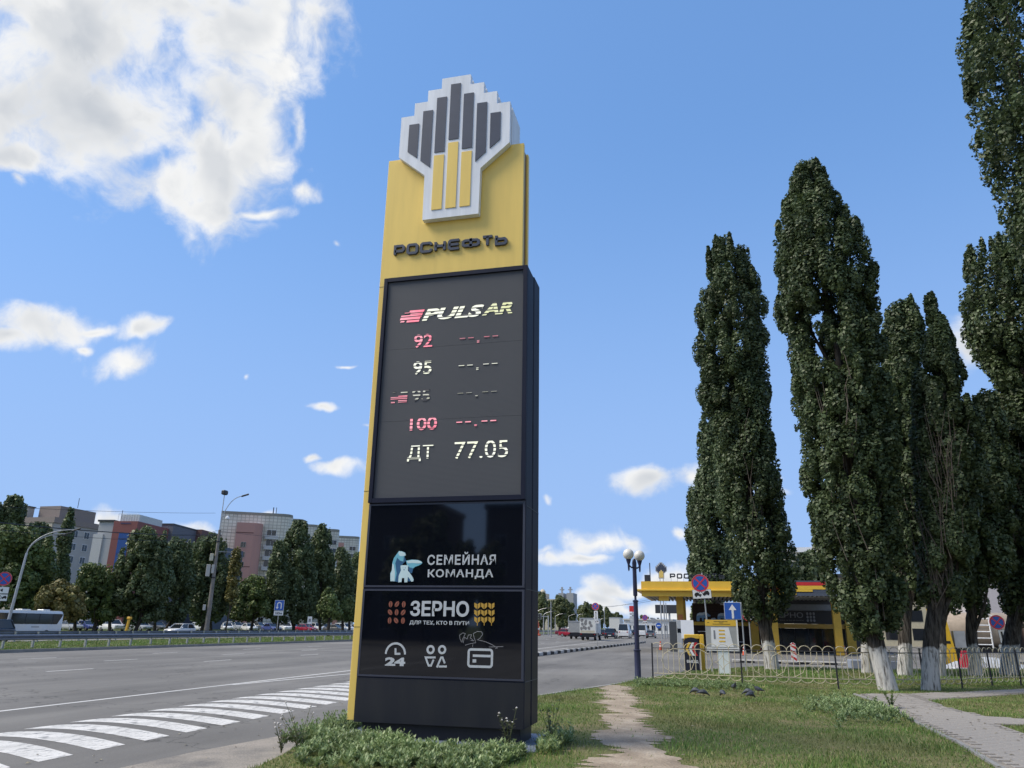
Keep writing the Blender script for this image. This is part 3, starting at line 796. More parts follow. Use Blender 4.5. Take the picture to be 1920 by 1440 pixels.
for z, m, th in ((6.312, LR, .022), (5.82, LW, .022), (5.335, LD, .012), (4.835, LR, .024)):
    for x in (-3.785, -3.635, -3.355, -3.205): wbuild(MB().box(x, x + .098, YS - .006, YS, z - th / 2, z + th / 2), 'price_dash', m, PY)
    wbuild(MB().box(-3.475, -3.435, YS - .006, YS, z - .085, z - .05), 'price_point', m, PY)
# lower glossy fascias
for nm, z0, z1, m in (('upper_fascia', 2.235, 3.495, PGLO), ('lower_fascia', .915, 2.15, PGLO)):
    mb = MB(); mb.box(-5.20, -2.645, 11.448, 11.4595, z0, z1)
    f = wbuild(mb, nm, m, PY)
    mb = MB(); w = .028
    mb.box(-5.235, -5.20 - .0005, 11.443, 11.459, z0 - w, z1 + w).box(-2.6445, -2.61, 11.443, 11.459, z0 - w, z1 + w)
    mb.box(-5.1995, -2.645, 11.4435, 11.459, z1 + .0005, z1 + w - .001).box(-5.1995, -2.645, 11.4435, 11.459, z0 - w + .001, z0 - .0005)
    wbuild(mb, 'fascia_frame', mat('fascia_frame', (.045, .05, .075), .38, var=.1), PY)
mb = MB(); mb.box(-5.238, -2.607, 11.452, 11.459, .245, .868); wbuild(mb, 'base_panel', PMAT, PY)
mb = MB(); mb.box(-5.15, -2.68, 11.58, 12.32, -.05, .242); wbuild(mb, 'plinth', PMAT, PY)
mb = MB(); mb.box(-5.75, -2.35, 11.12, 12.8, -.28, .035, bev=.02); wbuild(mb, 'footing', FOUND, PY)
# emblem
xc = -4.03
HW = [(.288, 11.72), (.288, 11.49), (.56, 11.49), (.56, 11.24), (.82, 11.24), (.82, 10.96), (1.08, 10.96), (1.08, 10.07), (.54, 9.60), (.53, 8.66)]
def emblem(parent, wb, sc=1.0, ox=0.0, oz=0.0, y=11.35, deep=True, w=.098, edge=None):
    T = lambda h, z: (ox + h * sc, oz + z * sc)
    outl = [T(-h, z) for h, z in HW[::-1]]; outl = [T(-h, z) for h, z in HW]  # left side, top to bottom
    poly = [T(-h, z) for h, z in HW] + [T(h, z) for h, z in HW[::-1]]
    mb = MB(); mb.prism(poly, y, y + .12 * sc); e = wb(mb, 'emblem', edge or PWHITE, parent)
    if deep:
        mb = MB(); mb.prism([T(-h + .03, z - .02) if h < .6 else T(-h + .03, z - .02) for h, z in HW[:8]] + [T(h - .03, z - .02) for h, z in HW[7::-1]], y + .12 * sc, y + .18 * sc); wb(mb, 'emblem_joint', mat('emblem_joint', (.25, .27, .30), .6), parent)
        mb = MB(); mb.prism([T(-h, z) for h, z in HW[:8]] + [T(h, z) for h, z in HW[7::-1]], y + .18 * sc, y + .80 * sc); wb(mb, 'emblem_back', PWHITE, parent)
    p = .2685; tops = {0: 11.545, 1: 11.28, 2: 11.02, 3: 10.755}
    for i in range(-3, 4):
        a = abs(i); s = 1 if i >= 0 else -1; c = i * p; mb = MB()
        ins, outs = c - s * w, c + s * w     # inner and outer side
        if a == 3: q = [(outs, tops[3]), (ins, tops[3]), (ins, 9.99), (outs, 10.155)]
        elif a == 2: q = [(outs, tops[2]), (ins, tops[2]), (ins, 9.75), (outs, 9.925)]
        else:
            bz = 10.06 if a == 1 else 10.30
            q = [(c - w, bz), (c + w, bz), (c + w, tops[a]), (c - w, tops[a])]
        mb.prism([T(*k) for k in q], y - .014 * max(sc, .4), y - .001); wb(mb, 'emblem_bar', PBAR, parent)
        if a < 2:
            tz = 9.99 if a == 1 else 10.23
            mb = MB(); mb.prism([T(c - w, 8.84), T(c + w, 8.84), T(c + w, tz), T(c - w, tz)], y - .014 * max(sc, .4), y - .001); wb(mb, 'emblem_bar', PYEL, parent)
    return e
emblem(PY, wbuild, 1.0, xc, 0.0)
for ch, x0, x1 in (('Р', -5.115, -4.905), ('О', -4.866, -4.645), ('С', -4.608, -4.375), ('Н', -4.335, -4.12), ('Е', -4.075, -3.845), ('Ф', -3.815, -3.482), ('Т', -3.452, -3.232), ('Ь', -3.205, -2.98)):
    mb = MB(); glyph(mb, ch, x0, x1, 8.035, 8.25, .048, 11.43, 11.478); wbuild(mb, 'letter', PBAR, PY)
# printed marks on the fascias
PRW = mat('print_white', (.50, .53, .56), .5, var=.08, scale=8)
YF = 11.446
def cA(x, y): p = AY(720 + x / 8, 1010 + y / 8, YF); return (p.x, p.z)
def cB(x, y): p = AY(700 + x / 7.385, 1100 + y / 7.385, YF); return (p.x, p.z)
wtext('lettering', 'СЕМЕЙНАЯ', PRW, PY, -4.178, -3.066, 2.545, 2.742, YF, .003, .022, 0, 1.12)
wtext('lettering', 'КОМАНДА', PRW, PY, -4.162, -3.10, 2.335, 2.48, YF, .003, .022, 0, 1.12)
ICE1, ICE2, ICE3 = mat('print_ice_white', (.56, .72, .75), .5), mat('print_ice_blue', (.16, .46, .58), .5), mat('print_deep_blue', (.02, .10, .22), .5)
def flat(polys, m, name, depth=.003, conv=cA):
    for q in polys:
        mb = MB(); mb.prism([conv(*k) for k in q][::-1], YF - depth, YF); wbuild(mb, name, m, PY)
flat([[(200, 250), (175, 300), (170, 640), (205, 650), (250, 560), (250, 410), (330, 330), (310, 270)], [(350, 420), (440, 445), (420, 520), (385, 510)], [(360, 500), (420, 560), (440, 640), (360, 640)]], ICE3, 'bear_shadow', .002)
flat([[(228, 185), (215, 200), (150, 290), (128, 360), (120, 470), (96, 520), (96, 640), (168, 640), (190, 520), (170, 370), (200, 285), (240, 330), (290, 345), (300, 270), (330, 250), (318, 210), (270, 190)],
      [(330, 330), (420, 315), (510, 320), (560, 340), (578, 365), (540, 395), (470, 420), (440, 445), (380, 430), (345, 390)]], ICE2, 'bear_body', .0035)
flat([[(228, 187), (216, 225), (240, 262), (290, 262), (330, 250), (318, 212), (265, 192)], [(128, 370), (118, 480), (98, 530), (98, 638), (160, 638), (165, 500), (150, 400)],
      [(340, 335), (430, 318), (510, 324), (558, 344), (574, 362), (520, 372), (430, 365), (360, 370)]], ICE1, 'bear_highlight', .005)
flat([[(250, 405), (275, 398), (345, 398), (370, 405), (362, 435), (360, 480), (385, 510), (420, 560), (445, 610), (440, 640), (412, 645), (385, 600), (360, 570), (352, 652), (308, 655), (306, 590), (270, 590), (262, 652), (215, 655), (222, 560), (245, 500), (255, 480)]], ICE1, 'bear_cub', .006)
flat([[(290, 462), (315, 462), (303, 478)], [(280, 436), (290, 434), (290, 444)], [(318, 434), (328, 436), (320, 444)]], ICE3, 'bear_face', .0075)
wtext('lettering', 'ЗЕРНО', PRW, PY, -4.42, -3.47, 1.775, 2.005, YF, .003, .03)
wtext('lettering', 'ДЛЯ ТЕХ, КТО В ПУТИ', PRW, PY, -4.42, -3.463, 1.645, 1.712, YF, .003, .02)
BEAN, BEANC = mat('print_brown', (.28, .085, .05), .5), mat('print_bean_crease', (.02, .01, .008), .5)
for (x, y, tlt) in ((100, 983, 0), (195, 982, 35), (297, 985, 0), (92, 1103, -40), (190, 1105, 0), (288, 1107, 38), (85, 1228, 0), (182, 1228, -40), (285, 1230, 0)):
    cx, cz = cA(x, y); t_ = R(tlt); rot = lambda a, b_: (cx + a * math.cos(t_) + b_ * math.sin(t_), cz - a * math.sin(t_) + b_ * math.cos(t_))
    mb = MB(); mb.prism([rot(.031 * math.cos(k * math.pi / 8), .047 * math.sin(k * math.pi / 8)) for k in range(16)], YF - .003, YF); wbuild(mb, 'coffee_bean', BEAN, PY)
    mb = MB(); mb.prism([rot(-.004, -.04), rot(.004, -.04), rot(.004, .04), rot(-.004, .04)], YF - .0045, YF - .0032); wbuild(mb, 'bean_crease', BEANC, PY)
WHEAT = mat('print_wheat', (.50, .30, .045), .5)
for X in (1400, 1503, 1612):
    polys = []
    for k in range(3):
        y = 960 + k * 105
        for s in (-1, 1):
            polys.append([(X + s * 5, y + 20), (X + s * 45, y), (X + s * 45, y + 60), (X + s * 5, y + 98)][::s])
    polys.append([(X - 5, 1260), (X + 5, 1260), (X + 5, 1305), (X - 5, 1305)]); 
    flat(polys, WHEAT, 'wheat_ear')
mb = MB()
cx, cz = cB(305, 935); rr = abs(cB(425, 935)[0] - cx)
ring(mb, cx, cz, rr, rr * 1.22, YF - .003, YF, 0, math.pi, 20)
stroke(mb, [cB(308, 852), cB(308, 930), cB(375, 930)], .03, YF - .003, YF)
wbuild(mb, 'clock_mark', PRW, PY)
wtext('lettering', '24', PRW, PY, cB(160, 1090)[0], cB(440, 1090)[0], cB(300, 1097)[1], cB(300, 980)[1], YF, .003, .05)
mb = MB()
for x in (793, 953):
    cx, cz = cB(x, 872); ring(mb, cx, cz, .033, .066, YF - .003, YF, n=20)
stroke(mb, [cB(835, 1010), cB(800, 1092), cB(765, 1092), cB(725, 980), cB(862, 980)], .028, YF - .003, YF)
stroke(mb, [cB(905, 1105), cB(1018, 1105)], .028, YF - .003, YF); stroke(mb, [cB(880, 1118), cB(940, 980), cB(960, 980), cB(990, 1062)], .028, YF - .003, YF)
wbuild(mb, 'restroom_mark', PRW, PY)
mb = MB()
(xa, za), (xb, zb) = cB(1322, 868), cB(1640, 1112)
r_ = .035; q = []
for (x, z, a0) in ((xb - r_, za - r_, 0), (xa + r_, za - r_, 90), (xa + r_, zb + r_, 180), (xb - r_, zb + r_, 270)):
    q += [(x + r_ * math.cos(R(a0 + k * 22.5)), z + r_ * math.sin(R(a0 + k * 22.5))) for k in range(5)]
stroke(mb, q, .034, YF - .003, YF, closed=True)
stroke(mb, [cB(1378, 955), cB(1625, 962)], .034, YF - .0045, YF); stroke(mb, [cB(1375, 1028), cB(1425, 1028)], .045, YF - .003, YF)
wbuild(mb, 'bank_card_mark', PRW, PY)
scr = [[(1225, 770), (1200, 720), (1195, 670), (1240, 640), (1275, 650), (1250, 700), (1230, 740), (1245, 775), (1262, 700), (1300, 725), (1315, 670), (1360, 665), (1345, 710), (1390, 750), (1350, 745)],
       [(1420, 780), (1395, 700), (1385, 650), (1440, 620), (1500, 625), (1515, 660), (1480, 710), (1445, 735), (1560, 765), (1640, 800), (1720, 850), (1690, 855)], [(1270, 810), (1340, 790), (1420, 775)], [(1600, 835), (1800, 830)], [(1378, 800), (1375, 835)]]
mb = MB()
for q in scr: stroke(mb, [cB(*k) for k in q], .006, YF - .0025, YF - .0005)
wbuild(mb, 'scribble', mat('marker_pen', (.30, .30, .32), .6), PY)

# ------------------------------------------------------------------ street lamp with two globes
LP = thing('globe_street_lamp', (-2.3, 27.55, 0), 'dark blue street lamp with two white globes beside the driveway', 'street lamp')
LB = mat('lamp_blue_paint', (.018, .020, .055), .42, var=.15)
OPAL = mat('opal_globe', (.62, .60, .55), .35, var=.06, scale=3)
MB().lathe([(.115, -.1), (.115, .03), (.105, .05), (.105, .90), (.125, .92), (.125, .95), (.07, .97)], 16).build('base_sleeve', LB, LP, smooth=True)
MB().lathe([(.085, .95), (.078, 2.52), (.10, 2.53), (.10, 2.57), (.04, 2.60), (.04, 2.75)], 16).build('lower_post', LB, LP, smooth=True)
MB().lathe([(.066, 2.72), (.075, 2.76), (.07, 3.55), (.08, 3.85), (.06, 3.95), (.03, 4.0)], 16).build('upper_post', LB, LP, smooth=True)
for (x, y) in ((-.17, -.30), (.16, .34)):
    mb = MB(); mb.tube([(0, 0, 3.72), (x * .5, y * .5, 3.68), (x, y, 3.76), (x, y, 3.94)], .028, 8)
    mb.lathe([(.012, 3.55), (.03, 3.60), (.04, 3.78), (.085, 3.92), (.09, 3.97)], 12, x, y); mb.build('lamp_arm', LB, LP, smooth=True)
    mb = MB(); mb.lathe([(.06, 3.955)] + [(.19 * math.sin(R(a)), 4.13 - .19 * math.cos(R(a))) for a in range(24, 180, 12)] + [(.005, 4.32)], 20, x, y); mb.build('globe', OPAL, LP, smooth=True)

# ------------------------------------------------------------------ ornamental fence
FC = thing('ornamental_fence', (0, 26.0, 0), 'low cream wrought iron fence with arches, ovals and dark posts around the poplars', 'fence')
CREAM = mat('fence_cream', (.52, .46, .32), .55, var=.2, scale=6); FDARK = mat('fence_dark', (.022, .022, .028), .5, var=.2)
posts = [(-1.72, 26.25), (1.02, 25.9), (3.78, 25.85), (5.1, 26.25), (6.38, 26.85), (7.72, 27.95), (9.02, 29.4), (10.2, 30.4), (11.6, 31.9)]
POST = MB().box(-.022, .022, -.022, .022, -.1, 1.2).build('post', FDARK); POSTM = POST.data; bpy.data.objects.remove(POST)
BARM = MB().tube([(0, 0, .29), (0, 0, 1.05)], .0115, 5).build('bar', CREAM); t_ = BARM.data; bpy.data.objects.remove(BARM); BARM = t_
def arcm(r, rz_, a0, a1, z, rad=.0105):
    o = MB().tube([(r * math.cos(a0 + (a1 - a0) * i / 10), 0, z + rz_ * math.sin(a0 + (a1 - a0) * i / 10)) for i in range(11)], rad, 5).build('arch', CREAM); m = o.data; bpy.data.objects.remove(o); return m
for i, p in enumerate(posts):
    inst('post', POSTM, FC, (p[0], p[1] - 26.0, 0), (rp.gauss(0, .015), rp.gauss(0, .02), 0))
for i in range(len(posts) - 1):
    a, b = Vector((*posts[i], 0)), Vector((*posts[i + 1], 0)); Ln = (b - a).length; ang = math.atan2(b.y - a.y, b.x - a.x); d = (b - a).normalized()
    off = Vector((0, -26.0, 0))
    def at_s(s): return a + d * s + off
    e0, e1 = at_s(0), at_s(Ln)
    MB().tube([e0 + Vector((0, 0, 1.055)), e1 + Vector((0, 0, 1.055))], .014, 6).build('top_rail', FDARK, FC)
    MB().tube([e0 + Vector((0, 0, .285)), e1 + Vector((0, 0, .285))], .013, 6).build('bottom_rail', CREAM, FC)
    na = max(4, round(Ln / .335)); pit = Ln / na
    am = arcm(pit / 2, .155, 0, math.pi, 1.06); bm_ = arcm(pit / 2, .13, math.pi, 2 * math.pi, .28)
    for k in range(na):
        p = at_s((k + .5) * pit)
        inst('arch', am, FC, p, (0, 0, ang)); inst('arch', bm_, FC, p, (0, 0, ang))
    for k in range(1, na * 2):
        if k % 2 == 1 or True:
            inst('bar', BARM, FC, at_s(k * pit / 2), (0, 0, ang))
    om = arcm(pit * 1.5, .385, 0, 2 * math.pi, .67)
    for c in ((na * .30, na * .30 + 1.6) if na >= 6 else (na * .5,)):
        p = at_s(c * pit) + Vector((d.y * .012, -d.x * .012, 0)); inst('oval', om, FC, p, (0, 0, ang))
    if na >= 6:
        c = na * .80; mb = MB(); w = pit * .72
        for sx in (-1, 1):
            for sz in (-1, 1):
                mb.tube([(sx * w * math.cos(t_) ** 3 * 1.0, 0, .67 + sz * .22 * math.sin(t_) ** 3) for t_ in [math.pi / 2 * j / 8 for j in range(9)]], .008, 5)
        o = mb.build('diamond_scroll', CREAM, FC); o.location = at_s(c * pit) + Vector((d.y * .014, -d.x * .014, 0)); o.rotation_euler = (0, 0, ang)
# ------------------------------------------------------------------ trees
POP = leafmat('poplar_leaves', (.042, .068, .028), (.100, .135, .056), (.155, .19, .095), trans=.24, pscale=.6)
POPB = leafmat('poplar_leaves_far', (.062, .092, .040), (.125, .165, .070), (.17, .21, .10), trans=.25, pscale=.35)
LIND = leafmat('linden_leaves', (.062, .098, .028), (.13, .175, .052), (.20, .21, .07), trans=.2, pscale=.3)
YELT = leafmat('turning_leaves', (.11, .11, .03), (.21, .185, .055), (.28, .20, .07), trans=.2, pscale=.3)
SUNT = leafmat('avenue_leaves', (.085, .11, .042), (.145, .175, .07), (.18, .20, .09), trans=.25, pscale=.1)
TWIG = mat('dead_twig', (.10, .082, .068), .9, var=.25)
def barkmat(name, white_to):
    m = bpy.data.materials.new(name); m.use_nodes = True
    t = m.node_tree; b = t.nodes['Principled BSDF']; b.inputs['Roughness'].default_value = .95; b.inputs['Specular IOR Level'].default_value = .15
    co = t.nodes.new('ShaderNodeTexCoord'); mp = t.nodes.new('ShaderNodeMapping'); mp.inputs['Scale'].default_value = (1, 1, .12); t.links.new(co.outputs['Object'], mp.inputs[0])
    n = t.nodes.new('ShaderNodeTexNoise'); n.inputs['Scale'].default_value = 14; n.inputs['Detail'].default_value = 6; n.inputs['Roughness'].default_value = .7; t.links.new(mp.outputs[0], n.inputs[0])
    r = t.nodes.new('ShaderNodeValToRGB'); r.color_ramp.elements[0].position = .38; r.color_ramp.elements[1].position = .66
    r.color_ramp.elements[0].color = (.018, .015, .013, 1); r.color_ramp.elements[1].color = (.13, .115, .10, 1); t.links.new(n.outputs[0], r.inputs[0])
    last = r.outputs[0]
    if white_to:
        r2 = t.nodes.new('ShaderNodeValToRGB'); r2.color_ramp.elements[0].position = .36; r2.color_ramp.elements[1].position = .52
        r2.color_ramp.elements[0].color = (.10, .09, .08, 1); r2.color_ramp.elements[1].color = (.55, .54, .52, 1); t.links.new(n.outputs[0], r2.inputs[0])
        sx = t.nodes.new('ShaderNodeSeparateXYZ'); t.links.new(co.outputs['Object'], sx.inputs[0])
        n3 = t.nodes.new('ShaderNodeTexNoise'); n3.inputs['Scale'].default_value = 5; t.links.new(co.outputs['Object'], n3.inputs[0])
        ad = t.nodes.new('ShaderNodeMath'); ad.operation = 'MULTIPLY_ADD'; t.links.new(n3.outputs[0], ad.inputs[0]); ad.inputs[1].default_value = .5; t.links.new(sx.outputs[2], ad.inputs[2])
        mr = t.nodes.new('ShaderNodeMapRange'); mr.inputs[1].default_value = white_to + .2; mr.inputs[2].default_value = white_to + .3; mr.inputs[3].default_value = 1; mr.inputs[4].default_value = 0; t.links.new(ad.outputs[0], mr.inputs[0])
        mx = t.nodes.new('ShaderNodeMix'); mx.data_type = 'RGBA'; t.links.new(mr.outputs[0], mx.inputs[0]); t.links.new(last, mx.inputs[6]); t.links.new(r2.outputs[0], mx.inputs[7]); last = mx.outputs[2]
    t.links.new(last, b.inputs['Base Color'])
    bp = t.nodes.new('ShaderNodeBump'); bp.inputs['Strength'].default_value = 1.0; bp.inputs['Distance'].default_value = .05; t.links.new(n.outputs[0], bp.inputs['Height']); t.links.new(bp.outputs[0], b.inputs['Normal'])
    return m
BARKW = barkmat('whitewashed_bark', 1.2); BARK = barkmat('dark_bark', 0)

def leaf_cloud(centres, radii, zstretch, n, size, seed, outward=1.0):
    """n rhombic leaves spread through ellipsoidal clumps"""
    r = np.random.default_rng(seed)
    centres = np.asarray(centres); radii = np.asarray(radii)
    w = radii ** 2; w = w / w.sum()
    idx = r.choice(len(centres), n, p=w)
    d = r.normal(size=(n, 3)); d /= np.linalg.norm(d, axis=1)[:, None]
    rad = r.uniform(.40, 1.10, n) ** .45
    P = centres[idx] + d * (radii[idx] * rad)[:, None] * np.array([1, 1, zstretch])
    N = d * outward + r.normal(size=(n, 3)) * .48 + np.array([0, 0, .2]); N /= np.linalg.norm(N, axis=1)[:, None]
    A = np.cross(N, r.normal(size=(n, 3))); A /= np.linalg.norm(A, axis=1)[:, None] + 1e-9
    B = np.cross(N, A)
    s = size * np.exp(r.normal(0, .28, n))[:, None]
    V = np.stack([P - A * s * .62, P - B * s * .40 + N * s * .08, P + A * s * .62, P + B * s * .40 + N * s * .08], 1)
    return V.reshape(-1, 3), np.arange(n * 4).reshape(-1, 4)

def profile_tree(name, label, D, base_px, prof, m, n, size, bark, trunk_r, seed, group=None, cat='tree', stems=1, clump=.5, whorl=1.5, zst=2.0, bend=None, base_z=0.0, nclump=None, hollow=.45, twigs=0):
    """a tree whose outline was read off at known distance D: prof = (y, left, right) rows from the top down"""
    base = PD(base_px[0], base_px[1], D); base.z = base_z
    rows = []
    right = Vector((math.cos(0), 0, 0))
    dirh = Vector((base.x, base.y, 0)).normalized(); rvec = Vector((dirh.y, -dirh.x, 0))
    for (y, xl, xr) in prof:
        a, b_ = PD(xl, y, D), PD(xr, y, D)
        ca, cb = (a - base).dot(rvec), (b_ - base).dot(rvec)
        rows.append(((a.z + b_.z) / 2 - base_z, (ca + cb) / 2, abs(cb - ca) / 2))
    rows.sort()
    zs = np.array([q[0] for q in rows]); cs = np.array([q[1] for q in rows]); rs = np.array([q[2] for q in rows])
    rnd = np.random.default_rng(seed)
    H = zs[-1]
    if nclump is None: nclump = int(max(60, np.trapz(rs, zs) * 4.2 / clump ** 1.6))
    cz = []
    grid = np.linspace(zs[0], zs[-1], 400); wgt = np.interp(grid, zs, rs) + .12; wgt /= wgt.sum()
    cent, rad = [], []
    # upright leaders: each carries clumps, so the crown falls into vertical lobes with gaps between
    nl_ = max(5, int(5 + rs.max() / clump * 1.9))
    leaders = []
    for k in range(nl_):
        th = rnd.uniform(0, 2 * math.pi); fr = math.sqrt(rnd.uniform(.10, 1.0)); zt_ = zs[0] + (H - zs[0]) * (rnd.uniform(.45, 1.0) if k else 1.0); zb = zs[0] + (zt_ - zs[0]) * rnd.uniform(0, .45)
        if k == 0: fr, zb = .1, zs[0]
        leaders.append((th, fr, zb, zt_, rnd.uniform(.7, 1.2)))
    L_len = np.array([l[3] - l[2] for l in leaders]); pl_ = L_len / L_len.sum()
    for q in range(nclump):
        sprig = False
        if q % 2 == 0:
            z = rnd.choice(grid, p=wgt); th = rnd.uniform(0, 2 * math.pi); fr = math.sqrt(rnd.uniform(hollow, 1.0)); sz = 1.0
        else:
            th, fr, zb, zt_, sz = leaders[rnd.choice(nl_, p=pl_)]
            z = zb + (zt_ - zb) * rnd.uniform(0, 1) ** .9; th = th + rnd.normal(0, .25); fr = min(1.05, max(0, fr + rnd.normal(0, .10)))
        Rz = np.interp(z, zs, rs); cx = np.interp(z, zs, cs)
        cr = min(clump * sz * rnd.uniform(.45, 1.15), max(.12, Rz * .7))
        if q % 10 == 1: cr *= .5; fr = rnd.uniform(.88, 1.03)
        rr = max(0, Rz * 1.03 - cr * .75) * fr
        off = rvec * (cx + rr * math.cos(th)) + dirh * (rr * math.sin(th) * .95)
        cent.append((off.x, off.y, z)); rad.append(cr)
    tr = thing(name, base, label, cat, group)
    V, Fc = leaf_cloud(cent, rad, zst, n, size, seed + 1)
    if H > 8:   # upright sprays that break the outline
        sc2, sr2 = [], []
        for q in range(34):
            z = zs[0] + (H - zs[0]) * (.35 + .65 * math.sqrt(rnd.uniform(0, 1))); th = rnd.uniform(0, 2 * math.pi); Rz = float(np.interp(z, zs, rs)); cx = float(np.interp(z, zs, cs))
            off = rvec * (cx + Rz * .9 * math.cos(th)) + dirh * (Rz * .9 * math.sin(th)); k_ = clump * rnd.uniform(.28, .5)
            z = min(z, H - k_ * 3.6)
            for j in range(3): sc2.append((off.x, off.y, z + j * k_ * 1.7)); sr2.append(k_ * (1, .8, .5)[j])
        V2, F2 = leaf_cloud(sc2, sr2, 2.2, max(600, n // 12), size, seed + 7)
        Fc = np.concatenate([Fc, F2 + len(V)]); V = np.concatenate([V, V2])
    tris('crown', V, Fc, m, tr)
    # trunk bends from its foot into the crown and carries limbs
    pts, rr_ = [], []
    zt = H * .93
    c0 = float(np.interp(zs[0], zs, cs))
    for k in range(15):
        f = k / 14; z = -0.15 + (zt + .15) * f
        cx = float(np.interp(z, zs, cs)) if z > zs[0] else c0 * (max(z, 0) / max(.1, zs[0])) ** 1.2
        if bend and z <= zs[0]: cx = c0 * (max(z, 0) / max(.1, zs[0]))
        pts.append(rvec * cx + Vector((0, 0, z)) + rvec * float(rnd.normal(0, .02))); rr_.append(trunk_r * (1.08 if k == 0 else 1.0) * (1 - f) ** .8 + .03)
    mb = MB(); n0 = len(mb.v)
    mb.tube(pts, rr_, 12)
    for i in range(len(mb.v)):
        x, y, z = mb.v[i]; q = 1 + .07 * math.sin(9 * math.atan2(y, x) + z * .6); mb.v[i] = (x * q if z < 3 else x, y * q if z < 3 else y, z)
    mb.build('trunk', bark, tr, smooth=True)
    for k in range(9 if H > 6 else 4):
        z0 = zs[0] * .8 + (H * .75 - zs[0] * .8) * k / 8; i = min(13, int((z0 + .15) / (zt + .15) * 14)); p0 = pts[i]
        th = rnd.uniform(0, 2 * math.pi); z1 = min(H * .97, z0 + H * .22)
        Rz = float(np.interp(z1, zs, rs)) * .6; cx = float(np.interp(z1, zs, cs))
        e = rvec * (cx + Rz * math.cos(th)) + dirh * (Rz * math.sin(th)) + Vector((0, 0, z1))
        mid = p0.lerp(e, .45) + (e - p0).cross(Vector((0, 0, 1))) * 0 + Vector((0, 0, -.05 * H * .3)) + (rvec * math.cos(th) + dirh * math.sin(th)) * Rz * .25
        MB().tube([p0, mid, e], [max(.03, rr_[i] * .45), max(.02, rr_[i] * .3), .012], 6).build('limb', bark, tr, smooth=True)
    if twigs:
        mb = MB()
        for k in range(twigs):
            z0 = rnd.uniform(zs[0] * .9, H * .55); th = rnd.uniform(math.pi, 2 * math.pi); Rz = float(np.interp(z0, zs, rs)); cx = float(np.interp(z0, zs, cs))
            L_ = rnd.uniform(.8, 2.2)
            p = rvec * (cx + Rz * .5 * math.cos(th)) + dirh * (Rz * .98 * math.sin(th)) + Vector((0, 0, z0))
            q = p + Vector((0, 0, L_)) + rvec * float(rnd.normal(0, .25)) + dirh * float(rnd.normal(-.08, .1))
            mb.tube([p, p.lerp(q, .5) + rvec * float(rnd.normal(0, .08)), q], [.014, .010, .005], 4)
        mb.build('dead_twigs', TWIG, tr, kind='stuff')
    return tr

PG = 'tall columnar poplars by the fence'
profile_tree('poplar_tree', 'columnar poplar whose bare trunk stands in front of the station signboard', 37.5, (1450, 1255),
    [(452, 1334, 1346), (478, 1326, 1402), (520, 1316, 1418), (560, 1305, 1437), (650, 1302, 1445), (750, 1308, 1446), (800, 1328, 1448), (860, 1338, 1465), (950, 1345, 1470), (1000, 1350, 1488), (1060, 1360, 1497), (1100, 1372, 1492), (1130, 1378, 1480), (1152, 1392, 1462)],
    POP, 125000, .112, BARKW, .27, 21, PG, clump=.36, twigs=14)
profile_tree('poplar_tree', 'slimmer poplar rising behind the canopy lettering', 92, (1345, 1215),
    [(780, 1318, 1336), (830, 1308, 1362), (880, 1310, 1370), (940, 1292, 1388), (1000, 1296, 1385), (1050, 1300, 1385), (1090, 1305, 1380), (1112, 1320, 1370)],
    POP, 34000, .26, BARKW, .4, 22, PG, clump=.95)
profile_tree('poplar_tree', 'narrow short poplar spire leftmost above the canopy sign', 96, (1303, 1210),
    [(915, 1296, 1306), (950, 1288, 1316), (1000, 1285, 1320), (1050, 1288, 1320), (1090, 1290, 1318), (1115, 1296, 1312)],
    POP, 15000, .26, BARKW, .3, 23, PG, clump=.8)
profile_tree('poplar_tree', 'tallest broad poplar with whitewashed trunk close behind the fence', 26.6, (1668, 1296),
    [(305, 1514, 1532), (330, 1482, 1546), (360, 1477, 1562), (400, 1455, 1590), (430, 1452, 1615), (480, 1450, 1632), (520, 1447, 1645), (560, 1447, 1655), (600, 1457, 1658), (640, 1478, 1665), (700, 1476, 1670), (780, 1492, 1680), (840, 1492, 1690), (900, 1498, 1690), (950, 1512, 1690), (1000, 1525, 1695), (1060, 1530, 1700), (1100, 1545, 1705), (1130, 1560, 1700), (1165, 1580, 1690), (1190, 1600, 1672)],
    POP, 190000, .088, BARKW, .235, 24, PG, clump=.28, twigs=26)
profile_tree('poplar_tree', 'poplar with bundles of dead twigs and paired trunk behind the fence', 27.6, (1742, 1295),
    [(551, 1740, 1748), (580, 1736, 1758), (600, 1740, 1775), (640, 1735, 1790), (680, 1722, 1802), (720, 1712, 1822), (760, 1708, 1835), (800, 1708, 1848), (850, 1712, 1850), (900, 1716, 1850), (950, 1718, 1845), (1000, 1718, 1840), (1050, 1715, 1830), (1100, 1720, 1800), (1130, 1730, 1780)],
    POP, 100000, .09, BARKW, .23, 25, PG, clump=.27, twigs=110)
profile_tree('poplar_tree', 'lower ragged poplar between the tallest one and the twiggy one', 36, (1697, 1268),
    [(558, 1705, 1713), (575, 1680, 1716), (590, 1660, 1730), (640, 1652, 1738), (720, 1648, 1742), (800, 1645, 1742), (900, 1648, 1742), (1000, 1650, 1745), (1080, 1655, 1745), (1135, 1668, 1730)],
    POP, 85000, .112, BARKW, .25, 26, PG, clump=.34, twigs=22)
profile_tree('poplar_tree', 'poplar half hidden behind the tallest one with a short whitewashed foot', 37, (1627, 1265),
    [(720, 1590, 1625), (800, 1575, 1660), (1000, 1560, 1680), (1100, 1575, 1680), (1150, 1595, 1660)], POP, 34000, .125, BARKW, .22, 27, PG, clump=.5)
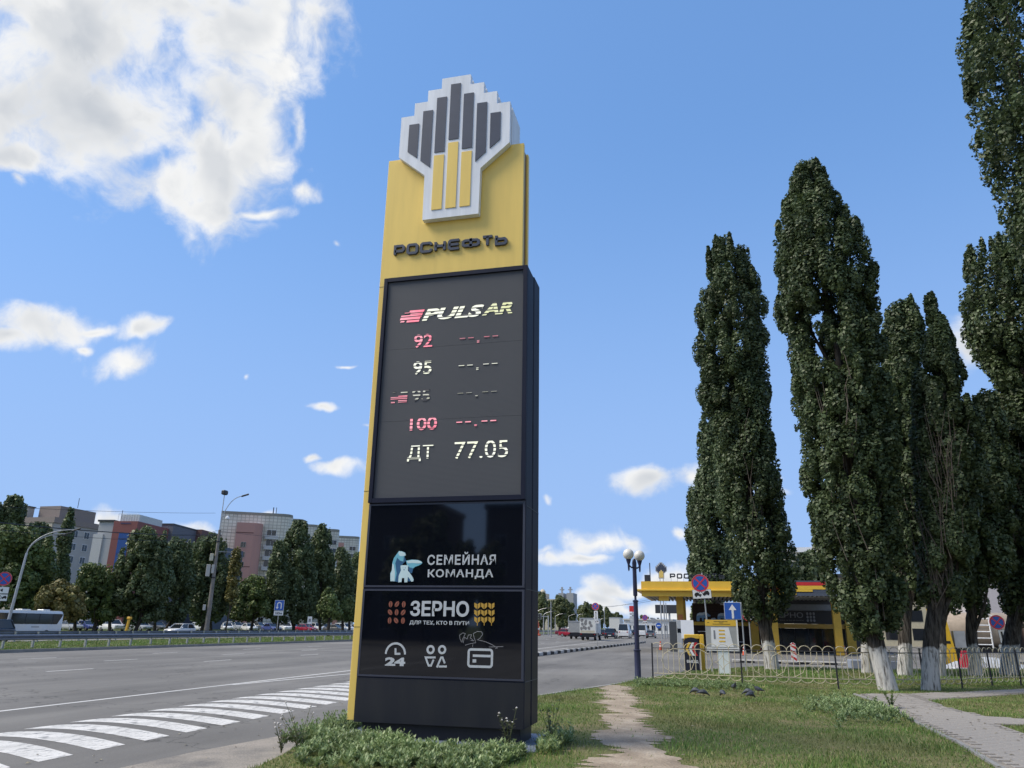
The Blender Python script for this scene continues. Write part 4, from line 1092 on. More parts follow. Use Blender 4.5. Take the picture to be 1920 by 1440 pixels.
profile_tree('poplar_tree', 'poplar standing right behind the twiggy one', 36.5, (1760, 1268),
    [(800, 1745, 1790), (900, 1735, 1830), (1000, 1730, 1830), (1080, 1735, 1815), (1130, 1745, 1795)], POP, 28000, .125, BARKW, .24, 28, PG, clump=.5)
profile_tree('poplar_tree', 'leaning poplar with a forked trunk beside the tank truck', 38, (1828, 1268),
    [(738, 1828, 1862), (790, 1818, 1885), (850, 1806, 1905), (950, 1798, 1905), (1050, 1790, 1900), (1110, 1795, 1870), (1150, 1800, 1840)], POP, 50000, .122, BARKW, .22, 29, PG, clump=.38, bend=True)
profile_tree('poplar_tree', 'thick dark poplar beside the round sign at the edge of the photo', 40, (1890, 1262),
    [(438, 1868, 1930), (470, 1810, 1960), (520, 1797, 1980), (560, 1795, 1990), (600, 1800, 2000), (640, 1815, 2000), (680, 1842, 2000), (720, 1852, 2000), (760, 1866, 2000), (800, 1856, 2000), (900, 1850, 2000), (1000, 1852, 2000), (1080, 1858, 1980), (1140, 1876, 1940)],
    POP, 84000, .125, BARKW, .32, 30, PG, clump=.38, twigs=12)
profile_tree('poplar_tree', 'nearest poplar leaning into the upper corner above the others', 27, (2110, 1290),
    [(-330, 1890, 1960), (-200, 1830, 2040), (-80, 1800, 2080), (0, 1786, 2100), (60, 1787, 2110), (150, 1793, 2120), (240, 1815, 2130), (320, 1843, 2140), (390, 1868, 2150), (440, 1898, 2160), (600, 1950, 2170), (900, 1970, 2180), (1100, 2000, 2160)],
    POP, 100000, .10, BARKW, .28, 31, PG, clump=.30)

profile_tree('street_tree', 'bushy tree filling the gap behind the striped canopy end', 98, (1516, 1210),
    [(1042, 1508, 1524), (1060, 1494, 1540), (1085, 1484, 1556), (1110, 1484, 1560), (1140, 1495, 1545)], POP, 12000, .36, BARK, .25, 32, None, clump=.8)
# trees across the road, in front of the houses
LG = 'trees beyond the far carriageway'
def ltree(label, D, bx, prof, m, n, size, seed, name='street_tree', clump=1.0, zst=1.0, tr=.22):
    mid_ = sum((a + b_) / 2 for _, a, b_ in prof) / len(prof); prof = [(min(y_, 1160), mid_ + (a - mid_) * 1.12, mid_ + (b_ - mid_) * 1.12) for y_, a, b_ in prof]; n = int(n * 2.0); size = size * .78
    return profile_tree(name, label, D, (bx, 1188), prof, m, n, size, BARK, tr, seed, LG, clump=clump, zst=zst, base_z=.02, hollow=.35)
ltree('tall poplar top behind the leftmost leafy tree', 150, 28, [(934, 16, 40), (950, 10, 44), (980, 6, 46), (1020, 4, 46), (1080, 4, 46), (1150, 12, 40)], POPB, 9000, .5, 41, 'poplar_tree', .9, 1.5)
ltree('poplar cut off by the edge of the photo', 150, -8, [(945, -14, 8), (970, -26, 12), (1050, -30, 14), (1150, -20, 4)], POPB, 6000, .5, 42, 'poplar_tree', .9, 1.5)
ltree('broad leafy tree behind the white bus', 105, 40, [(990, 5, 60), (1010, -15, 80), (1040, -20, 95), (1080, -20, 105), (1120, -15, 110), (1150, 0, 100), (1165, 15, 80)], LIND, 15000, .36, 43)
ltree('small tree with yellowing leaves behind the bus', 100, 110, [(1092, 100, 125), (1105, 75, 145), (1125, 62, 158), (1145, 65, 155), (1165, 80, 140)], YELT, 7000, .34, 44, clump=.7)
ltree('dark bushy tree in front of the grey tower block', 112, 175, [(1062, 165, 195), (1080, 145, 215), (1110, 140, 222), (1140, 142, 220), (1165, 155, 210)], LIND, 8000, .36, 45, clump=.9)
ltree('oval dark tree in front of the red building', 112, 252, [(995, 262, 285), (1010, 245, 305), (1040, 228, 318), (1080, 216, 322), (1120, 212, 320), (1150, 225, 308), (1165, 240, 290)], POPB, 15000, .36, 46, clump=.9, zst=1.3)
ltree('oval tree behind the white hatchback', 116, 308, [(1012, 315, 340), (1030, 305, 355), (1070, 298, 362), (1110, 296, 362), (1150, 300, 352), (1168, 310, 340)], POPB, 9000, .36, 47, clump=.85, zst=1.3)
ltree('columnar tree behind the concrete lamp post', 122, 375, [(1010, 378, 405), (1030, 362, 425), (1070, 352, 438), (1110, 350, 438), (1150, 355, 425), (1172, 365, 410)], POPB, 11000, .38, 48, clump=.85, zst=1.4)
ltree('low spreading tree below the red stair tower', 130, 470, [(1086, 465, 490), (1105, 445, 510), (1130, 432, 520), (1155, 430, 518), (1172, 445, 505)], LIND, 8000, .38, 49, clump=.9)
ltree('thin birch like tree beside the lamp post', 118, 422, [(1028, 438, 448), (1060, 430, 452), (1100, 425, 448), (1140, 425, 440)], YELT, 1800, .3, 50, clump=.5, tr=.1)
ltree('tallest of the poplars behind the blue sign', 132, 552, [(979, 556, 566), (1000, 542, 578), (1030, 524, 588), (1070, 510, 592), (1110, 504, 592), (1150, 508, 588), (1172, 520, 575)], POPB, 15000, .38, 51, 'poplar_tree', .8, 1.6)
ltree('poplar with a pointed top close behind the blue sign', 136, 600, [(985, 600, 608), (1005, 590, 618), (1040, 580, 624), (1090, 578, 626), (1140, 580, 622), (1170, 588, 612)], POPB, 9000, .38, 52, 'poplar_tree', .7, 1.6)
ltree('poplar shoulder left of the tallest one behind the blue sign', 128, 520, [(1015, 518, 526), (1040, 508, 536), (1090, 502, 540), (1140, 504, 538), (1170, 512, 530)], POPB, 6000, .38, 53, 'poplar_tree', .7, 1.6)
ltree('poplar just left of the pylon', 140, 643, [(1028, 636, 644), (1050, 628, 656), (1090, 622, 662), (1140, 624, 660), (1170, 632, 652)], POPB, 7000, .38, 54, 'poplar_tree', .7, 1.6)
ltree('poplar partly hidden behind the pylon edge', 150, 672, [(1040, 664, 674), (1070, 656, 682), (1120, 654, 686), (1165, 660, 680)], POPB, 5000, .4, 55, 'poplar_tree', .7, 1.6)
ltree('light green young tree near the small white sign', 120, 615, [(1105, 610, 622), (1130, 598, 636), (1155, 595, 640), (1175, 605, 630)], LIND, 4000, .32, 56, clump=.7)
for k, (D, bx, yt, w, lab) in enumerate(((128, 205, 1095, 24, 'small tree beside the parked white estate car'), (132, 290, 1110, 26, 'low tree behind the yellow post'), (140, 395, 1105, 30, 'low tree behind the lamp post boxes'), (140, 700, 1095, 30, 'low tree hidden behind the pylon'), (120, 140, 1115, 22, 'low tree above the parked silver car'), (135, 655, 1120, 24, 'low bushy tree by the pylon edge'))):
    ltree(lab, D, bx, [(yt, bx - 5, bx + 8), (yt + 20, bx - w * .8, bx + w * .8), (yt + 45, bx - w, bx + w), (1165, bx - w * .8, bx + w * .8), (1175, bx - w * .4, bx + w * .5)], LIND, 5000, .34, 60 + k, clump=.8)

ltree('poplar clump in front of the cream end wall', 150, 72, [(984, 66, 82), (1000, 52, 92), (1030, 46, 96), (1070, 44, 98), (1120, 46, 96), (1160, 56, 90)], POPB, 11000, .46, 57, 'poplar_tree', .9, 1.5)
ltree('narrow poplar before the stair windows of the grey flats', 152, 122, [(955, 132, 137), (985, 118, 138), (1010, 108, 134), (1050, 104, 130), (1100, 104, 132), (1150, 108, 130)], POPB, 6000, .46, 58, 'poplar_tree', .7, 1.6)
# avenue of trees along the far side of the road, into the distance
def simple_tree(H, W, n, size, seed, m, zst=1.2):
    r = np.random.default_rng(seed); cent, rad = [], []
    for k in range(60):
        z = r.uniform(.2, .97); Rz = W * (math.sin(math.pi * min(1, (1.02 - z) / .85) ** .75) * .9 + .08)
        th = r.uniform(0, 2 * math.pi); rr = Rz * math.sqrt(r.uniform(.2, 1)) * .8
        cent.append((rr * math.cos(th), rr * math.sin(th), z * H)); rad.append(W * r.uniform(.22, .42))
    V, Fc = leaf_cloud(cent, rad, zst, n, size, seed)
    root = thing('avenue_tree', (0, 0, 0), 'tree', 'tree')
    tris('crown', V, Fc, m, root)
    MB().tube([(0, 0, -.1), (0.05, 0, H * .3), (0, 0.05, H * .85)], [.2, .16, .03], 7).build('trunk', BARK, root)
    return root
protos = [simple_tree(13, 2.6, 5200, .55, 71, SUNT), simple_tree(12, 3.0, 5200, .55, 72, SUNT), simple_tree(14, 2.3, 5200, .55, 73, SUNT, 1.5)]
ra = random.Random(9); used = [False] * 3
def avenue(x, y, s, label, group):
    i = ra.randrange(3)
    o = protos[i] if not used[i] else copy_tree(protos[i]); used[i] = True
    place(o, (x, y, 0), ra.uniform(0, 6), s, label, group); return o
for k in range(34):
    y = 175 + k * 11 + ra.uniform(-3, 3)
    if k >= 20: y = 395 + (k - 20) * 26
    s = (1.12 if y < 255 else .84) * ra.uniform(.9, 1.12)
    avenue(-50 - ra.uniform(0, 7) - (6 if y < 255 else 0), y, s, 'sunlit avenue tree along the far side of the road into the distance', 'avenue trees along the road')
for k in range(16):
    avenue(-64 - ra.uniform(0, 10), 190 + k * 13 + ra.uniform(-4, 4), ra.uniform(.95, 1.15), 'tree of the second row behind the avenue trees', 'second row of avenue trees')
for k in range(10):
    avenue(6 + ra.uniform(-3, 8) + k * 2.2, 150 + k * 22, ra.uniform(.45, .62), 'low bushy tree along the road past the filling station', 'trees past the filling station')
for x, y, s, lab in ((1.5, 112, .55, 'bushy dark tree seen below the canopy between pillar and wooden wall'), (-.6, 118, .5, 'tree seen just beside the yellow canopy pillar')):
    avenue(x, y, s, lab, None)
# ------------------------------------------------------------------ filling station
def B(name, m, parent, *boxes, **kw):
    mb = MB()
    for b_ in boxes: mb.box(*b_)
    return mb.build(name, m, parent, **kw)
DGREY = mat('dark_grey_cladding', (.035, .038, .045), .5); BGREY = mat('blue_grey_cladding', (.075, .09, .12), .5, var=.1)
SOFFIT = mat('soffit_slats', (.04, .04, .042), .6); LSLAT = mat('light_slat', (.42, .42, .40), .6)
WOODS = mat('brown_slat', (.045, .022, .016), .6, var=.25, scale=3)
SX, SY, SZ = -4.85, 64.0, RZ
CN = thing('station_canopy', (SX, SY, SZ), 'long yellow filling station canopy with striped right end on yellow pillars', 'canopy')
w = 15.6; D_ = 12.5
z0, z1 = 4.25, 5.42
# fascia, front: two yellow tiers with a ledge, right end in stripes
xs = 9.4
B('upper_fascia', YELLOW, CN, (0, xs, 0, .25, 4.80, z1))
B('fascia_ledge', YELLOW, CN, (-.45, xs, -.22, .22, 4.66, 4.795, .02))
B('lower_fascia', YELLOW, CN, (.02, xs, .03, .26, z0, 4.655))
B('side_fascia', YELLOW, CN, (-.001, .2, .252, D_, 4.3, z1 - .002))
B('side_ledge', YELLOW, CN, (-.44, -.002, .225, D_, 4.67, 4.79))
bands = [(xs + .01, 10.9, 4.25, 5.42, YELLOW), (10.91, 14.2, 5.12, 5.38, RED), (10.91, w, 4.84, 5.115, YELLOW), (10.91, 13.1, 4.66, 4.835, YELLOW), (13.11, w, 4.60, 4.835, BGREY), (10.91, 11.9, 4.45, 4.655, YELLOW), (11.91, w, 4.35, 4.595, BGREY), (14.21, w, 5.12, 5.38, BGREY), (10.91, w, 5.385, 5.5, BGREY)]
for (x0, x1, a, b_, m) in bands: B('fascia_stripe', m, CN, (x0, x1, 0.0 + (.03 if m is BGREY else 0), .25, a, b_ - .003))
B('fascia_patch', RED, CN, (9.6, 10.6, -.012, -.001, 4.72, 4.88))
B('roof_deck', DGREY, CN, (.2, w, .26, D_, 4.6, 5.2))
mb = MB()
for k in range(46): mb.box(.3 + k * .33, .3 + k * .33 + .16, .3, D_ - .1, 4.28, 4.42)
mb.build('soffit_slat', LSLAT, CN, kind='stuff')
B('soffit', SOFFIT, CN, (.2, w, .27, D_, 4.43, 4.58))
B('price_tag_sign', YELLOW, CN, (1.35, 2.15, .30, .36, 3.9, 4.27))
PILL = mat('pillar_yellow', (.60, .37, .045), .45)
for (x, y) in ((2.95, 2.0), (2.95, 10.5), (10.2, 2.0), (14.9, 2.0), (10.2, 10.5), (14.9, 10.5)):
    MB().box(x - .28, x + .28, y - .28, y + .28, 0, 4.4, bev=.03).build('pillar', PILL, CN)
B('pillar_sign', mat('poster_orange', (.5, .18, .05), .5), CN, (2.75, 3.15, 1.66, 1.715, 2.0, 2.9))
# emblem and letters standing on the canopy
emblem(CN, lambda mb, n, m, p: mb.build(n, m, p), .425, 1.65, 5.42 + .22 - 8.66 * .425, .15, False, .118, mat('emblem_grey', (.40, .41, .43), .5))
for ch, i in zip('РОСНЕФТЬ', range(8)):
    mb = MB(); x0 = 2.32 + i * .55; glyph(mb, ch, x0, x0 + (.44 if ch != 'Ф' else .50), 5.64, 6.05, .105, .15, .25); mb.build('letter', mat('letter_dark', (.03, .034, .045), .5), CN)
mb = MB()
for x in (1.52, 1.78): mb.box(x - .02, x + .02, .28, .32, 5.42, 5.85)
for i in range(9): mb.box(2.4 + i * .5, 2.42 + i * .5, .26, .29, 5.42, 5.8)
mb.build('letter_stay', DGREY, CN, kind='stuff')
mb = MB(); mb.tube([(.5, 4, 5.4), (.5, 4, 7.2)], .04, 6); mb.box(.0, .5, 4.1, 4.2, 5.45, 6.2); mb.build('roof_sign_back', DGREY, CN)

# shop behind: slatted wall with bears, dark cafe front under the canopy
SH = thing('station_shop', (-1.05, 74.5, SZ), 'low filling station shop with brown slatted wall and dark cafe front', 'shop')
wl_ = mat('slat_gap_brown', (.018, .010, .008), .8)
B('wall', wl_, SH, (0, 5.9, .06, 9, 0, 4.05))
o_ = MB().box(0, 5.9, 0, .055, 0, .10).build('slat', WOODS); slm = o_.data; bpy.data.objects.remove(o_)
for k in range(30): inst('slat', slm, SH, (0, 0, .03 + k * .133))
B('yellow_band', YELLOW, SH, (-.05, 5.95, -.06, -.001, 2.12, 2.42))
B('wall_lamp', WHITE, SH, (2.55, 3.2, -.12, -.001, 3.92, 4.05)); 
B('shelf_light', WHITE, SH, (.4, 1.4, -.1, -.002, 1.55, 1.62)); B('shelf_light', WHITE, SH, (3.9, 4.4, -.1, -.002, .7, .78)); B('shelf_light', WHITE, SH, (5.1, 5.7, -.1, -.002, 1.2, 1.28)); B('notice', RED, SH, (5.15, 5.8, -.1, -.002, 1.75, 2.05))
ICEA, ICEB = mat('bear_ice_light', (.66, .78, .88), .5), mat('bear_ice_mid', (.22, .42, .68), .5)
def bear(x, z, L, flip=1):
    P = lambda u, v: (x + (u if flip > 0 else 1 - u) * L, z + v * L)
    body = [(0, .05), (.02, .35), (.08, .52), (.25, .60), (.45, .60), (.60, .66), (.72, .64), (.86, .50), (1.0, .42), (.98, .34), (.84, .33), (.74, .36), (.72, .2), (.74, 0), (.62, 0), (.60, .22), (.52, .24), (.50, .02), (.40, .02), (.38, .24), (.24, .24), (.22, 0), (.08, 0)]
    pts = [P(*k) for k in body]
    if flip > 0: pts = pts[::-1]
    mb = MB(); mb.prism(pts, -.08, -.03); mb.build('bear_emblem', ICEB, SH)
    hi = [(.03, .35), (.08, .50), (.25, .585), (.45, .585), (.60, .64), (.70, .62), (.80, .5), (.60, .46), (.40, .40), (.20, .42)]
    pts = [P(*k) for k in hi]; pts = pts[::-1] if flip > 0 else pts
    mb = MB(); mb.prism(pts, -.092, -.081); mb.build('bear_highlight', ICEA, SH)
bear(.33, 2.47, 1.28, 1); bear(1.62, 2.47, .5, 1); bear(2.2, 2.47, 1.25, 1)
CF = 6.2   # cafe front x offset, further forward
B('cafe_wall', DGREY, SH, (5.95, 13.6, -3.0, 9, 3.5, 4.5))
B('cafe_window_band', mat('cafe_clerestory', (.20, .22, .24), .3), SH, (6.2, 12.6, -3.06, -3.005, 3.45, 3.95))
B('cafe_sign_board', mat('cafe_sign_black', (.008, .008, .009), .5), SH, (6.3, 12.5, -3.3, -3.0, 2.35, 3.42))
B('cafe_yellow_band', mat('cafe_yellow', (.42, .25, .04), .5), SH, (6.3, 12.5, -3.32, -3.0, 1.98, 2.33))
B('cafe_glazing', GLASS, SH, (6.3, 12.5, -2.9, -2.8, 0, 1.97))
for x in (7.4, 8.5, 9.6, 10.7, 11.8): B('mullion', BLACKM, SH, (x - .03, x + .03, -2.95, -2.905, 0, 1.97))
B('cafe_side_wall', mat('side_panel_grey', (.055, .056, .062), .6), SH, (12.7, 15.4, -2.6, 9, 0, 3.6)); B('cafe_side_band', YELLOW, SH, (12.72, 15.4, -2.68, -2.61, 2.0, 2.3))
SGN = mat('sign_letter_grey', (.20, .20, .20), .5)
text('sign_letter', 'ЗЕРНО', SGN, SH, 6.75, 9.25, 2.82, 3.28, -3.305, .02, .01)
me_ = text_me('ДЛЯ ТЕХ, КТО В ПУТИ', 6.75, 9.25, 2.55, 2.66, -3.305, .02, .01); me_.materials.clear(); me_.materials.append(SGN); inst('sign_lettering', me_, SH)
for i in range(3):
    for j in range(3): MB().prism(ell(9.6 + i * .26, 2.62 + j * .28, .09, .12, 10), -3.325, -3.305).build('grain_mark', SGN, SH)
for (x0, x1) in ((4.75, 5.5), (12.52, 13.2)): B('yellow_column', PILL, SH, (x0, x1, -3.6, -3.1, 0, 3.3))

FD = thing('fuel_dispenser', tuple(AY(1268, 1222, 61.5).xy) + (SZ,), 'tall grey fuel dispenser beside the yellow canopy pillar', 'dispenser')
B('dark_case', mat('dispenser_dark', (.06, .065, .07), .5), FD, (-.42, .12, -.3, .3, 0, 2.3, .02)); B('light_case', mat('dispenser_light', (.42, .44, .45), .45), FD, (.13, .5, -.32, .3, 0, 2.4, .02))
B('display', GLASS, FD, (.17, .46, -.335, -.325, 1.5, 1.8)); B('nozzle', BLACKM, FD, (.5, .58, -.1, .05, .8, 1.2)); B('dispenser_foot', CONC, FD, (-.6, .7, -.5, .5, -.05, .12))
WB = thing('white_hoarding', tuple(AY(1291, 1222, 60.0).xy) + (SZ,), 'blank white panel standing beside the fuel dispenser', 'panel')
B('panel', mat('hoarding_white', (.80, .82, .84), .5, var=.03), WB, (-.46, .46, 0, .06, 1.1, 2.40)); B('panel_leg', GREYM, WB, (-.40, -.34, .065, .12, 0, 2.35)); B('panel_leg', GREYM, WB, (.34, .40, .065, .12, 0, 2.35))

# exit pillar with chevrons and its yellow guard rail
EX = thing('exit_pillar', (-.60, 34.2, 0), 'dark exit pillar with red, white and yellow chevrons beside the driveway', 'exit sign')
q = [(-.30, 0), (.30, 0), (.30, 1.15)] + [(.30 * math.cos(t_), 1.15 + .17 * math.sin(t_)) for t_ in [math.pi * k / 8 for k in range(1, 8)]] + [(-.30, 1.15)]
MB().prism(q, -.12, .12).build('pillar_body', NAVY, EX)
for dx, m in ((-.13, YELLOW), (.01, WHITE), (.13, RED)):
    mb = MB(); x = dx; mb.prism([(x - .12, .86), (x + .02, .60), (x + .12, .60), (x - .02, .86), (x + .12, 1.12), (x + .02, 1.12)], -.127, -.121); mb.build('chevron', m, EX)
text('lettering', 'ВЫЕЗД', WHITE, EX, -.21, .25, .30, .43, -.121, .006, .02)
YG = thing('yellow_guard_rail', (-.27, 34.5, 0), 'yellow right-angled pipe guard over the exit pillar', 'guard rail')
B('post', YELLOW, YG, (.02, .20, -.05, .1, -.1, 1.44, .02)); B('rail', YELLOW, YG, (-.62, .0195, -.05, .1, 1.26, 1.44, .02))

# information board on a broad white leg
IB = thing('information_board', (.66, 32.5, 0), 'white and yellow information board on a broad white leg behind the fence', 'board')
B('leg', mat('board_white', (.72, .78, .78), .5, var=.05), IB, (-.24, .24, -.06, .06, -.05, .97)); B('panel', mat('board_grey', (.36, .37, .37), .5), IB, (-.72, .66, -.09, -.02, .93, 2.22))
B('header', YELLOW, IB, (-.715, .60, -.102, -.091, 1.96, 2.215)); B('edge', WHITE, IB, (.605, .665, -.105, -.091, .94, 2.215)); B('footer', WHITE, IB, (-.715, .60, -.1, -.091, 1.02, 1.06)); B('footer', WHITE, IB, (-.715, .60, -.1, -.091, .94, .98))
MB().prism([(-.50, 1.10), (.44, 1.10), (.28, 1.90), (-.48, 1.90)], -.1, -.091).build('plan_sheet', WHITE, IB)
for k in range(4): B('plan_mark', YELLOW, IB, (-.16, .10, -.106, -.101, 1.30 + k * .15, 1.36 + k * .15))
B('plan_mark', mat('plan_grey', (.22, .23, .26), .5), IB, (-.38, -.31, -.106, -.101, 1.42, 1.78))
for x0, x1, z in ((-.35, .25, 2.14), (-.12, .05, 2.085), (-.40, .35, 2.03), (-.62, -.54, 2.1)): B('header_line', mat('print_dark', (.03, .03, .03), .5), IB, (x0, x1, -.107, -.1025, z, z + .018))

IB.scale = (.9, .9, .91)
# ------------------------------------------------------------------ road signs
def disc(mb, r, y0, y1, n=28, cx=0, cz=0): return mb.prism(ell(cx, cz, r, r, n), y0, y1)
def no_stopping(parent, z, r=.35, x=0.0):
    disc(MB(), r, -.025, 0, cx=x, cz=z).build('sign_face', REDS, parent); mb = MB(); disc(mb, r * .985, -.001, .012, cx=x, cz=z).build('sign_back', GREYM, parent)
    mb = MB(); ring(mb, x, z, r * .955, r * 1.0, -.031, -.0255, n=28); mb.build('sign_edge', mat('sign_edge_pink', (.65, .25, .30), .4), parent)
    disc(MB(), r * .80, -.029, -.0255, cx=x, cz=z).build('blue_field', BLUES, parent)
    for sgn in (1, -1):
        mb = MB(); k = r * .80 * .7071; stroke(mb, [(x - k, z - sgn * k), (x + k, z + sgn * k)], r * .17, -.034 - .001 * sgn, -.0295); mb.build('red_stripe', REDS, parent)
def plate(parent, x0, x1, z0, z1, m=WHITE, y=-.02):
    B('plate', mat('plate_edge', (.06, .06, .06), .5), parent, (x0, x1, y, y + .015, z0, z1)); B('plate_face', m, parent, (x0 + .012, x1 - .012, y - .004, y - .0005, z0 + .012, z1 - .012))
SBLK = mat('sign_black', (.012, .012, .014), .5)
def tow_truck(parent, x, z, s, y=-.028):
    mb = MB()
    mb.prism([(x - .30 * s, z - .07 * s), (x - .02 * s, z - .07 * s), (x - .02 * s, z - .01 * s), (x - .12 * s, z + .0 * s), (x - .17 * s, z + .07 * s), (x - .26 * s, z + .05 * s), (x - .30 * s, z)], y, y + .004)
    stroke(mb, [(x - .14 * s, z + .0 * s), (x - .06 * s, z + .13 * s), (x + .04 * s, z + .0 * s)], .022 * s, y, y + .004)
    mb.prism([(x + .03 * s, z - .06 * s), (x + .30 * s, z - .02 * s), (x + .30 * s, z + .04 * s), (x + .25 * s, z + .12 * s), (x + .13 * s, z + .10 * s), (x + .08 * s, z + .04 * s), (x + .03 * s, z + .02 * s)], y, y + .004)
    mb.build('tow_pictogram', SBLK, parent)
    mb = MB(); 
    for wx in (-.24, -.08): disc(mb, .035 * s, y - .001, y + .004, 10, x + wx * s, z - .085 * s)
    for wx in (.10, .25): disc(mb, .035 * s, y - .001, y + .004, 10, x + wx * s, z - .05 * s + wx * .05)
    mb.build('tow_wheels', SBLK, parent)
def pole(parent, h, r=.03, y=.045, x=0.0, m=None): MB().tube([(x, y, -.15), (x, y, h)], r, 8).build('pole', m or GREYM, parent)

p = PD(1335, 1250, 33.2)
S1 = thing('no_stopping_sign', (p.x, p.y, 0), 'round no-stopping sign with a tow-truck plate above the information board', 'road sign')
no_stopping(S1, PD(1328, 1093, 33.2).z, .355, -.12); plate(S1, -.47, .29, 2.86, 3.23); tow_truck(S1, -.09, 3.05, 1.0); pole(S1, 3.9)
S1.rotation_euler = (0, R(-2.5), R(2))
p = PD(1399, 1252, 35.2)
S2 = thing('one_way_sign', (p.x, p.y, 0), 'square blue sign with a white upward arrow beside the poplar trunk', 'road sign')
B('sign_plate', WHITE, S2, (-.73, -.04, -.02, .0, 2.07, 2.78)); B('sign_field', BLUES, S2, (-.715, -.055, -.025, -.021, 2.085, 2.765)); pole(S2, 2.79, x=-.01)
MB().prism([(-.43, 2.11), (-.34, 2.11), (-.34, 2.46), (-.22, 2.46), (-.385, 2.70), (-.55, 2.46), (-.43, 2.46)], -.031, -.026).build('arrow', WHITE, S2)
p = PD(1411, 1245, 43)
S3 = thing('no_vehicles_sign', (p.x, p.y, 0), 'round white sign with a red rim half hidden by poplar leaves', 'road sign')
zc_ = PD(1411, 1152, 43).z
disc(MB(), .36, -.02, 0, cz=zc_).build('sign_face', mat('sign_white', (.78, .80, .82), .45), S3); mb = MB(); ring(mb, 0, zc_, .29, .36, -.026, -.0205); mb.build('red_rim', REDS, S3); pole(S3, zc_ + .3)
p = PD(1905, 1255, 44)
S4 = thing('no_stopping_sign', (p.x, p.y, 0), 'round no-stopping sign with arrow and tow plates near the edge of the lawn', 'road sign')
z4 = PD(1892, 1166, 44).z
no_stopping(S4, z4, .33, -.30); plate(S4, -.36, -.02, z4 - .95, z4 - .34); MB().prism([(-.22, z4 - .9), (-.16, z4 - .78), (-.18, z4 - .78), (-.18, z4 - .42), (-.26, z4 - .42), (-.26, z4 - .78), (-.28, z4 - .78)], -.03, -.025).build('arrow', SBLK, S4)
plate(S4, -.48, .18, z4 - 1.33, z4 - .98); tow_truck(S4, -.15, z4 - 1.15, .9); pole(S4, z4, x=-.15); S4.rotation_euler = (0, R(-4), 0)
p = PD(1120, 1212, 78.5)
S5 = thing('no_stopping_sign', (p.x, p.y, RZ), 'round no-stopping sign with arrow plate on the striped kerb in front of the truck', 'road sign')
z5 = PD(1117, 1137, 78.5).z - RZ
no_stopping(S5, z5, .36, -.12); plate(S5, -.28, .12, z5 - 1.28, z5 - .42)
MB().prism([(-.08, z5 - 1.22), (.0, z5 - 1.07), (-.05, z5 - 1.07), (-.05, z5 - .63), (.0, z5 - .63), (-.08, z5 - .48), (-.16, z5 - .63), (-.11, z5 - .63), (-.11, z5 - 1.07), (-.16, z5 - 1.07)], -.03, -.025).build('arrow', SBLK, S5)
plate(S5, -.26, .22, z5 - 1.62, z5 - 1.32); tow_truck(S5, -.02, z5 - 1.46, .6); pole(S5, z5)
p = PD(1211, 1206, 100)
S6 = thing('no_stopping_sign', (p.x, p.y, RZ), 'distant no-stopping sign at the far end of the striped kerb', 'road sign')
z6 = PD(1209, 1158, 100).z - RZ; no_stopping(S6, z6, .35); pole(S6, z6); plate(S6, -.3, .3, z6 - .85, z6 - .42); tow_truck(S6, 0, z6 - .62, .8)
p = PD(1236, 1200, 112)
S7 = thing('round_blue_sign', (p.x, p.y, RZ), 'small round blue direction sign far behind the fence end', 'road sign')
z7 = PD(1236, 1173, 112).z - RZ; disc(MB(), .38, -.02, 0, cz=z7).build('sign_face', BLUES, S7); B('white_bar', WHITE, S7, (-.24, .24, -.027, -.0205, z7 - .05, z7 + .05)); pole(S7, z7)
p = PD(1227, 1200, 118)
S8 = thing('round_grey_sign', (p.x, p.y, RZ), 'round sign seen from behind beside the blue direction sign', 'road sign')
z8 = PD(1231, 1164, 118).z - RZ; disc(MB(), .4, -.02, 0, cz=z8).build('sign_back', GREYM, S8); pole(S8, z8, y=-.05)

# red and white beacon, cones, plastic barriers, kerb island
p = G(1490, 1246, RZ)
BC = thing('striped_beacon', (p.x, p.y, RZ), 'red and white diagonally striped traffic beacon on a black foot', 'beacon')
q = [(-.14, .1), (.14, .1), (.14, 1.02)] + [(.14 * math.cos(t_), 1.02 + .13 * math.sin(t_)) for t_ in [math.pi * k / 6 for k in range(1, 6)]] + [(-.14, 1.02)]
MB().prism(q, -.03, .03).build('blade', mat('beacon_white', (.74, .72, .72), .5), BC)
for z in (.18, .48, .78): MB().prism([(-.139, z + .18), (.139, z), (.139, z + .13), (-.139, z + .31)], -.034, -.031).build('red_stripe', RED, BC)
MB().prism([(-.08, 1.10), (.10, 1.0), (.12, 1.06), (.0, 1.15)], -.034, -.031).build('red_stripe', RED, BC)
MB().lathe([(.32, 0), (.32, .06), (.1, .12)], 14).build('foot', RUBBER, BC)
def cone(px, py, label, h=.7):
    p = G(px, py, RZ); t_ = thing('traffic_cone', (p.x, p.y, RZ), label, 'traffic cone', 'traffic cones')
    MB().lathe([(.15, .03), (.03, h)], 12).build('cone_body', mat('cone_orange', (.62, .09, .03), .5), t_); B('cone_foot', BLACKM, t_, (-.19, .19, -.19, .19, 0, .03))
    for z in (.3, .5): MB().lathe([(.15 - .12 * (z - .03) / (h - .03) + .004, z), (.15 - .12 * (z + .08 - .03) / (h - .03) + .004, z + .08)], 12).build('cone_band', WHITE, t_)
cone(1239, 1219, 'orange and white cone on the driveway near the dispenser', .75); cone(1396, 1229, 'orange and white cone right of the information board'); cone(1426, 1222, 'orange cone beside the yellow cafe column'); cone(1585, 1228, 'orange cone behind the fence under the poplars')
IS = thing('kerb_island', (6.0, 47.5, RZ), 'grey concrete kerb island with openings behind the fence', 'kerb')
B('kerb_body', CONC, IS, (-4.6, 4.4, -.5, .5, 0, .16, .03))
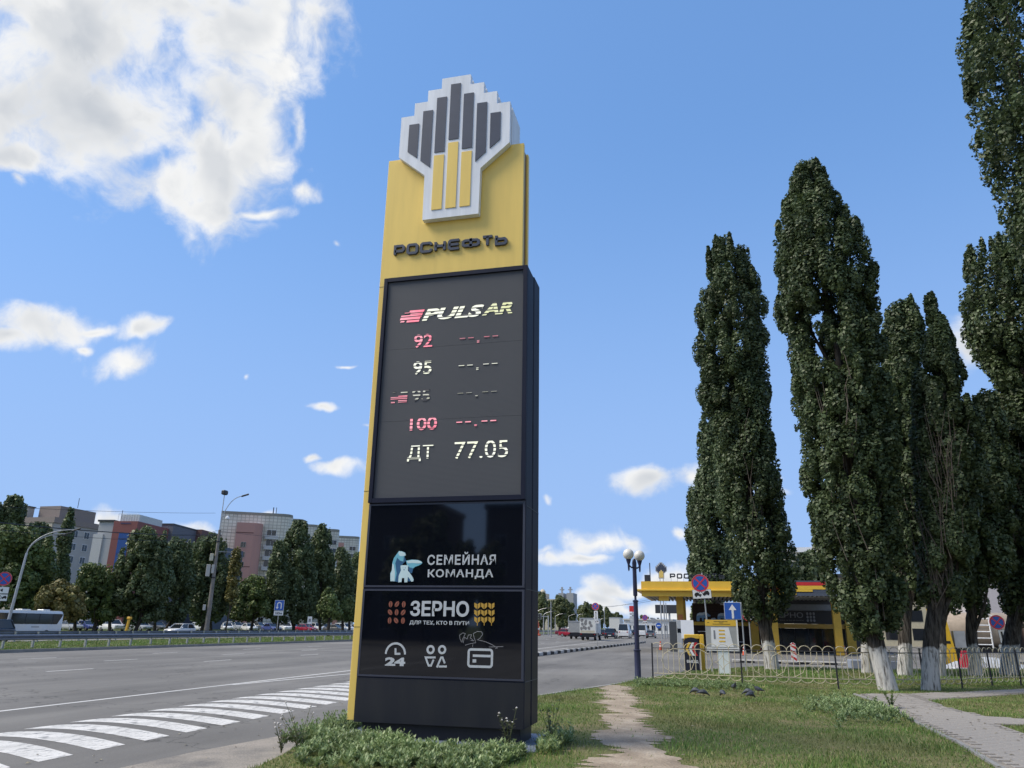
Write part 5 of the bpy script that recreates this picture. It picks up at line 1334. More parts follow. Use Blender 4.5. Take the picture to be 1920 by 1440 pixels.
for k in range(6): B('drain_slot', BLACKM, IS, (-4.2 + k * 1.45, -3.4 + k * 1.45, -.504, -.499, .02, .11))
IB2 = thing('concrete_block', (8.2, 43.6, RZ), 'pale blue grey concrete slab lying behind the fence', 'block')
B('slab', mat('slab_bluegrey', (.24, .27, .32), .8), IB2, (-1.2, 1.3, -.5, .5, 0, .42, .03)); B('slab_top', CONC, IB2, (-.6, 1.0, -.4, .4, .421, .62, .02))

# yard right of the poplars: tank truck, yellow crane column, blocks of flats
TK = thing('tank_truck', (17.6, 58.5, RZ), 'beige tank truck with a ladder rack parked behind the poplars', 'truck')
TB = mat('tank_beige', (.36, .29, .22), .55, var=.2)
mb = MB(); mb.lathe([(.2, 0), (1.0, .05), (1.12, .25), (1.12, 4.2), (1.0, 4.4), (.2, 4.45)], 20); mb.xform(Matrix.Translation((-2.4, 0, 2.0)) @ Matrix.Rotation(R(90), 4, 'Y')); mb.build('tank', TB, TK, smooth=True)
B('chassis', BLACKM, TK, (-3.2, 4.6, -.9, .9, .6, .95)); MB().box(2.4, 4.6, -1.15, 1.15, .7, 2.9, bev=.12).build('cab', mat('cab_brown', (.10, .07, .06), .5), TK); B('windscreen', GLASS, TK, (2.7, 4.3, -1.165, -1.151, 1.8, 2.6))
for x in (-2.2, -1.0, 3.6): 
    for y in (-1.0, 1.0):
        mb = MB(); mb.lathe([(.3, -.14), (.5, -.14), (.5, .14), (.3, .14)], 16); mb.xform(Matrix.Translation((x, y, .5)) @ Matrix.Rotation(R(90), 4, 'X')); mb.build('wheel', RUBBER, TK)
mb = MB()
for x in (-.6, .4): mb.tube([(x, -1.2, .9), (x, -1.2, 3.0)], .045, 6)
for z in (1.1, 1.5, 1.9, 2.3, 2.7, 3.0): mb.tube([(-.6, -1.2, z), (.4, -1.2, z)], .04, 6)
mb.tube([(.4, -1.2, 3.0), (1.4, -1.2, 2.4), (1.4, -1.2, .9)], .04, 6); mb.build('ladder_rack', WHITE, TK)
YC = thing('yellow_crane_column', tuple(PD(1783, 1240, 52).xy) + (RZ,), 'slanted bright yellow crane column standing behind the poplars', 'crane')
ob_ = MB().loft([[(-.35, -.3, 0), (.35, -.3, 0), (.35, .3, 0), (-.35, .3, 0)], [(-.75, -.3, 2.6), (.0, -.3, 2.6), (.0, .3, 2.6), (-.75, .3, 2.6)], [(-.85, -.2, 3.1), (-.15, -.2, 3.1), (-.15, .2, 3.1), (-.85, .2, 3.1)]]).build('column', mat('crane_yellow', (.70, .43, .02), .45), YC)
B('rib', BLACKM, YC, (-.18, .05, -.306, -.301, 1.2, 1.35)); B('rib', BLACKM, YC, (-.30, -.1, -.306, -.301, 1.9, 2.05)); B('base_red', RED, YC, (-1.1, -.4, -.4, .3, 0, .7)); B('bracket', GREYM, YC, (.3, .9, -.2, .2, 1.0, 1.9))
RB = thing('red_plastic_barrier', tuple(PD(1816, 1250, 46).xy) + (RZ,), 'red plastic barrier behind the leaning poplar', 'barrier')
MB().loft([[(-.42, -.3, 0), (.42, -.3, 0), (.42, .3, 0), (-.42, .3, 0)], [(-.2, -.12, .95), (.3, -.12, .95), (.3, .12, .95), (-.2, .12, .95)]]).build('barrier_body', mat('barrier_red', (.60, .02, .05), .45), RB); B('barrier_foot', WHITE, RB, (-.7, .9, -.36, .36, -.02, .16))
WT = thing('white_tarpaulin', tuple(PD(1850, 1255, 47).xy) + (RZ,), 'heap covered by a white and grey tarpaulin behind the fence', 'tarpaulin')
mb = MB(); rr2 = random.Random(4); g = []
for j in range(7):
    g.append([(-2.2 + i * .45, -.8 + j * .27, max(0, .62 * math.sin(math.pi * (i + .5) / 11) * math.sin(math.pi * (j + .3) / 7) + rr2.uniform(-.06, .06))) for i in range(11)])
mb.loft(g, cap=False, closed=False); mb.build('sheet', mat('tarp_white', (.50, .52, .54), .6), WT)
AP = thing('apartment_block', tuple(PD(1905, 1225, 95).xy) + (RZ,), 'pale pinkish block of flats behind the trees at the edge of the photo', 'building')
APW = mat('render_pink_grey', (.50, .46, .46), .8, var=.06)
B('wall', APW, AP, (-3.2, 26, 0, 14, 0, 15)); B('roof', DGREY, AP, (-3.4, 26.2, -.2, 14.2, 15.001, 15.4))
wf = MB().box(-.75, .75, -.06, .0, 0, 1.5).build('window', WHITE); wfm = wf.data; bpy.data.objects.remove(wf); wp = MB().box(-.62, .62, -.075, -.061, .12, 1.38).build('pane', GLASS); wpm = wp.data; bpy.data.objects.remove(wp)
for fl in range(5):
    for k in range(5):
        w_ = inst('window', wfm, AP, (1.0 + k * 3.2, 0, 1.0 + fl * 2.85)); inst('pane', wpm, w_)
B('blue_sign', mat('kiosk_blue', (.02, .06, .30), .5), AP, (-1.6, 6, -6.0, -5.9, .9, 3.2)); B('blue_sign_line', WHITE, AP, (-1.2, .4, -6.03, -6.001, 2.1, 2.25)); B('blue_sign_line', WHITE, AP, (-1.2, .6, -6.03, -6.001, 1.4, 1.55)); B('blue_sign_leg', GREYM, AP, (-1.2, -1.1, -5.95, -5.91, 0, .9))
CB = thing('cream_building', tuple(PD(1700, 1225, 120).xy) + (RZ,), 'cream building glimpsed between the poplar trunks', 'building')
B('wall', mat('cream_wall', (.55, .50, .36), .8), CB, (-14, 16, 0, 12, 0, 9)); B('roof', DGREY, CB, (-14.3, 16.3, -.3, 12.3, 9.001, 9.5))
for k in range(8): B('window', GLASS, CB, (-12.5 + k * 3.4, -11 + k * 3.4, -.04, -.001, 3.2, 4.7)); B('window', GLASS, CB, (-12.5 + k * 3.4, -11 + k * 3.4, -.04, -.001, .8, 2.3))
CB2 = thing('tall_flats', tuple(PD(1525, 1215, 210).xy) + (RZ,), 'pale yellow and white high-rise glimpsed between the two tallest poplars', 'building')
hq = PD(1525, 1034, 210).z
B('wall', mat('flat_pale_yellow', (.58, .54, .42), .8), CB2, (-5, 6, 0, 14, 0, hq)); B('roof', WHITE, CB2, (-5.3, 6.3, -.3, 14.3, hq + .001, hq + 1.2))
for fl in range(6):
    for k in range(3): B('window', GLASS, CB2, (-3.8 + k * 4, -2 + k * 4, -.05, -.001, 2 + fl * 3, 3.6 + fl * 3))
# ------------------------------------------------------------------ crash barriers on the median
RAILM = mat('barrier_steel', (.20, .22, .27), .45, .55, var=.15, scale=2)
def crash_barrier(x, y0, y1, label, step, side, phase):
    t_ = thing('crash_barrier', (x, y0, .02), label, 'crash barrier')
    prof = [(0, .46), (.05, .50), (.05, .56), (-.02, .60), (-.02, .62), (.05, .66), (.05, .72), (0, .76)]
    mb = MB(); q = [(side * a, z) for a, z in prof]
    rings = []
    for yy in (0, y1 - y0):
        rings.append([(a, yy, z) for a, z in q] + [(a - side * .012, yy, z) for a, z in q[::-1]])
    mb.loft(rings); mb.build('beam', RAILM, t_)
    o = MB().box(-.05, .05, -.06, .06, -.1, .72).build('post', mat('barrier_post', (.36, .37, .36), .6, .2)); pm_ = o.data; bpy.data.objects.remove(o)
    n_ = int((y1 - y0) / step)
    for k in range(n_):
        inst('post', pm_, t_, (-side * .10, phase + k * step, 0))
crash_barrier(-37.6, 22, 230, 'steel crash barrier nearest to the road on the median', 2.0, 1, 0)
crash_barrier(-48.2, 22, 230, 'second steel crash barrier behind the nearest one on the median', 2.0, -1, .8)

# ------------------------------------------------------------------ lamp posts
def curve_arm(mb, p0, p1, rise, r, n=10):
    p0, p1 = Vector(p0), Vector(p1)
    pts = []
    for i in range(n + 1):
        t_ = i / n
        pts.append(p0.lerp(p1, 1 - (1 - t_) ** 1.0) * 1.0 + Vector((0, 0, 0)))
        h = p0.z + (p1.z - p0.z) * math.sin(t_ * math.pi / 2); a = 1 - math.cos(t_ * math.pi / 2)
        pts[-1] = Vector((p0.x + (p1.x - p0.x) * a, p0.y + (p1.y - p0.y) * a, h))
    mb.tube(pts, r, 7); return pts[-1]
p = PD(386, 1190, 108)
LL = thing('concrete_lamp_post', (p.x, p.y, 0), 'tall concrete lamp post with two lamp arms and grey boxes across the road', 'lamp post')
zt = PD(405, 993, 108).z; ztop = PD(408, 922, 108).z
MB().tube([(0, 0, -.3), (0, 0, zt)], [.30, .17], 12).build('shaft', mat('old_concrete', (.20, .185, .17), .9, var=.25, scale=1.5), LL, smooth=True)
rv = Vector((p.y, -p.x, 0)).normalized()
mb = MB(); mb.tube([(0, 0, zt - .8), (0, 0, ztop - .3)], .055, 8); mb.build('upright_arm', GREYM, LL)
e = rv * (PD(448, 925, 108) - PD(408, 925, 108)).length
mb = MB(); last = curve_arm(mb, (0, 0, zt + .2), (e.x * .9, e.y * .9, ztop - .35), 0, .05); mb.build('curved_arm', GREYM, LL)
LH = mat('lamp_head', (.03, .032, .035), .5)
mb = MB(); mb.box(-.28, .28, -.45, .45, ztop - .35, ztop + .25, bev=.1); mb.build('lamp_head', LH, LL)
mb = MB(); mb.box(-.5, .5, -.16, .16, -.09, .12, bev=.05); o = mb.build('lamp_head', LH, LL); o.location = last + Vector((e.x * .08, e.y * .08, .12)); o.rotation_euler = (0, R(-22), math.atan2(rv.y, rv.x))
for (dx, z, sx, sz, m) in ((-.55, 7.2, .5, 1.5, mat('box_grey', (.42, .42, .40), .6)), (-.40, 9.2, .45, .9, mat('box_grey2', (.5, .48, .38), .6)), (-.15, 7.6, .35, 1.1, mat('box_grey', (.42, .42, .40), .6)), (-.45, 3.0, .35, .7, mat('box_grey', (.42, .42, .40), .6))):
    c = rv * dx; o = MB().box(-sx / 2, sx / 2, -.25, .25, 0, sz, bev=.03).build('equipment_box', m, LL); o.location = (c.x * 1.4, c.y * 1.4, z); o.rotation_euler = (0, 0, math.atan2(rv.y, rv.x))
mb = MB(); mb.lathe([(.05, 0), (.28, .05), (.30, .25), (.16, .45), (.06, .5)], 12); o = mb.build('dome_camera', WHITE, LL); o.location = rv * .75 + Vector((0, 0, 14.6))
MB().tube([(0, 0, 15.0), rv * .75 + Vector((0, 0, 15.1))], .04, 6).build('camera_bracket', GREYM, LL)
for z in (11.6, 7.0): MB().lathe([(.27, z), (.27, z + .15)], 12).build('clamp_band', BLACKM, LL)
MB().tube([rv * .1 + Vector((0, 0, 10.4)), rv * 2.0 + Vector((0, 0, 10.4))], .035, 6).build('cross_arm', GREYM, LL)

p = PD(8, 1190, 72)
L2 = thing('curved_lamp_post', (p.x, p.y, 0), 'grey lamp post with two curved arms above the leftmost no-stopping sign', 'lamp post')
rv2 = Vector((p.y, -p.x, 0)).normalized(); za = PD(20, 1035, 72).z
MB().tube([(0, 0, -.2), rv2 * .35 + Vector((0, 0, za))], [.13, .08], 10).build('shaft', GREYM, L2)
for dy in (-.15, .25):
    mb = MB(); e2 = rv2 * 3.1; c = curve_arm(mb, tuple(rv2 * .35 + Vector((0, 0, za - .1))), (e2.x + dy, e2.y + dy, PD(70, 994, 72).z + dy * .9), 0, .045); mb.build('curved_arm', GREYM, L2)
    o = MB().box(-.35, .35, -.12, .12, -.06, .08, bev=.04).build('lamp_head', LH, L2); o.location = c; o.rotation_euler = (0, R(-25), math.atan2(rv2.y, rv2.x))
p = PD(-16, 1196, 60)
S9 = thing('no_stopping_sign', (p.x, p.y, 0), 'round no-stopping sign with two white plates at the edge of the photo', 'road sign')
z9 = PD(2, 1085, 60).z; no_stopping(S9, z9, .44); plate(S9, -.40, .40, z9 - .92, z9 - .50); plate(S9, -.40, .40, z9 - 1.38, z9 - .96); tow_truck(S9, .05, z9 - 1.17, 1.0); MB().prism([(-.1, z9 - .71), (.06, z9 - .60), (.06, z9 - .82)], -.03, -.025).build('arrow', SBLK, S9); pole(S9, z9, .04); S9.rotation_euler = (0, 0, R(38))
p = PD(518, 1190, 112)
S10 = thing('u_turn_sign', (p.x, p.y, 0), 'blue u-turn sign with a 100 m plate below it', 'road sign')
z10 = PD(521, 1135, 112).z; hw = .62
B('sign_plate', WHITE, S10, (-hw, hw, -.03, 0, z10 - .68, z10 + .68)); B('sign_field', BLUES, S10, (-hw + .04, hw - .04, -.036, -.031, z10 - .64, z10 + .64))
mb = MB(); ring(mb, 0, z10 + .12, .19, .32, -.044, -.037, 0, math.pi, 12); mb.build('arrow_bend', WHITE, S10); B('arrow_stem', WHITE, S10, (.19, .32, -.044, -.037, z10 - .45, z10 + .119)); B('arrow_stem', WHITE, S10, (-.32, -.19, -.044, -.037, z10 - .22, z10 + .119)); MB().prism([(-.255, z10 - .5), (-.06, z10 - .2205), (-.45, z10 - .2205)], -.044, -.037).build('arrow_tip', WHITE, S10)
plate(S10, -hw, hw, z10 - 1.32, z10 - .75, y=-.03); text('lettering', '100м', SBLK, S10, -.45, .45, z10 - 1.2, z10 - .87, -.036, .006, .02); pole(S10, z10, .05); S10.rotation_euler = (0, 0, R(25))
p = PD(578, 1192, 112)
S11 = thing('small_white_sign', (p.x, p.y, 0), 'small white sign on a thin pole behind the barrier', 'road sign')
z11 = PD(580, 1163, 112).z; plate(S11, -.3, .32, z11 - .5, z11 + .5); pole(S11, z11, .05); B('sign_mark', mat('plan_grey', (.22, .23, .26), .5), S11, (-.15, .15, -.032, -.0245, z11 - .2, z11 + .2)); S11.rotation_euler = (0, 0, R(25))
p = PD(234, 1192, 96)
YP = thing('yellow_marker_post', (p.x, p.y, 0), 'leaning yellow marker post beyond the crash barrier', 'post')
MB().box(-.11, .11, -.11, .11, -.1, 1.75, bev=.02).build('shaft', mat('marker_yellow', (.62, .36, .03), .5), YP); MB().box(-.2, .2, -.2, .2, 1.751, 2.0, bev=.03).build('cap', mat('marker_yellow', (.62, .36, .03), .5), YP); YP.rotation_euler = (0, R(7), 0)
def mast(px, py_top, D, label, group=None, arm=0, name='lamp_post'):
    p = PD(px, 1190, D); zt_ = PD(px, py_top, D).z
    t_ = thing(name, (p.x, p.y, 0), label, 'lamp post', group)
    MB().tube([(0, 0, -.2), (0, 0, zt_)], [.14, .08], 8).build('shaft', GREYM, t_)
    if arm:
        mb = MB(); c = curve_arm(mb, (0, 0, zt_ - .05), (arm, 0, zt_ + .9), 0, .05); mb.build('arm', GREYM, t_); o = MB().box(-.4, .4, -.14, .14, -.06, .08, bev=.03).build('lamp_head', LH, t_); o.location = c
    return t_
mast(1033, 1128, 150, 'pale bare mast among the avenue trees', name='mast')
for k, (px, py, D) in enumerate(((1006, 1150, 140), (1019, 1155, 160), (1041, 1158, 185), (1066, 1158, 210), (1082, 1157, 235), (1112, 1160, 300), (1126, 1163, 330))):
    mast(px, py, D, 'slim lamp post with a curved arm, ' + ('first', 'second', 'third', 'fourth', 'fifth', 'sixth', 'seventh')[k] + ' from the pylon along the avenue trees', 'lamp posts along the avenue', 2.2)
for k, (px, py, D) in enumerate(((1134, 1143, 210), (1247, 1112, 150), (1241, 1118, 140), (1251, 1130, 165))):
    mast(px, py, D, ('grey mast between the truck and the dark hatchback', 'utility pole below the canopy corner', 'taller utility pole nearest the yellow canopy pillar', 'short utility pole behind the canopy corner')[k], name='utility_pole')
BBD = thing('billboard', tuple(PD(1244, 1190, 170).xy) + (0,), 'dark billboard seen from behind below the canopy corner', 'billboard')
B('panel', DGREY, BBD, (-1.5, 4.5, 0, .3, PD(1244, 1150, 170).z, PD(1244, 1134, 170).z)); B('post', GREYM, BBD, (1.2, 1.6, .31, .6, 0, 6))
RS = thing('red_totem_sign', tuple(PD(1187, 1190, 240).xy) + (0,), 'distant red sign over a column of small white signs', 'sign')
zr = PD(1187, 1147, 240).z; B('red_panel', RED, RS, (-.9, 1.0, 0, .3, zr, zr + 1.7)); B('post', GREYM, RS, (0, .2, .31, .5, 0, zr + .5))
for k in range(4): B('panel', mat('totem_grey', (.45, .47, .5), .6), RS, (-.85, 1.1, .02, .3, zr - 1.0 - k * 1.0, zr - .25 - k * 1.0))
TL = thing('traffic_lights', tuple(PD(1028, 1190, 145).xy) + (0,), 'traffic light gantry arm beside the pylon over the road', 'traffic light')
zg = PD(1010, 1156, 145).z; B('post', GREYM, TL, (-.1, .1, -.1, .1, 0, zg + .2)); B('arm', GREYM, TL, (-2.6, -.101, -.06, .06, zg, zg + .12))
for x in (-2.2, -1.6): B('light_head', LH, TL, (x - .17, x + .17, -.15, .15, zg - .45, zg + .5)); B('backing', WHITE, TL, (x - .25, x + .25, .151, .17, zg - .5, zg + .55))

# overhead cables
CABLE = mat('cable_black', (.012, .012, .013), .6)
def cable(a, b_, sag, r, label, name='overhead_cable'):
    n_ = 14; mid = (a + b_) / 2; t_ = thing(name, mid, label, 'cable')
    MB().tube([a.lerp(b_, i / n_) - mid + Vector((0, 0, -sag * 4 * (i / n_) * (1 - i / n_))) for i in range(n_ + 1)], r, 5).build('wire', CABLE, t_)
cable(PD(-20, 978, 72), PD(404, 1003, 108), .35, .045, 'thick black cable strung from the curved lamp to the concrete post')
cable(PD(-20, 992, 72), PD(402, 1014, 108), .35, .02, 'thin wire just below the thick cable across the road')
cable(PD(-20, 949, 90), PD(404, 962, 130), .2, .02, 'thin high wire running over the grey roofs')
cable(PD(404, 995, 108), PD(690, 1012, 190), .6, .02, 'thin wire from the concrete post towards the pylon')
cable(PD(1085, 1138, 160), PD(1245, 1122, 150), .5, .025, 'thin wire crossing behind the globe lamp')
cable(PD(1120, 1141, 230), PD(1250, 1116, 150), .3, .025, 'slanting wire ending at the utility pole')

# ------------------------------------------------------------------ vehicles
PAINTS = {}
def paint(name, c):
    return mat('car_paint_' + name, c, .25, var=.04, spec=.5, coat=.6)
def wheel(parent, x, y, r, w=.2):
    mb = MB(); mb.lathe([(r * .6, -w / 2), (r * .95, -w / 2), (r, -w / 4), (r, w / 4), (r * .95, w / 2), (r * .6, w / 2)], 16); mb.xform(Matrix.Translation((x, y, r)) @ Matrix.Rotation(R(90), 4, 'Y'))
    t_ = mb.build('wheel', RUBBER, parent)
    s = 1 if x > 0 else -1
    mb = MB(); mb.lathe([(r * .12, .0), (r * .6, .01), (r * .62, .03), (r * .58, .05)], 12); mb.xform(Matrix.Translation((x + s * (w / 2 - .04), y, r)) @ Matrix.Rotation(R(90) * s, 4, 'Y')); mb.build('rim', CHROME, t_)
def car(name, label, col, loc, rz, kind='hatch', group=None, cat='car'):
    """front points to -Y in its own frame"""
    K = {'hatch': dict(L=4.2, W=1.74, H=1.48, belt=.92, hood=.86, ws=(-1.05, -.35), rw=(1.55, 1.95), tail=.95),
         'sedan': dict(L=4.5, W=1.76, H=1.46, belt=.92, hood=.86, ws=(-1.0, -.25), rw=(1.05, 1.62), tail=1.0),
         'suv': dict(L=4.6, W=1.86, H=1.70, belt=1.05, hood=1.0, ws=(-1.15, -.5), rw=(1.85, 2.15), tail=1.05),
         'van': dict(L=5.6, W=2.0, H=2.5, belt=1.35, hood=1.2, ws=(-2.1, -1.35), rw=(2.6, 2.7), tail=1.35)}[kind]
    L_, W_, H_, bl, hd = K['L'] / 2, K['W'] / 2, K['H'], K['belt'], K['hood']
    t_ = thing(name, loc, label, cat, group, rz)
    st = [(-L_, .42, hd - .22, .80), (-L_ + .12, .30, hd - .10, .94), (-L_ + .6, .26, hd, 1.0), (K['ws'][0], .26, bl, 1.0), (0, .26, bl, 1.0), (K['rw'][1] - .25, .26, bl, 1.0), (L_ - .15, .30, K['tail'], .97), (L_, .42, K['tail'] - .12, .90)]
    rings = []
    for (y, zb, zt_, k) in st:
        w_ = W_ * k; zm = (zb + zt_) / 2
        rings.append([(-w_ * .92, y, zb), (w_ * .92, y, zb), (w_, y, zb + .12), (w_, y, zm), (w_ * .97, y, zt_ - .06), (w_ * .88, y, zt_), (-w_ * .88, y, zt_), (-w_ * .97, y, zt_ - .06), (-w_, y, zm), (-w_, y, zb + .12)])
    MB().loft(rings).build('body', col, t_, smooth=True)
    ws0, ws1 = K['ws']; rw1, rw0 = K['rw']; wb, wr = W_ * .90, W_ * .74
    zr = H_ - .07
    corners = lambda i: [(-wb + i, ws0 + i, bl - .03), (wb - i, ws0 + i, bl - .03), (wb - i, rw0 - i, bl - .03), (-wb + i, rw0 - i, bl - .03)]
    topc = lambda i: [(-wr + i, ws1 + i, zr), (wr - i, ws1 + i, zr), (wr - i, rw1 - i, zr), (-wr + i, rw1 - i, zr)]
    MB().loft([corners(.02), topc(.02)]).build('glazing', GLASS, t_)
    c, tq = corners(0), topc(0)
    MB().loft([[(x * .995, y, zr - .005) for x, y, z in tq], [(x * .96, y, zr + .05) for x, y, z in tq], [(x * .8, y * .9, H_) for x, y, z in tq]]).build('roof', col, t_, smooth=True)
    for a, b_ in zip(c, tq): MB().tube([a, b_], .045, 5).build('window_pillar', col, t_)
    for s in (-1, 1):
        yb = (ws0 + rw0) / 2; MB().tube([(s * wb, yb, bl - .03), (s * wr, (ws1 + rw1) / 2, zr)], .04, 5).build('window_pillar', col, t_)
        if kind in ('van',):
            MB().loft([[(s * (wb + .004), yb + .2, bl), (s * (wb + .004), rw0 - .05, bl), (s * (wb - .03), rw0 - .05, bl), (s * (wb - .03), yb + .2, bl)], [(s * (wr + .012), yb + .2, zr), (s * (wr + .012), rw1 - .05, zr), (s * (wr - .03), rw1 - .05, zr), (s * (wr - .03), yb + .2, zr)]]).build('side_panel', col, t_)
        B('headlight', mat('headlight', (.6, .62, .64), .2), t_, (s * W_ * .52 - .2, s * W_ * .52 + .2, -L_ - .01, -L_ + .12, hd - .26, hd - .12, .02)); B('tail_light', mat('tail_light', (.35, .01, .015), .25), t_, (s * W_ * .70 - .12, s * W_ * .70 + .12, L_ - .12, L_ + .012, K['tail'] - .36, K['tail'] - .14, .02))
        B('mirror', col, t_, (s * (W_ + .08) - .09, s * (W_ + .08) + .09, ws0 + .1, ws0 + .22, bl, bl + .16, .03))
        for y in (-L_ * .62, L_ * .60): wheel(t_, s * (W_ - .10), y, .32)
    B('bumper', BLACKM, t_, (-W_ * .8, W_ * .8, L_ - .05, L_ + .03, .30, .46, .03)); B('number_plate', WHITE, t_, (-.26, .26, L_ + .0305, L_ + .04, .50, .61)); B('number_plate', WHITE, t_, (-.26, .26, -L_ - .02, -L_ - .001, .46, .57))
    return t_
WH, SIL, BLU, NVY, REDP, GRY, BLK = (paint('white', (.70, .71, .72)), paint('silver', (.36, .37, .38)), paint('blue', (.05, .07, .22)), paint('navy', (.02, .028, .05)), paint('red', (.30, .015, .035)), paint('grey', (.10, .105, .11)), paint('black', (.012, .012, .014)))
def at_px(px, D, z=0.02):
    p = PD(px, 1190, D); return (p.x, p.y, z)
# far carriageway
q = AX(336, 1190, -63.5); car('white_hatchback', 'white hatchback driving behind the crash barrier beside the concrete lamp post', WH, (-63.5, q.y, RZ), 0)
q = AX(-38, 1190, -52); car('dark_blue_car', 'dark blue car half hidden by the crash barrier in front of the bus', NVY, (-52, q.y, RZ), 0, 'suv')
# bus
q = AX(97, 1185, -63.0)
BS = thing('white_minibus', (-63.0, q.y - 3.9, RZ), 'white minibus with dark side windows at the left edge of the photo', 'bus')
BW = paint('bus_white', (.62, .64, .65)); L_, W_ = 3.9, 1.1
rings = []
for y, k, zt_ in ((-L_, .92, 2.25), (-L_ + .25, 1, 2.5), (0, 1, 2.52), (L_ - .2, 1, 2.52), (L_, .95, 2.40)):
    w_ = W_ * k; rings.append([(-w_, y, .35), (w_, y, .35), (w_, y, 1.2), (w_ * .97, y, zt_ - .25), (w_ * .88, y, zt_ - .04), (w_ * .7, y, zt_), (-w_ * .7, y, zt_), (-w_ * .88, y, zt_ - .04), (-w_ * .97, y, zt_ - .25), (-w_, y, 1.2)])
MB().loft(rings).build('body', BW, BS, smooth=True)
for s in (-1, 1):
    MB().prism([(-3.7, 1.28), (3.2, 1.28), (3.72, 2.05), (3.72, 2.24), (-3.7, 2.24)], -.012, .012).xform(Matrix.Translation((s * 1.105, 0, 0)) @ Matrix.Rotation(R(90), 4, 'Z')).build('window_band', GLASS, BS)
    for y in (-2.2, -.6, 1.0, 2.6): B('window_post', BLACKM, BS, (s * 1.112 - .012, s * 1.112 + .012, y - .04, y + .04, 1.28, 2.24))
    for y in (-2.3, 2.1): wheel(BS, s * .98, y, .38, .24)
    B('side_vent', mat('vent_grey', (.2, .2, .21), .6), BS, (s * 1.103 - .004, s * 1.103 + .01, .2, 1.1, .98, 1.06)); B('tail_light', mat('tail_light', (.35, .01, .015), .25), BS, (s * .95 - .08, s * .95 + .08, L_ - .02, L_ + .02, .9, 1.3))
B('roof_hatch', BW, BS, (-.4, .4, -.5, .5, 2.521, 2.62, .03)); B('roof_hatch', BW, BS, (-.4, .4, 2.0, 2.8, 2.521, 2.64, .03)); B('rear_window', GLASS, BS, (-.8, .8, L_ + .001, L_ + .03, 1.5, 2.1))
# parked row behind the grass
row = [(130, 137, SIL, 'sedan', 'parked silver sedan next to the bus'), (160, 138, BLU, 'sedan', 'parked dark blue sedan between the silver one and the white estate car'), (208, 134, WH, 'suv', 'parked white estate car left of the yellow post'), (262, 140, SIL, 'hatch', 'parked silver hatchback right of the yellow post'), (292, 142, GRY, 'sedan', 'parked grey sedan behind the oval trees'), (372, 145, WH, 'sedan', 'parked white car just behind the concrete lamp post')]
cols = [WH, SIL, BLK, WH, GRY, WH, BLU, WH, SIL, REDP, WH, BLK, GRY, WH, SIL, WH]
for (px, D, c, k, lab) in row: car('parked_car', lab, c, at_px(px, D), R(70), k, 'cars parked beyond the far carriageway')
ORD = ('first', 'second', 'third', 'fourth', 'fifth', 'sixth', 'seventh', 'eighth', 'ninth', 'tenth', 'eleventh', 'twelfth', 'thirteenth', 'fourteenth', 'fifteenth')
cname = {id(WH): 'white', id(SIL): 'silver', id(BLK): 'black', id(GRY): 'grey', id(BLU): 'blue', id(REDP): 'red'}
for i, px in enumerate((424, 438, 452, 466, 480, 494, 508, 533, 548, 573, 592, 610, 628, 645, 660)):
    car('parked_car', cname[id(cols[i])] + ' parked car, ' + ORD[i] + ' from the concrete lamp post in the crowded row', cols[i], at_px(px, 150 + (i % 3) * 7), R(40 + (i * 37) % 50), ('sedan', 'suv', 'hatch')[i % 3], 'crowded row of parked cars under the trees')
# our carriageway, driving away: nose to +Y
def away(name, label, col, px, py, kind, cat='car'):
    p = G(px, py, RZ); return car(name, label, col, (p.x, p.y, RZ), math.pi, kind, None, cat)
away('dark_suv', 'dark blue car between the box truck and the white van', NVY, 1146, 1197.5, 'suv')
away('white_van', 'white van seen from behind left of the globe lamp', WH, 1172, 1197, 'van', 'van')
away('second_white_van', 'white van partly hidden right of the globe lamp', WH, 1206, 1194.5, 'van', 'van')
p = G(1040, 1193.5, RZ); car('red_hatchback', 'red hatchback crossing beside the pylon', REDP, (p.x + 3, p.y, RZ), R(78), 'hatch')
p = G(1052, 1192.5, RZ); car('dark_crossing_car', 'dark red car right behind the red hatchback', paint('maroon', (.12, .012, .02)), (p.x, p.y + 6, RZ), R(78), 'sedan')
p = G(1060, 1192, RZ); car('white_crossing_car', 'white car behind the red hatchback', WH, (p.x, p.y + 14, RZ), R(70), 'hatch')
away('dark_car', 'dark sedan just right of the box truck', BLK, 1128, 1195, 'sedan'); away('grey_car', 'grey car right of the globe lamp near the lawn', GRY, 1221, 1196.5, 'sedan'); away('silver_car', 'silver car behind the grey one right of the globe lamp', SIL, 1213, 1193, 'suv'); away('black_car', 'black car between the two white vans', BLK, 1186, 1193.5, 'sedan')
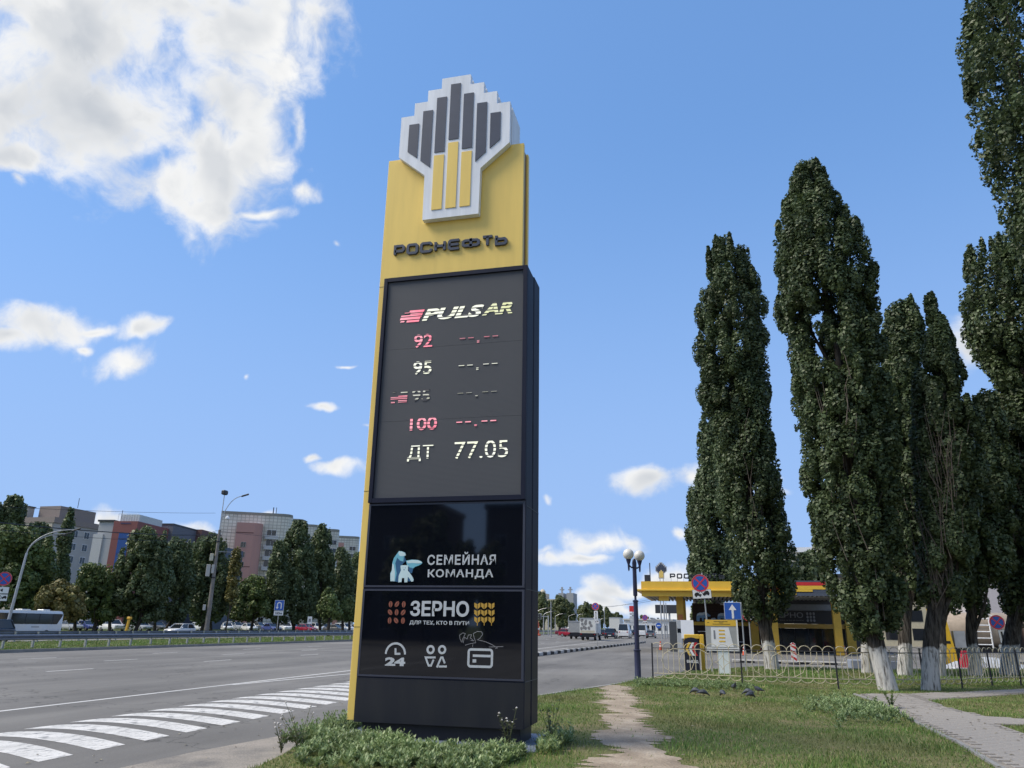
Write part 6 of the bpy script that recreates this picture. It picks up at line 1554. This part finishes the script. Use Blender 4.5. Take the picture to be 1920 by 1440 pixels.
def box_truck(name, label, px, py, boxm, L_=5.2, W_=2.3, H_=3.05, art=False):
    p = G(px, py, RZ); t_ = thing(name, (p.x, p.y, RZ), label, 'truck', None, math.pi)
    B('cargo_box', boxm, t_, (-W_ / 2, W_ / 2, -L_ / 2, L_ / 2, 1.0, H_)); B('box_edge', GREYM, t_, (-W_ / 2 - .03, W_ / 2 + .03, L_ / 2 + .001, L_ / 2 + .05, H_ - .1, H_ + .03)); B('chassis', BLACKM, t_, (-.9, .9, -L_ / 2 - 1.6, L_ / 2, .6, .98)); MB().box(-W_ * .42, W_ * .42, -L_ / 2 - 2.0, -L_ / 2 - .12, .6, 2.3, bev=.12).build('cab', WH, t_); B('windscreen', GLASS, t_, (-.8, .8, -L_ / 2 - 2.015, -L_ / 2 - 2.001, 1.4, 2.1))
    B('rear_bar', BLACKM, t_, (-W_ / 2, W_ / 2, L_ / 2 - .1, L_ / 2 - .02, .45, .75))
    for s in (-1, 1):
        B('tail_light', mat('tail_light', (.35, .01, .015), .25), t_, (s * .9 - .14, s * .9 + .14, L_ / 2 - .018, L_ / 2, .78, .92))
        for y in (L_ / 2 - 1.3, -L_ / 2 - 1.1): wheel(t_, s * (W_ / 2 - .25), y, .42, .3)
    if art:
        rg = random.Random(2); am = mat('mural_grey', (.20, .20, .20), .6)
        for k, (x, z) in enumerate(((.8, 2.75), (.25, 2.6), (.3, 2.3), (-.35, 2.4), (-.5, 2.0), (.55, 1.8), (.9, 1.6), (.3, 1.65), (-.2, 1.7), (.75, 2.2))):
            q = [(x + .17 * (1 + .5 * rg.random()) * math.cos(a), z + .2 * (1 + .5 * rg.random()) * math.sin(a)) for a in [2 * math.pi * j / 9 for j in range(9)]]
            MB().prism(q, L_ / 2 + .006 + k * .001, L_ / 2 + .0015).build('mural_patch', am, t_)
        B('mural_patch', mat('mural_cream', (.5, .46, .35), .6), t_, (-1.0, 1.05, L_ / 2 + .001, L_ / 2 + .005, 1.05, 1.35))
    return t_
box_truck('painted_box_truck', 'box truck with black and white pictures painted on its rear', 1107, 1200.5, mat('truck_white', (.62, .63, .60), .55, var=.1), art=True)
box_truck('grey_box_truck', 'grey box truck left of the painted truck', 1084, 1198, mat('truck_grey', (.30, .31, .31), .6), H_=2.7)
box_truck('tall_white_truck', 'tall white box truck further ahead between dark car and van', 1156, 1191.5, mat('truck_cream', (.62, .62, .58), .55), L_=8, H_=4.2, W_=2.5)
p = G(1073, 1193, RZ); MBS = car('white_oncoming_van', 'white van facing the camera left of the trucks', WH, (p.x, p.y, RZ), R(10), 'van', None, 'van')
OR_ = thing('orange_road_barrel', tuple(G(1006, 1192, RZ)), 'orange road marker beside the pylon edge', 'marker')
MB().lathe([(.9, 0), (.9, .2), (.6, .5), (.55, 2.2), (.35, 3.0), (.1, 3.2)], 12).build('marker_body', mat('marker_orange', (.6, .12, .05), .6), OR_); MB().lathe([(.62, 1.2), (.60, 1.5)], 12).build('marker_band', WHITE, OR_)

# ------------------------------------------------------------------ buildings across the road
def win_mesh(w_, h_, frame=WHITE):
    o = MB().box(-w_ / 2 - .08, w_ / 2 + .08, -.06, .0, -.08, h_ + .08).build('window', frame); a = o.data; bpy.data.objects.remove(o)
    mb = MB(); mb.box(-w_ / 2, -.04, -.075, -.061, 0, h_).box(.04, w_ / 2, -.075, -.061, 0, h_); o = mb.build('pane', GLASS); b_ = o.data; bpy.data.objects.remove(o)
    return a, b_
WA = win_mesh(1.5, 1.5); WB_ = win_mesh(1.3, 1.4, mat('old_frame', (.35, .34, .32), .7)); WC = win_mesh(2.6, 1.6)
def windows(parent, W2, x0, dx, nx, z0, dz, nz, y=0.0, rot=0.0, skip=()):
    for j in range(nz):
        for i in range(nx):
            if (i, j) in skip: continue
            loc = (x0 + i * dx, y, z0 + j * dz) if rot == 0 else (y, x0 + i * dx, z0 + j * dz)
            w_ = inst('window', W2[0], parent, loc, (0, 0, rot)); inst('pane', W2[1], w_)
PANEL = mat('panel_house_grey', (.40, .39, .385), .85, var=.14, scale=.15)
CREAMW = mat('panel_house_cream', (.52, .46, .38), .85, var=.12, scale=.2); BROWNR = mat('roof_brown', (.24, .20, .185), .8)
# block A: nine storeys, long side to the road
D = 205; c = PD(103, 975, D); hA = PD(103, 980, D).z
BA = thing('panel_apartment_block', (c.x, c.y, 0), 'nine-storey grey panel block of flats with a cream end wall behind the bus', 'building')
far = PD(230, 1165, 262); lenA = 46.0
B('wall', PANEL, BA, (-13, 0, 0, lenA, 0, hA)); B('end_wall', CREAMW, BA, (-13.05, -.3, -.25, -.002, 0, hA)); B('roof_edge', BROWNR, BA, (-13.3, .3, -.4, lenA + .3, hA, hA + 1.3))
B('stair_head', BROWNR, BA, (-7, -1, 2, 13, hA + 1.301, hA + 4.2)); B('vent_stack', CONC, BA, (-9.8, -8.0, -.2, 1.6, hA + 1.301, hA + 3.8)); B('vent_cap', DGREY, BA, (-10.0, -7.8, -.4, 1.8, hA + 3.801, hA + 4.0)); MB().tube([(-2, 8, hA + 4.6), (-2, 8, hA + 7)], .07, 5).build('antenna', BLACKM, BA)
nst = int(hA / 2.95)
windows(BA, WA, 3.0, 3.6, 12, hA - 2.6 - 2.95 * 7, 2.95, 8, y=.02, rot=R(90))
for j in range(8):
    for k in (4, 10): 
        o = MB().box(0, 1.1, -1.6, 1.6, 0, 1.1).build('balcony', mat('balcony_grey', (.30, .31, .33), .8), BA); o.location = (.001, 3.0 + k * 3.6, hA - 3.3 - 2.95 * j)
        o = MB().box(0, .9, -1.5, 1.5, 1.101, 2.4).build('balcony_glazing', mat('balcony_glass', (.12, .14, .17), .25), BA); o.location = (.001, 3.0 + k * 3.6, hA - 3.3 - 2.95 * j)
# block C: grey wing and red block with a blue glass strip
D = 168; c = PD(186, 982, D); hC = PD(200, 979, D).z; wC = (PD(216, 982, D) - PD(186, 982, D)).length * 1.12; wR = (PD(262, 982, D) - PD(216, 982, D)).length * 1.12
BCx = thing('red_and_grey_office', (c.x, c.y, 0), 'red office block with a blue glass strip and plain grey wing', 'building', None, R(10))
B('grey_wing', mat('office_grey', (.42, .42, .43), .8, var=.06), BCx, (0, wC, 0, 16, 0, hC)); B('pale_corner', mat('office_pale', (.52, .52, .52), .8), BCx, (-.6, wC * .42, -.25, -.002, 0, hC - 2.4)); B('red_block', mat('office_red', (.22, .075, .07), .7, var=.08), BCx, (wC + .02, wC + wR, -.3, 13, 0, hC + .1))
xg = wC + wR * .30; gw = wR * .42
B('glass_strip', mat('strip_blue_glass', (.02, .07, .26), .12), BCx, (xg, xg + gw, -.36, -.301, 2, hC - 2.2))
for k in range(7): B('glass_transom', mat('transom_blue', (.02, .045, .14), .4), BCx, (xg, xg + gw, -.40, -.361, 2 + k * 2.9, 2.15 + k * 2.9))
B('stair_line', WHITE, BCx, (xg + .3, xg + gw * .8, -.42, -.401, hC - 12.2, hC - 11.9))
mb = MB()
for k in range(9): mb.box(wC + .4 + k * (wR - .8) / 8, wC + .46 + k * (wR - .8) / 8, .2, .26, hC + .1, hC + 1.6)
mb.box(wC + .4, wC + wR - .4, .2, .26, hC + 1.5, hC + 1.6); mb.build('roof_railing', WHITE, BCx, kind='stuff'); B('roof_screen', mat('roof_screen_pale', (.5, .53, .55), .5), BCx, (wC + 1.0, wC + wR - .2, .5, 9, hC + .101, hC + 1.45)); B('coping', DGREY, BCx, (-.2, wC, -.3, 16, hC + .001, hC + .35)); MB().tube([(wC, 2, hC), (wC, 2, hC + 2.5)], .06, 5).build('antenna', BLACKM, BCx)
# block E: dark blue-grey offices
D = 176; c = PD(282, 988, D); hE = PD(300, 985, D).z; wE = (PD(325, 988, D) - PD(282, 988, D)).length * 1.12
BE = thing('dark_office_block', (c.x, c.y, 0), 'dark blue-grey office block right of the red one', 'building', None, R(10))
B('wall', mat('office_slate', (.12, .125, .155), .7), BE, (-3, wE, 0, 22, 0, hE)); B('coping', DGREY, BE, (-3.1, wE + .1, -.1, 22.1, hE + .001, hE + .3))
windows(BE, WC, 0, 3.6, 3, hE - 12, 3.4, 3, y=-.001)
D = 182; c = PD(340, 1022, D); hF = PD(380, 1022, D).z; wF = (PD(432, 1022, D) - PD(340, 1022, D)).length * .72
BF = thing('blue_roof_pavilion', (c.x, c.y, 0), 'lower dark block with a red-brown penthouse behind the lamp post', 'building', None, R(10))
B('wall', mat('pavilion_blue', (.06, .075, .115), .6), BF, (0, wF, 0, 16, 0, hF)); B('window_band', mat('pavilion_glass', (.30, .36, .42), .15), BF, (.8, wF * .5, -.05, -.001, hF - 3.6, hF - 1.6)); B('penthouse', mat('penthouse_brown', (.12, .06, .055), .7), BF, (1, wF * .45, 2, 12, hF + .001, hF + 3.4)); B('penthouse_window', mat('penthouse_glass', (.28, .26, .26), .2), BF, (3, wF * .45 - .3, 1.93, 1.999, hF + .5, hF + 2.4)); B('roof_rail', WHITE, BF, (wF * .5, wF, .1, .2, hF + .6, hF + .9))
for k in range(4): B('window_post', mat('pavilion_blue', (.06, .075, .115), .6), BF, (.8 + k * wF * .11, 1.2 + k * wF * .11, -.09, -.051, hF - 3.6, hF - 1.6))
# block B: tile-clad tower with red stair tower
tile = bpy.data.materials.new('tile_cladding'); tile.use_nodes = True
t = tile.node_tree; b = t.nodes['Principled BSDF']; b.inputs['Roughness'].default_value = .6
co = t.nodes.new('ShaderNodeTexCoord'); sx = t.nodes.new('ShaderNodeSeparateXYZ'); t.links.new(co.outputs['Object'], sx.inputs[0])
ax = t.nodes.new('ShaderNodeMath'); ax.operation = 'ADD'; t.links.new(sx.outputs[0], ax.inputs[0]); t.links.new(sx.outputs[1], ax.inputs[1])
cb = t.nodes.new('ShaderNodeCombineXYZ'); t.links.new(ax.outputs[0], cb.inputs[0]); t.links.new(sx.outputs[2], cb.inputs[1])
bk = t.nodes.new('ShaderNodeTexBrick'); bk.offset = 0; bk.inputs['Scale'].default_value = 1.0; bk.inputs['Brick Width'].default_value = 1.15; bk.inputs['Row Height'].default_value = .95; bk.inputs['Mortar Size'].default_value = .10; bk.inputs['Color1'].default_value = (.58, .57, .51, 1); bk.inputs['Color2'].default_value = (.66, .65, .59, 1); bk.inputs['Mortar'].default_value = (.38, .37, .33, 1)
t.links.new(cb.outputs[0], bk.inputs['Vector'])
nz_ = t.nodes.new('ShaderNodeTexNoise'); nz_.inputs['Scale'].default_value = .12; nz_.inputs['Detail'].default_value = 5; t.links.new(co.outputs['Object'], nz_.inputs[0])
mr = t.nodes.new('ShaderNodeMapRange'); mr.inputs[1].default_value = .3; mr.inputs[2].default_value = .7; mr.inputs[3].default_value = .82; mr.inputs[4].default_value = 1.15; t.links.new(nz_.outputs[0], mr.inputs[0])
sc_ = t.nodes.new('ShaderNodeVectorMath'); sc_.operation = 'SCALE'; t.links.new(bk.outputs[0], sc_.inputs[0]); t.links.new(mr.outputs[0], sc_.inputs['Scale']); t.links.new(sc_.outputs[0], b.inputs['Base Color'])
D = 240; c = PD(414, 970, D); hB = PD(470, 966, D).z; wB = (PD(546, 970, D) - PD(414, 970, D)).length * 1.02
BB = thing('tiled_apartment_tower', (c.x, c.y, 0), 'tall pale tile-clad block of flats with a pink-red stair tower', 'building', None, R(29))
r3 = 3.0
q = [(0, 0), (wB - r3, 0)] + [(wB - r3 + r3 * math.sin(R(a)), r3 - r3 * math.cos(R(a))) for a in (15, 30, 45, 60, 75, 90)] + [(wB, 26), (0, 26)]
MB().loft([[(x, y, 0) for x, y in q], [(x, y, hB) for x, y in q]]).build('wall', tile, BB); MB().loft([[(x, y - .1, hB + .001) for x, y in q], [(x, y - .1, hB + .8) for x, y in q]]).build('parapet', mat('parapet_grey', (.24, .24, .22), .8), BB)
tx0 = (PD(445, 1000, D) - PD(410, 1000, D)).length; tw = (PD(495, 1000, D) - PD(441, 1000, D)).length * .87; hT = PD(460, 984, D).z
RT = mat('stair_tower_red', (.44, .245, .22), .8, var=.10, scale=.15)
q2 = [(tx0, -5), (tx0 + tw - 2.2, -5)] + [(tx0 + tw - 2.2 + 2.2 * math.sin(R(a)), -2.8 - 2.2 * math.cos(R(a))) for a in (20, 45, 70, 90)] + [(tx0 + tw, -.002), (tx0, -.002)]
MB().loft([[(x, y, 0) for x, y in q2], [(x, y, hT) for x, y in q2]]).build('stair_tower', RT, BB)
for j in range(11): 
    w_ = inst('window', WB_[0], BB, (tx0 + 2.4, -5.001, hT - 7.0 - j * 2.8)); inst('pane', WB_[1], w_)
for k, z in enumerate((hT - 3, hT - 12.6, hT - 18.5)): B('tower_band', mat('band_dark_red', (.13, .06, .055), .8), BB, (tx0 - .03, tx0 + tw - 2.2, -5.03, -5.001, z, z + .25))
for j in range(10): 
    w_ = inst('window', WB_[0], BB, (tx0 + tw + 2.2, -.001, hT - 4.5 - j * 2.9)); inst('pane', WB_[1], w_)
for j in range(4):
    w_ = inst('window', WC[0], BB, (wB - 5.6, -.001, hB - 5.8 - j * 3.0)); inst('pane', WC[1], w_)
    B('balcony', mat('balcony_white', (.5, .52, .55), .7), BB, (wB - 7.4, wB - 3.6, -.9, -.08, hB - 7.0 - j * 3.0, hB - 5.9 - j * 3.0))
MB().tube([(tx0 + 9.4, 3, hB), (tx0 + 9.4, 3, hB + 3)], .1, 5).build('antenna', BLACKM, BB); MB().tube([(tx0 + 10.2, 3, hB), (tx0 + 10.2, 3, hB + 3)], .1, 5).build('antenna', BLACKM, BB); MB().tube([(wB - 6, 3, hB), (wB - 6, 3, hB + 3)], .06, 5).build('antenna', BLACKM, BB)
for k, (px0, px1, py, D, lab) in enumerate(((540, 572, 978, 262, 'stepped tile-clad wing behind the tall poplars'), (570, 600, 988, 285, 'second stepped wing of the tiled flats'), (598, 638, 996, 300, 'grey side wing right of the tall poplars'), (630, 676, 1009, 330, 'rounded tiled block next to the pylon edge'))):
    c = PD(px0, py, D); h = PD((px0 + px1) / 2, py, D).z; w_ = (PD(px1, 1100, D) - PD(px0, 1100, D)).length
    o = thing('tiled_wing', (c.x, c.y, 0), lab, 'building', None, R(30)); q = [(0, 0), (w_ - 2, 0), (w_ - .6, .6), (w_, 2), (w_, 20), (0, 20)]
    MB().loft([[(x, y, 0) for x, y in q], [(x, y, h) for x, y in q]]).build('wall', tile, o); MB().loft([[(x, y - .1, h + .001) for x, y in q], [(x, y - .1, h + .9) for x, y in q]]).build('parapet', mat('parapet_grey', (.24, .24, .22), .8), o)
    windows(o, WC, w_ * .72, 3, 1, h - 5.0 - 3 * 5, 3.0, 6, y=-.001)
    if k == 3: B('red_strip', RT, o, (-1.5, 3.5, -.06, -.001, 0, h - 2))
# far church-like block with turrets beyond the avenue
D = 470; c = PD(1040, 1180, D)
FB = thing('distant_turreted_building', (c.x, c.y, 0), 'distant pale building with a dome and two turrets above the avenue', 'building')
sc_px = lambda px, py: (PD(px, py, D) - c)
def fbox(n, m, x0p, x1p, ytop):
    a, b_ = sc_px(x0p, ytop), sc_px(x1p, ytop); B(n, m, FB, (a.x, b_.x, 0, 14, 0, a.z + EYE * 0 + c.z * 0))
FW, FG = mat('far_cream', (.52, .46, .36), .8), mat('far_grey', (.33, .34, .36), .8)
for (n, m, a, b_, y_) in (('wing', FW, 1018, 1050, 1123), ('dome_tower', FW, 1010, 1021, 1112), ('turret', FG, 1047, 1057, 1112), ('turret', FG, 1063, 1076, 1112), ('link', FG, 1056, 1064, 1122)):
    A_, B2 = PD(a, y_, D), PD(b_, y_, D); B(n, m, FB, (A_.x - c.x, B2.x - c.x, (0 if n != 'link' else .4), 14, 0, A_.z))
A_ = PD(1015.5, 1112, D); MB().lathe([(1.9, A_.z), (1.7, A_.z + 1.2), (.9, A_.z + 2.2), (.1, A_.z + 2.6)], 12, A_.x - c.x, 2).build('dome', FW, FB)
for px in (1053, 1069): A_ = PD(px, 1112, D); B('spire', FG, FB, (A_.x - c.x - .5, A_.x - c.x + .5, 2, 3, A_.z + .001, A_.z + 3.6)); B('spire_cross', FG, FB, (A_.x - c.x - 1.4, A_.x - c.x + 1.4, 2.2, 2.8, A_.z + 1.7, A_.z + 2.3))
for k in range(6): 
    A_ = PD(1022 + k * 4, 1130, D); B('window', GLASS, FB, (A_.x - c.x - .4, A_.x - c.x + .4, -.1, -.001, A_.z - 1.6, A_.z))
# white market hall at the end of the road
D = 260; c = PD(1170, 1186, D)
WM = thing('white_market_hall', (c.x, c.y, 0), 'low long white hall at the far end of the road', 'building', None, R(-6))
wm_ = (PD(1262, 1186, D) - PD(1170, 1186, D)).length; B('wall', mat('hall_white', (.72, .73, .72), .7), WM, (0, wm_, 0, 12, 0, 4.2)); B('roof', mat('hall_roof', (.55, .55, .53), .6), WM, (-.3, wm_ + .3, -.6, 12, 4.201, 4.6))
for k in range(8): B('hall_window', GLASS, WM, (1.2 + k * wm_ / 8, 1.2 + k * wm_ / 8 + 1.2, -.05, -.001, 1.0, 2.6))
D = 420; c = PD(1205, 1182, D)
RF = thing('distant_dark_roofline', (c.x, c.y, 0), 'distant dark industrial roofline behind the white hall', 'building')
wr_ = (PD(1262, 1182, D) - PD(1205, 1182, D)).length; B('wall', mat('far_slate', (.13, .15, .18), .8), RF, (0, wr_, 0, 20, 0, PD(1220, 1164, D).z)); B('stack', mat('far_slate', (.13, .15, .18), .8), RF, (4, 5.2, 2, 4, PD(1220, 1164, D).z, PD(1220, 1158, D).z)); B('stack', mat('far_slate', (.13, .15, .18), .8), RF, (7.5, 8.5, 2, 4, PD(1220, 1164, D).z, PD(1220, 1158, D).z))
# ------------------------------------------------------------------ pigeons
PGN = mat('pigeon_grey', (.075, .085, .11), .6, var=.4, scale=12, col2=(.02, .022, .028)); PGB = mat('pigeon_beak', (.12, .10, .08), .6)
def pigeon(loc, rz, label, s=1.0, peck=True):
    t_ = thing('pigeon', loc, label, 'pigeon', 'pigeons pecking on the lawn', rz)
    # one continuous body: tail, breast, neck, head (axis +X forward)
    if peck: axis = [(-.17, .085, .012, .030), (-.12, .095, .022, .040), (-.05, .115, .050, .055), (.02, .115, .060, .062), (.08, .095, .045, .048), (.115, .07, .026, .027), (.14, .045, .021, .021), (.158, .030, .019, .018), (.172, .022, .008, .008)]
    else: axis = [(-.17, .08, .012, .030), (-.12, .095, .022, .040), (-.05, .12, .050, .055), (.02, .13, .060, .062), (.075, .145, .045, .048), (.095, .18, .026, .027), (.105, .21, .022, .022), (.12, .22, .018, .018), (.135, .218, .006, .006)]
    mb = MB(); mb.loft([[(x, math.cos(a) * ry, z + math.sin(a) * rz_) for a in [2 * math.pi * k / 10 for k in range(10)]] for (x, z, rz_, ry) in axis]); mb.build('body', PGN, t_, smooth=True)
    hx, hz = (axis[-1][0], axis[-1][1])
    MB().tube([(hx - .004, 0, hz), (hx + .016, 0, hz - .010)], [.006, .001], 5).build('beak', PGB, t_)
    for s_ in (-1, 1):
        mb = MB(); mb.loft([[(-.15, s_ * .035, .10), (-.15, s_ * .042, .095), (-.15, s_ * .035, .09)], [(-.02, s_ * .055, .145), (-.02, s_ * .068, .115), (-.02, s_ * .055, .09)], [(.06, s_ * .042, .125), (.06, s_ * .05, .11), (.06, s_ * .042, .095)]]); mb.build('wing', PGN, t_)
        MB().tube([(.0, s_ * .022, .075), (.006, s_ * .022, .03), (-.003, s_ * .022, .0), (.02, s_ * .022, .003)], .004, 5).build('leg', mat('pigeon_leg', (.25, .06, .05), .6), t_)
    t_.scale = (s, s, s)
    return t_
pig = [((1304, 1304), 2.7, 'leftmost dark pigeon pecking on the lawn', 1), ((1319, 1308), .3, 'pigeon with pale wings right beside the leftmost one', 1), ((1355, 1309), 1.9, 'pigeon pecking halfway between the fence post and the path', 1), ((1377, 1297), -1.2, 'small upright pigeon nearest the fence', 0), ((1403, 1306), 2.9, 'dark stretched pigeon in front of the middle fence post', 1), ((1422, 1303), 3.3, 'dark pigeon with lifted tail rightmost of the flock', 0), ((1408, 1312), .8, 'pale pigeon nearest the camera', 1)]
for (pp, rz_, lab, pk) in pig:
    p = G(*pp, 0); pigeon((p.x, p.y, .03), rz_, lab, .98, bool(pk))

# ------------------------------------------------------------------ weeds at the foot of the pylon
WEED = leafmat('weed_leaves', (.13, .20, .072), (.30, .38, .175), (.46, .50, .30), trans=.3, pscale=2.0); WSTEM = mat('weed_stem', (.11, .13, .05), .8)
def weed_arrays(cx, cy, h, n, r, spread=.16, base=0.0):
    """leaves and stems of one bushy weed"""
    V, Fq = [], []
    ns = r.integers(2, 5); k0 = 0
    for s in range(ns):
        a = r.uniform(0, 2 * np.pi); lean = r.uniform(.1, .45) * h; hh = h * r.uniform(.6, 1.1)
        for j in range(n):
            t_ = (j + .5) / n; px = cx + np.cos(a) * lean * t_ ** 1.3; py = cy + np.sin(a) * lean * t_ ** 1.3; pz = base + hh * t_
            la = j * 2.4 + r.uniform(-.4, .4); L_ = (.080 * (1 - .5 * t_) + .02) * r.uniform(.6, 1.4); w_ = L_ * .17; up = r.uniform(.2, 1.5)
            d = np.array([np.cos(la), np.sin(la), up]); d /= np.linalg.norm(d); sd = np.array([-np.sin(la), np.cos(la), 0]) * w_
            p = np.array([px, py, pz])
            V += [p, p + d * L_ * .5 + sd, p + d * L_, p + d * L_ * .5 - sd]; Fq.append([k0, k0 + 1, k0 + 2, k0 + 3]); k0 += 4
    return np.array(V), np.array(Fq)
def weed_patch(spots, seed, label):
    r = np.random.default_rng(seed); VV, FF, k = [], [], 0
    for (x, y, h, n) in spots:
        V, Fq = weed_arrays(x, y, h, n, r); VV.append(V); FF.append(Fq + k); k += len(V)
    tris('weeds', np.concatenate(VV), np.concatenate(FF), WEED, kind='stuff', label=label)
r = np.random.default_rng(8); sp = []
for k in range(1150):
    x = r.uniform(-5.9, -1.9); y = 11.0 - abs(r.normal(0, .75)) - (.30 if x > -4.1 and x < -2.7 else 0)
    if y < 8.9 or x < lerp_poly([(-5.0, 8), (-5.1, 9), (-5.35, 10), (-5.6, 11)], y) + .1 or x > -2.45: continue
    if x < -4.9 and y < 10.3 and k % 2: continue
    h = .205 * r.uniform(.5, 1.35) * (1.1 if y > 10.3 else .8) * (.66 if x > -4.2 else .85)
    if x > -2.6: h *= .8
    sp.append((x, y, h, int(r.integers(9, 16))))
for k in range(45): sp.append((r.uniform(-2.45, -2.05), r.uniform(11.0, 12.8), .22 * r.uniform(.5, 1.3), 11))
for k in range(120): sp.append((r.uniform(-5.95, -5.6), r.uniform(10.6, 13.0), .25 * r.uniform(.5, 1.3), 11))
weed_patch(sp, 3, 'grey-green weeds crowding the foot of the pylon')
sp = []
for k in range(420):
    a, rr = r.uniform(0, 6.28), abs(r.normal(0, .75)); sp.append((3.1 + rr * math.cos(a) * .7, 19.3 + rr * math.sin(a) * 2.2, .16 * r.uniform(.5, 1.4), 9))
sp = [q for q in sp if q[0] < lerp_poly([(3.5, 4), (3.6, 14), (3.8, 17), (4.0, 20.5), (3.85, 24)], min(24, q[1]))]
for k in range(260): sp.append((r.uniform(-2.3, 1.2), 25.6 - abs(r.normal(0, .8)), .15 * r.uniform(.5, 1.4), 8))
weed_patch(sp, 4, 'taller clumps of weeds on the lawn by the footpath and fence')
def weed_plant(x, y, h, label, n=26, spread=.45, flowers=False, m=None, seed=1):
    rr = np.random.default_rng(seed); t_ = thing('weed_plant', (x, y, 0), label, 'weed')
    stems = MB(); V, Fq, k0, fl = [], [], 0, []
    for s in range(7):
        a = rr.uniform(0, 6.28); le = rr.uniform(.1, spread) * h; hh = h * rr.uniform(.6, 1.05)
        pts = [(math.cos(a) * le * t2 ** 1.4, math.sin(a) * le * t2 ** 1.4, hh * t2) for t2 in (0, .35, .7, 1)]
        stems.tube(pts, [.006, .005, .004, .002], 4)
        for j in range(n):
            t2 = rr.uniform(.08, 1); p = np.array([math.cos(a) * le * t2 ** 1.4, math.sin(a) * le * t2 ** 1.4, hh * t2]); la = rr.uniform(0, 6.28); L_ = .055 * rr.uniform(.6, 1.4); d = np.array([math.cos(la), math.sin(la), rr.uniform(0, .8)]); d /= np.linalg.norm(d); sd = np.array([-math.sin(la), math.cos(la), 0]) * L_ * .25
            V += [p, p + d * L_ * .5 + sd, p + d * L_, p + d * L_ * .5 - sd]; Fq.append([k0, k0 + 1, k0 + 2, k0 + 3]); k0 += 4
        fl.append(pts[-1])
    stems.build('stem', WSTEM, t_); tris('leaves', np.array(V), np.array(Fq), m or WEED, t_)
    if flowers:
        for p in fl: MB().lathe([(.004, p[2] - .008), (.016, p[2]), (.012, p[2] + .012), (.002, p[2] + .016)], 7, p[0], p[1]).build('flower_head', mat('pale_flower', (.55, .52, .5), .8), t_)
DRYW = leafmat('dry_weed_leaves', (.10, .10, .05), (.22, .20, .12), trans=.2)
p = G(560, 1412, 0); weed_plant(p.x, p.y, .62, 'straggly flowering weed at the edge of the road left of the pylon', 14, .5, True, DRYW, 1)
p = G(527, 1412, 0); weed_plant(p.x, p.y, .36, 'small flowering weed left of the straggly one', 12, .5, True, DRYW, 2)
p = G(645, 1392, 0); weed_plant(p.x - .05, p.y, .42, 'upright leafy weed at the left corner of the pylon footing', 30, .2, False, None, 3)
weed_plant(-2.72, 11.05, .55, 'dark bushy weed against the right corner of the pylon', 26, .35, True, leafmat('dark_weed_leaves', (.05, .06, .03), (.11, .12, .07)), 4)
weed_plant(-2.25, 11.7, .80, 'tall arching weed growing beside the right side of the pylon', 16, .5, False, leafmat('dark_weed_leaves', (.05, .06, .03), (.11, .12, .07)), 5)
p = G(1672, 1330, 0); weed_plant(p.x, p.y, .5, 'pointed weed sticking up over the paved footpath', 40, .5, False, GRASS, 6)

# fallen leaves and scraps on the lawn and paths
r = np.random.default_rng(19); V, Fq, k0 = [], [], 0
for k in range(420):
    if k < 230: x, y, z = r.uniform(-3, 9), r.uniform(10, 26), .045
    elif k < 330: x, y, z = r.uniform(3.7, 5.3), r.uniform(10.5, 24), .038
    else: x, y, z = r.uniform(-9, -6), r.uniform(8, 30), RZ + .012
    a, L_ = r.uniform(0, 6.28), r.uniform(.02, .05); c, s = math.cos(a) * L_, math.sin(a) * L_
    V += [(x - c, y - s, z), (x + s * .5, y - c * .5, z + .01), (x + c, y + s, z + .004), (x - s * .5, y + c * .5, z + .012)]; Fq.append([k0, k0 + 1, k0 + 2, k0 + 3]); k0 += 4
tris('fallen_leaves', np.array(V), np.array(Fq), leafmat('fallen_leaf', (.07, .05, .03), (.30, .26, .16), (.62, .60, .52), trans=0), kind='stuff', label='scattered dry leaves and scraps of paper')

# ------------------------------------------------------------------ what stands behind the camera and shows in the glossy fascias
for (x0, x1, h, lab) in ((-44, -30.5, 15.2, 'dark block of flats mirrored in the upper fascia at its left'), (-24, -8, 14.6, 'dark block of flats mirrored in the upper fascia at its right'), (-8, 40, 10, 'long low flats behind the camera'), (-80, -46, 13, 'flats behind the camera towards the road')):
    t_ = thing('rear_apartment_block', (x0, -62, 0), lab, 'building'); B('wall', mat('rear_flats_brown', (.10, .085, .075), .85, var=.2, scale=.3), t_, (0, x1 - x0, -12, 0, -.3, h)); B('roof_edge', DGREY, t_, (-.2, x1 - x0 + .2, -12.2, .2, h + .001, h + .6))
    for j in range(4):
        for i in range(int((x1 - x0) / 3.2)): 
            w_ = inst('window', WB_[0], t_, (1.8 + i * 3.2, .001, 1.2 + j * 3.0), (0, 0, math.pi)); inst('pane', WB_[1], w_)
for k, (x, y, s) in enumerate(((-29, -50, .80), (-27.5, -52, .92), (-25.8, -49, .86), (-31.5, -44, .62), (-22, -48, .66), (-18, -42, .6), (-12, -40, .7), (-4, -38, .65), (4, -36, .8), (12, -34, .9), (-34, -46, .7), (-38, -48, .8))):
    avenue(x, y, s, 'tree behind the camera mirrored in the fascias', 'trees behind the camera')
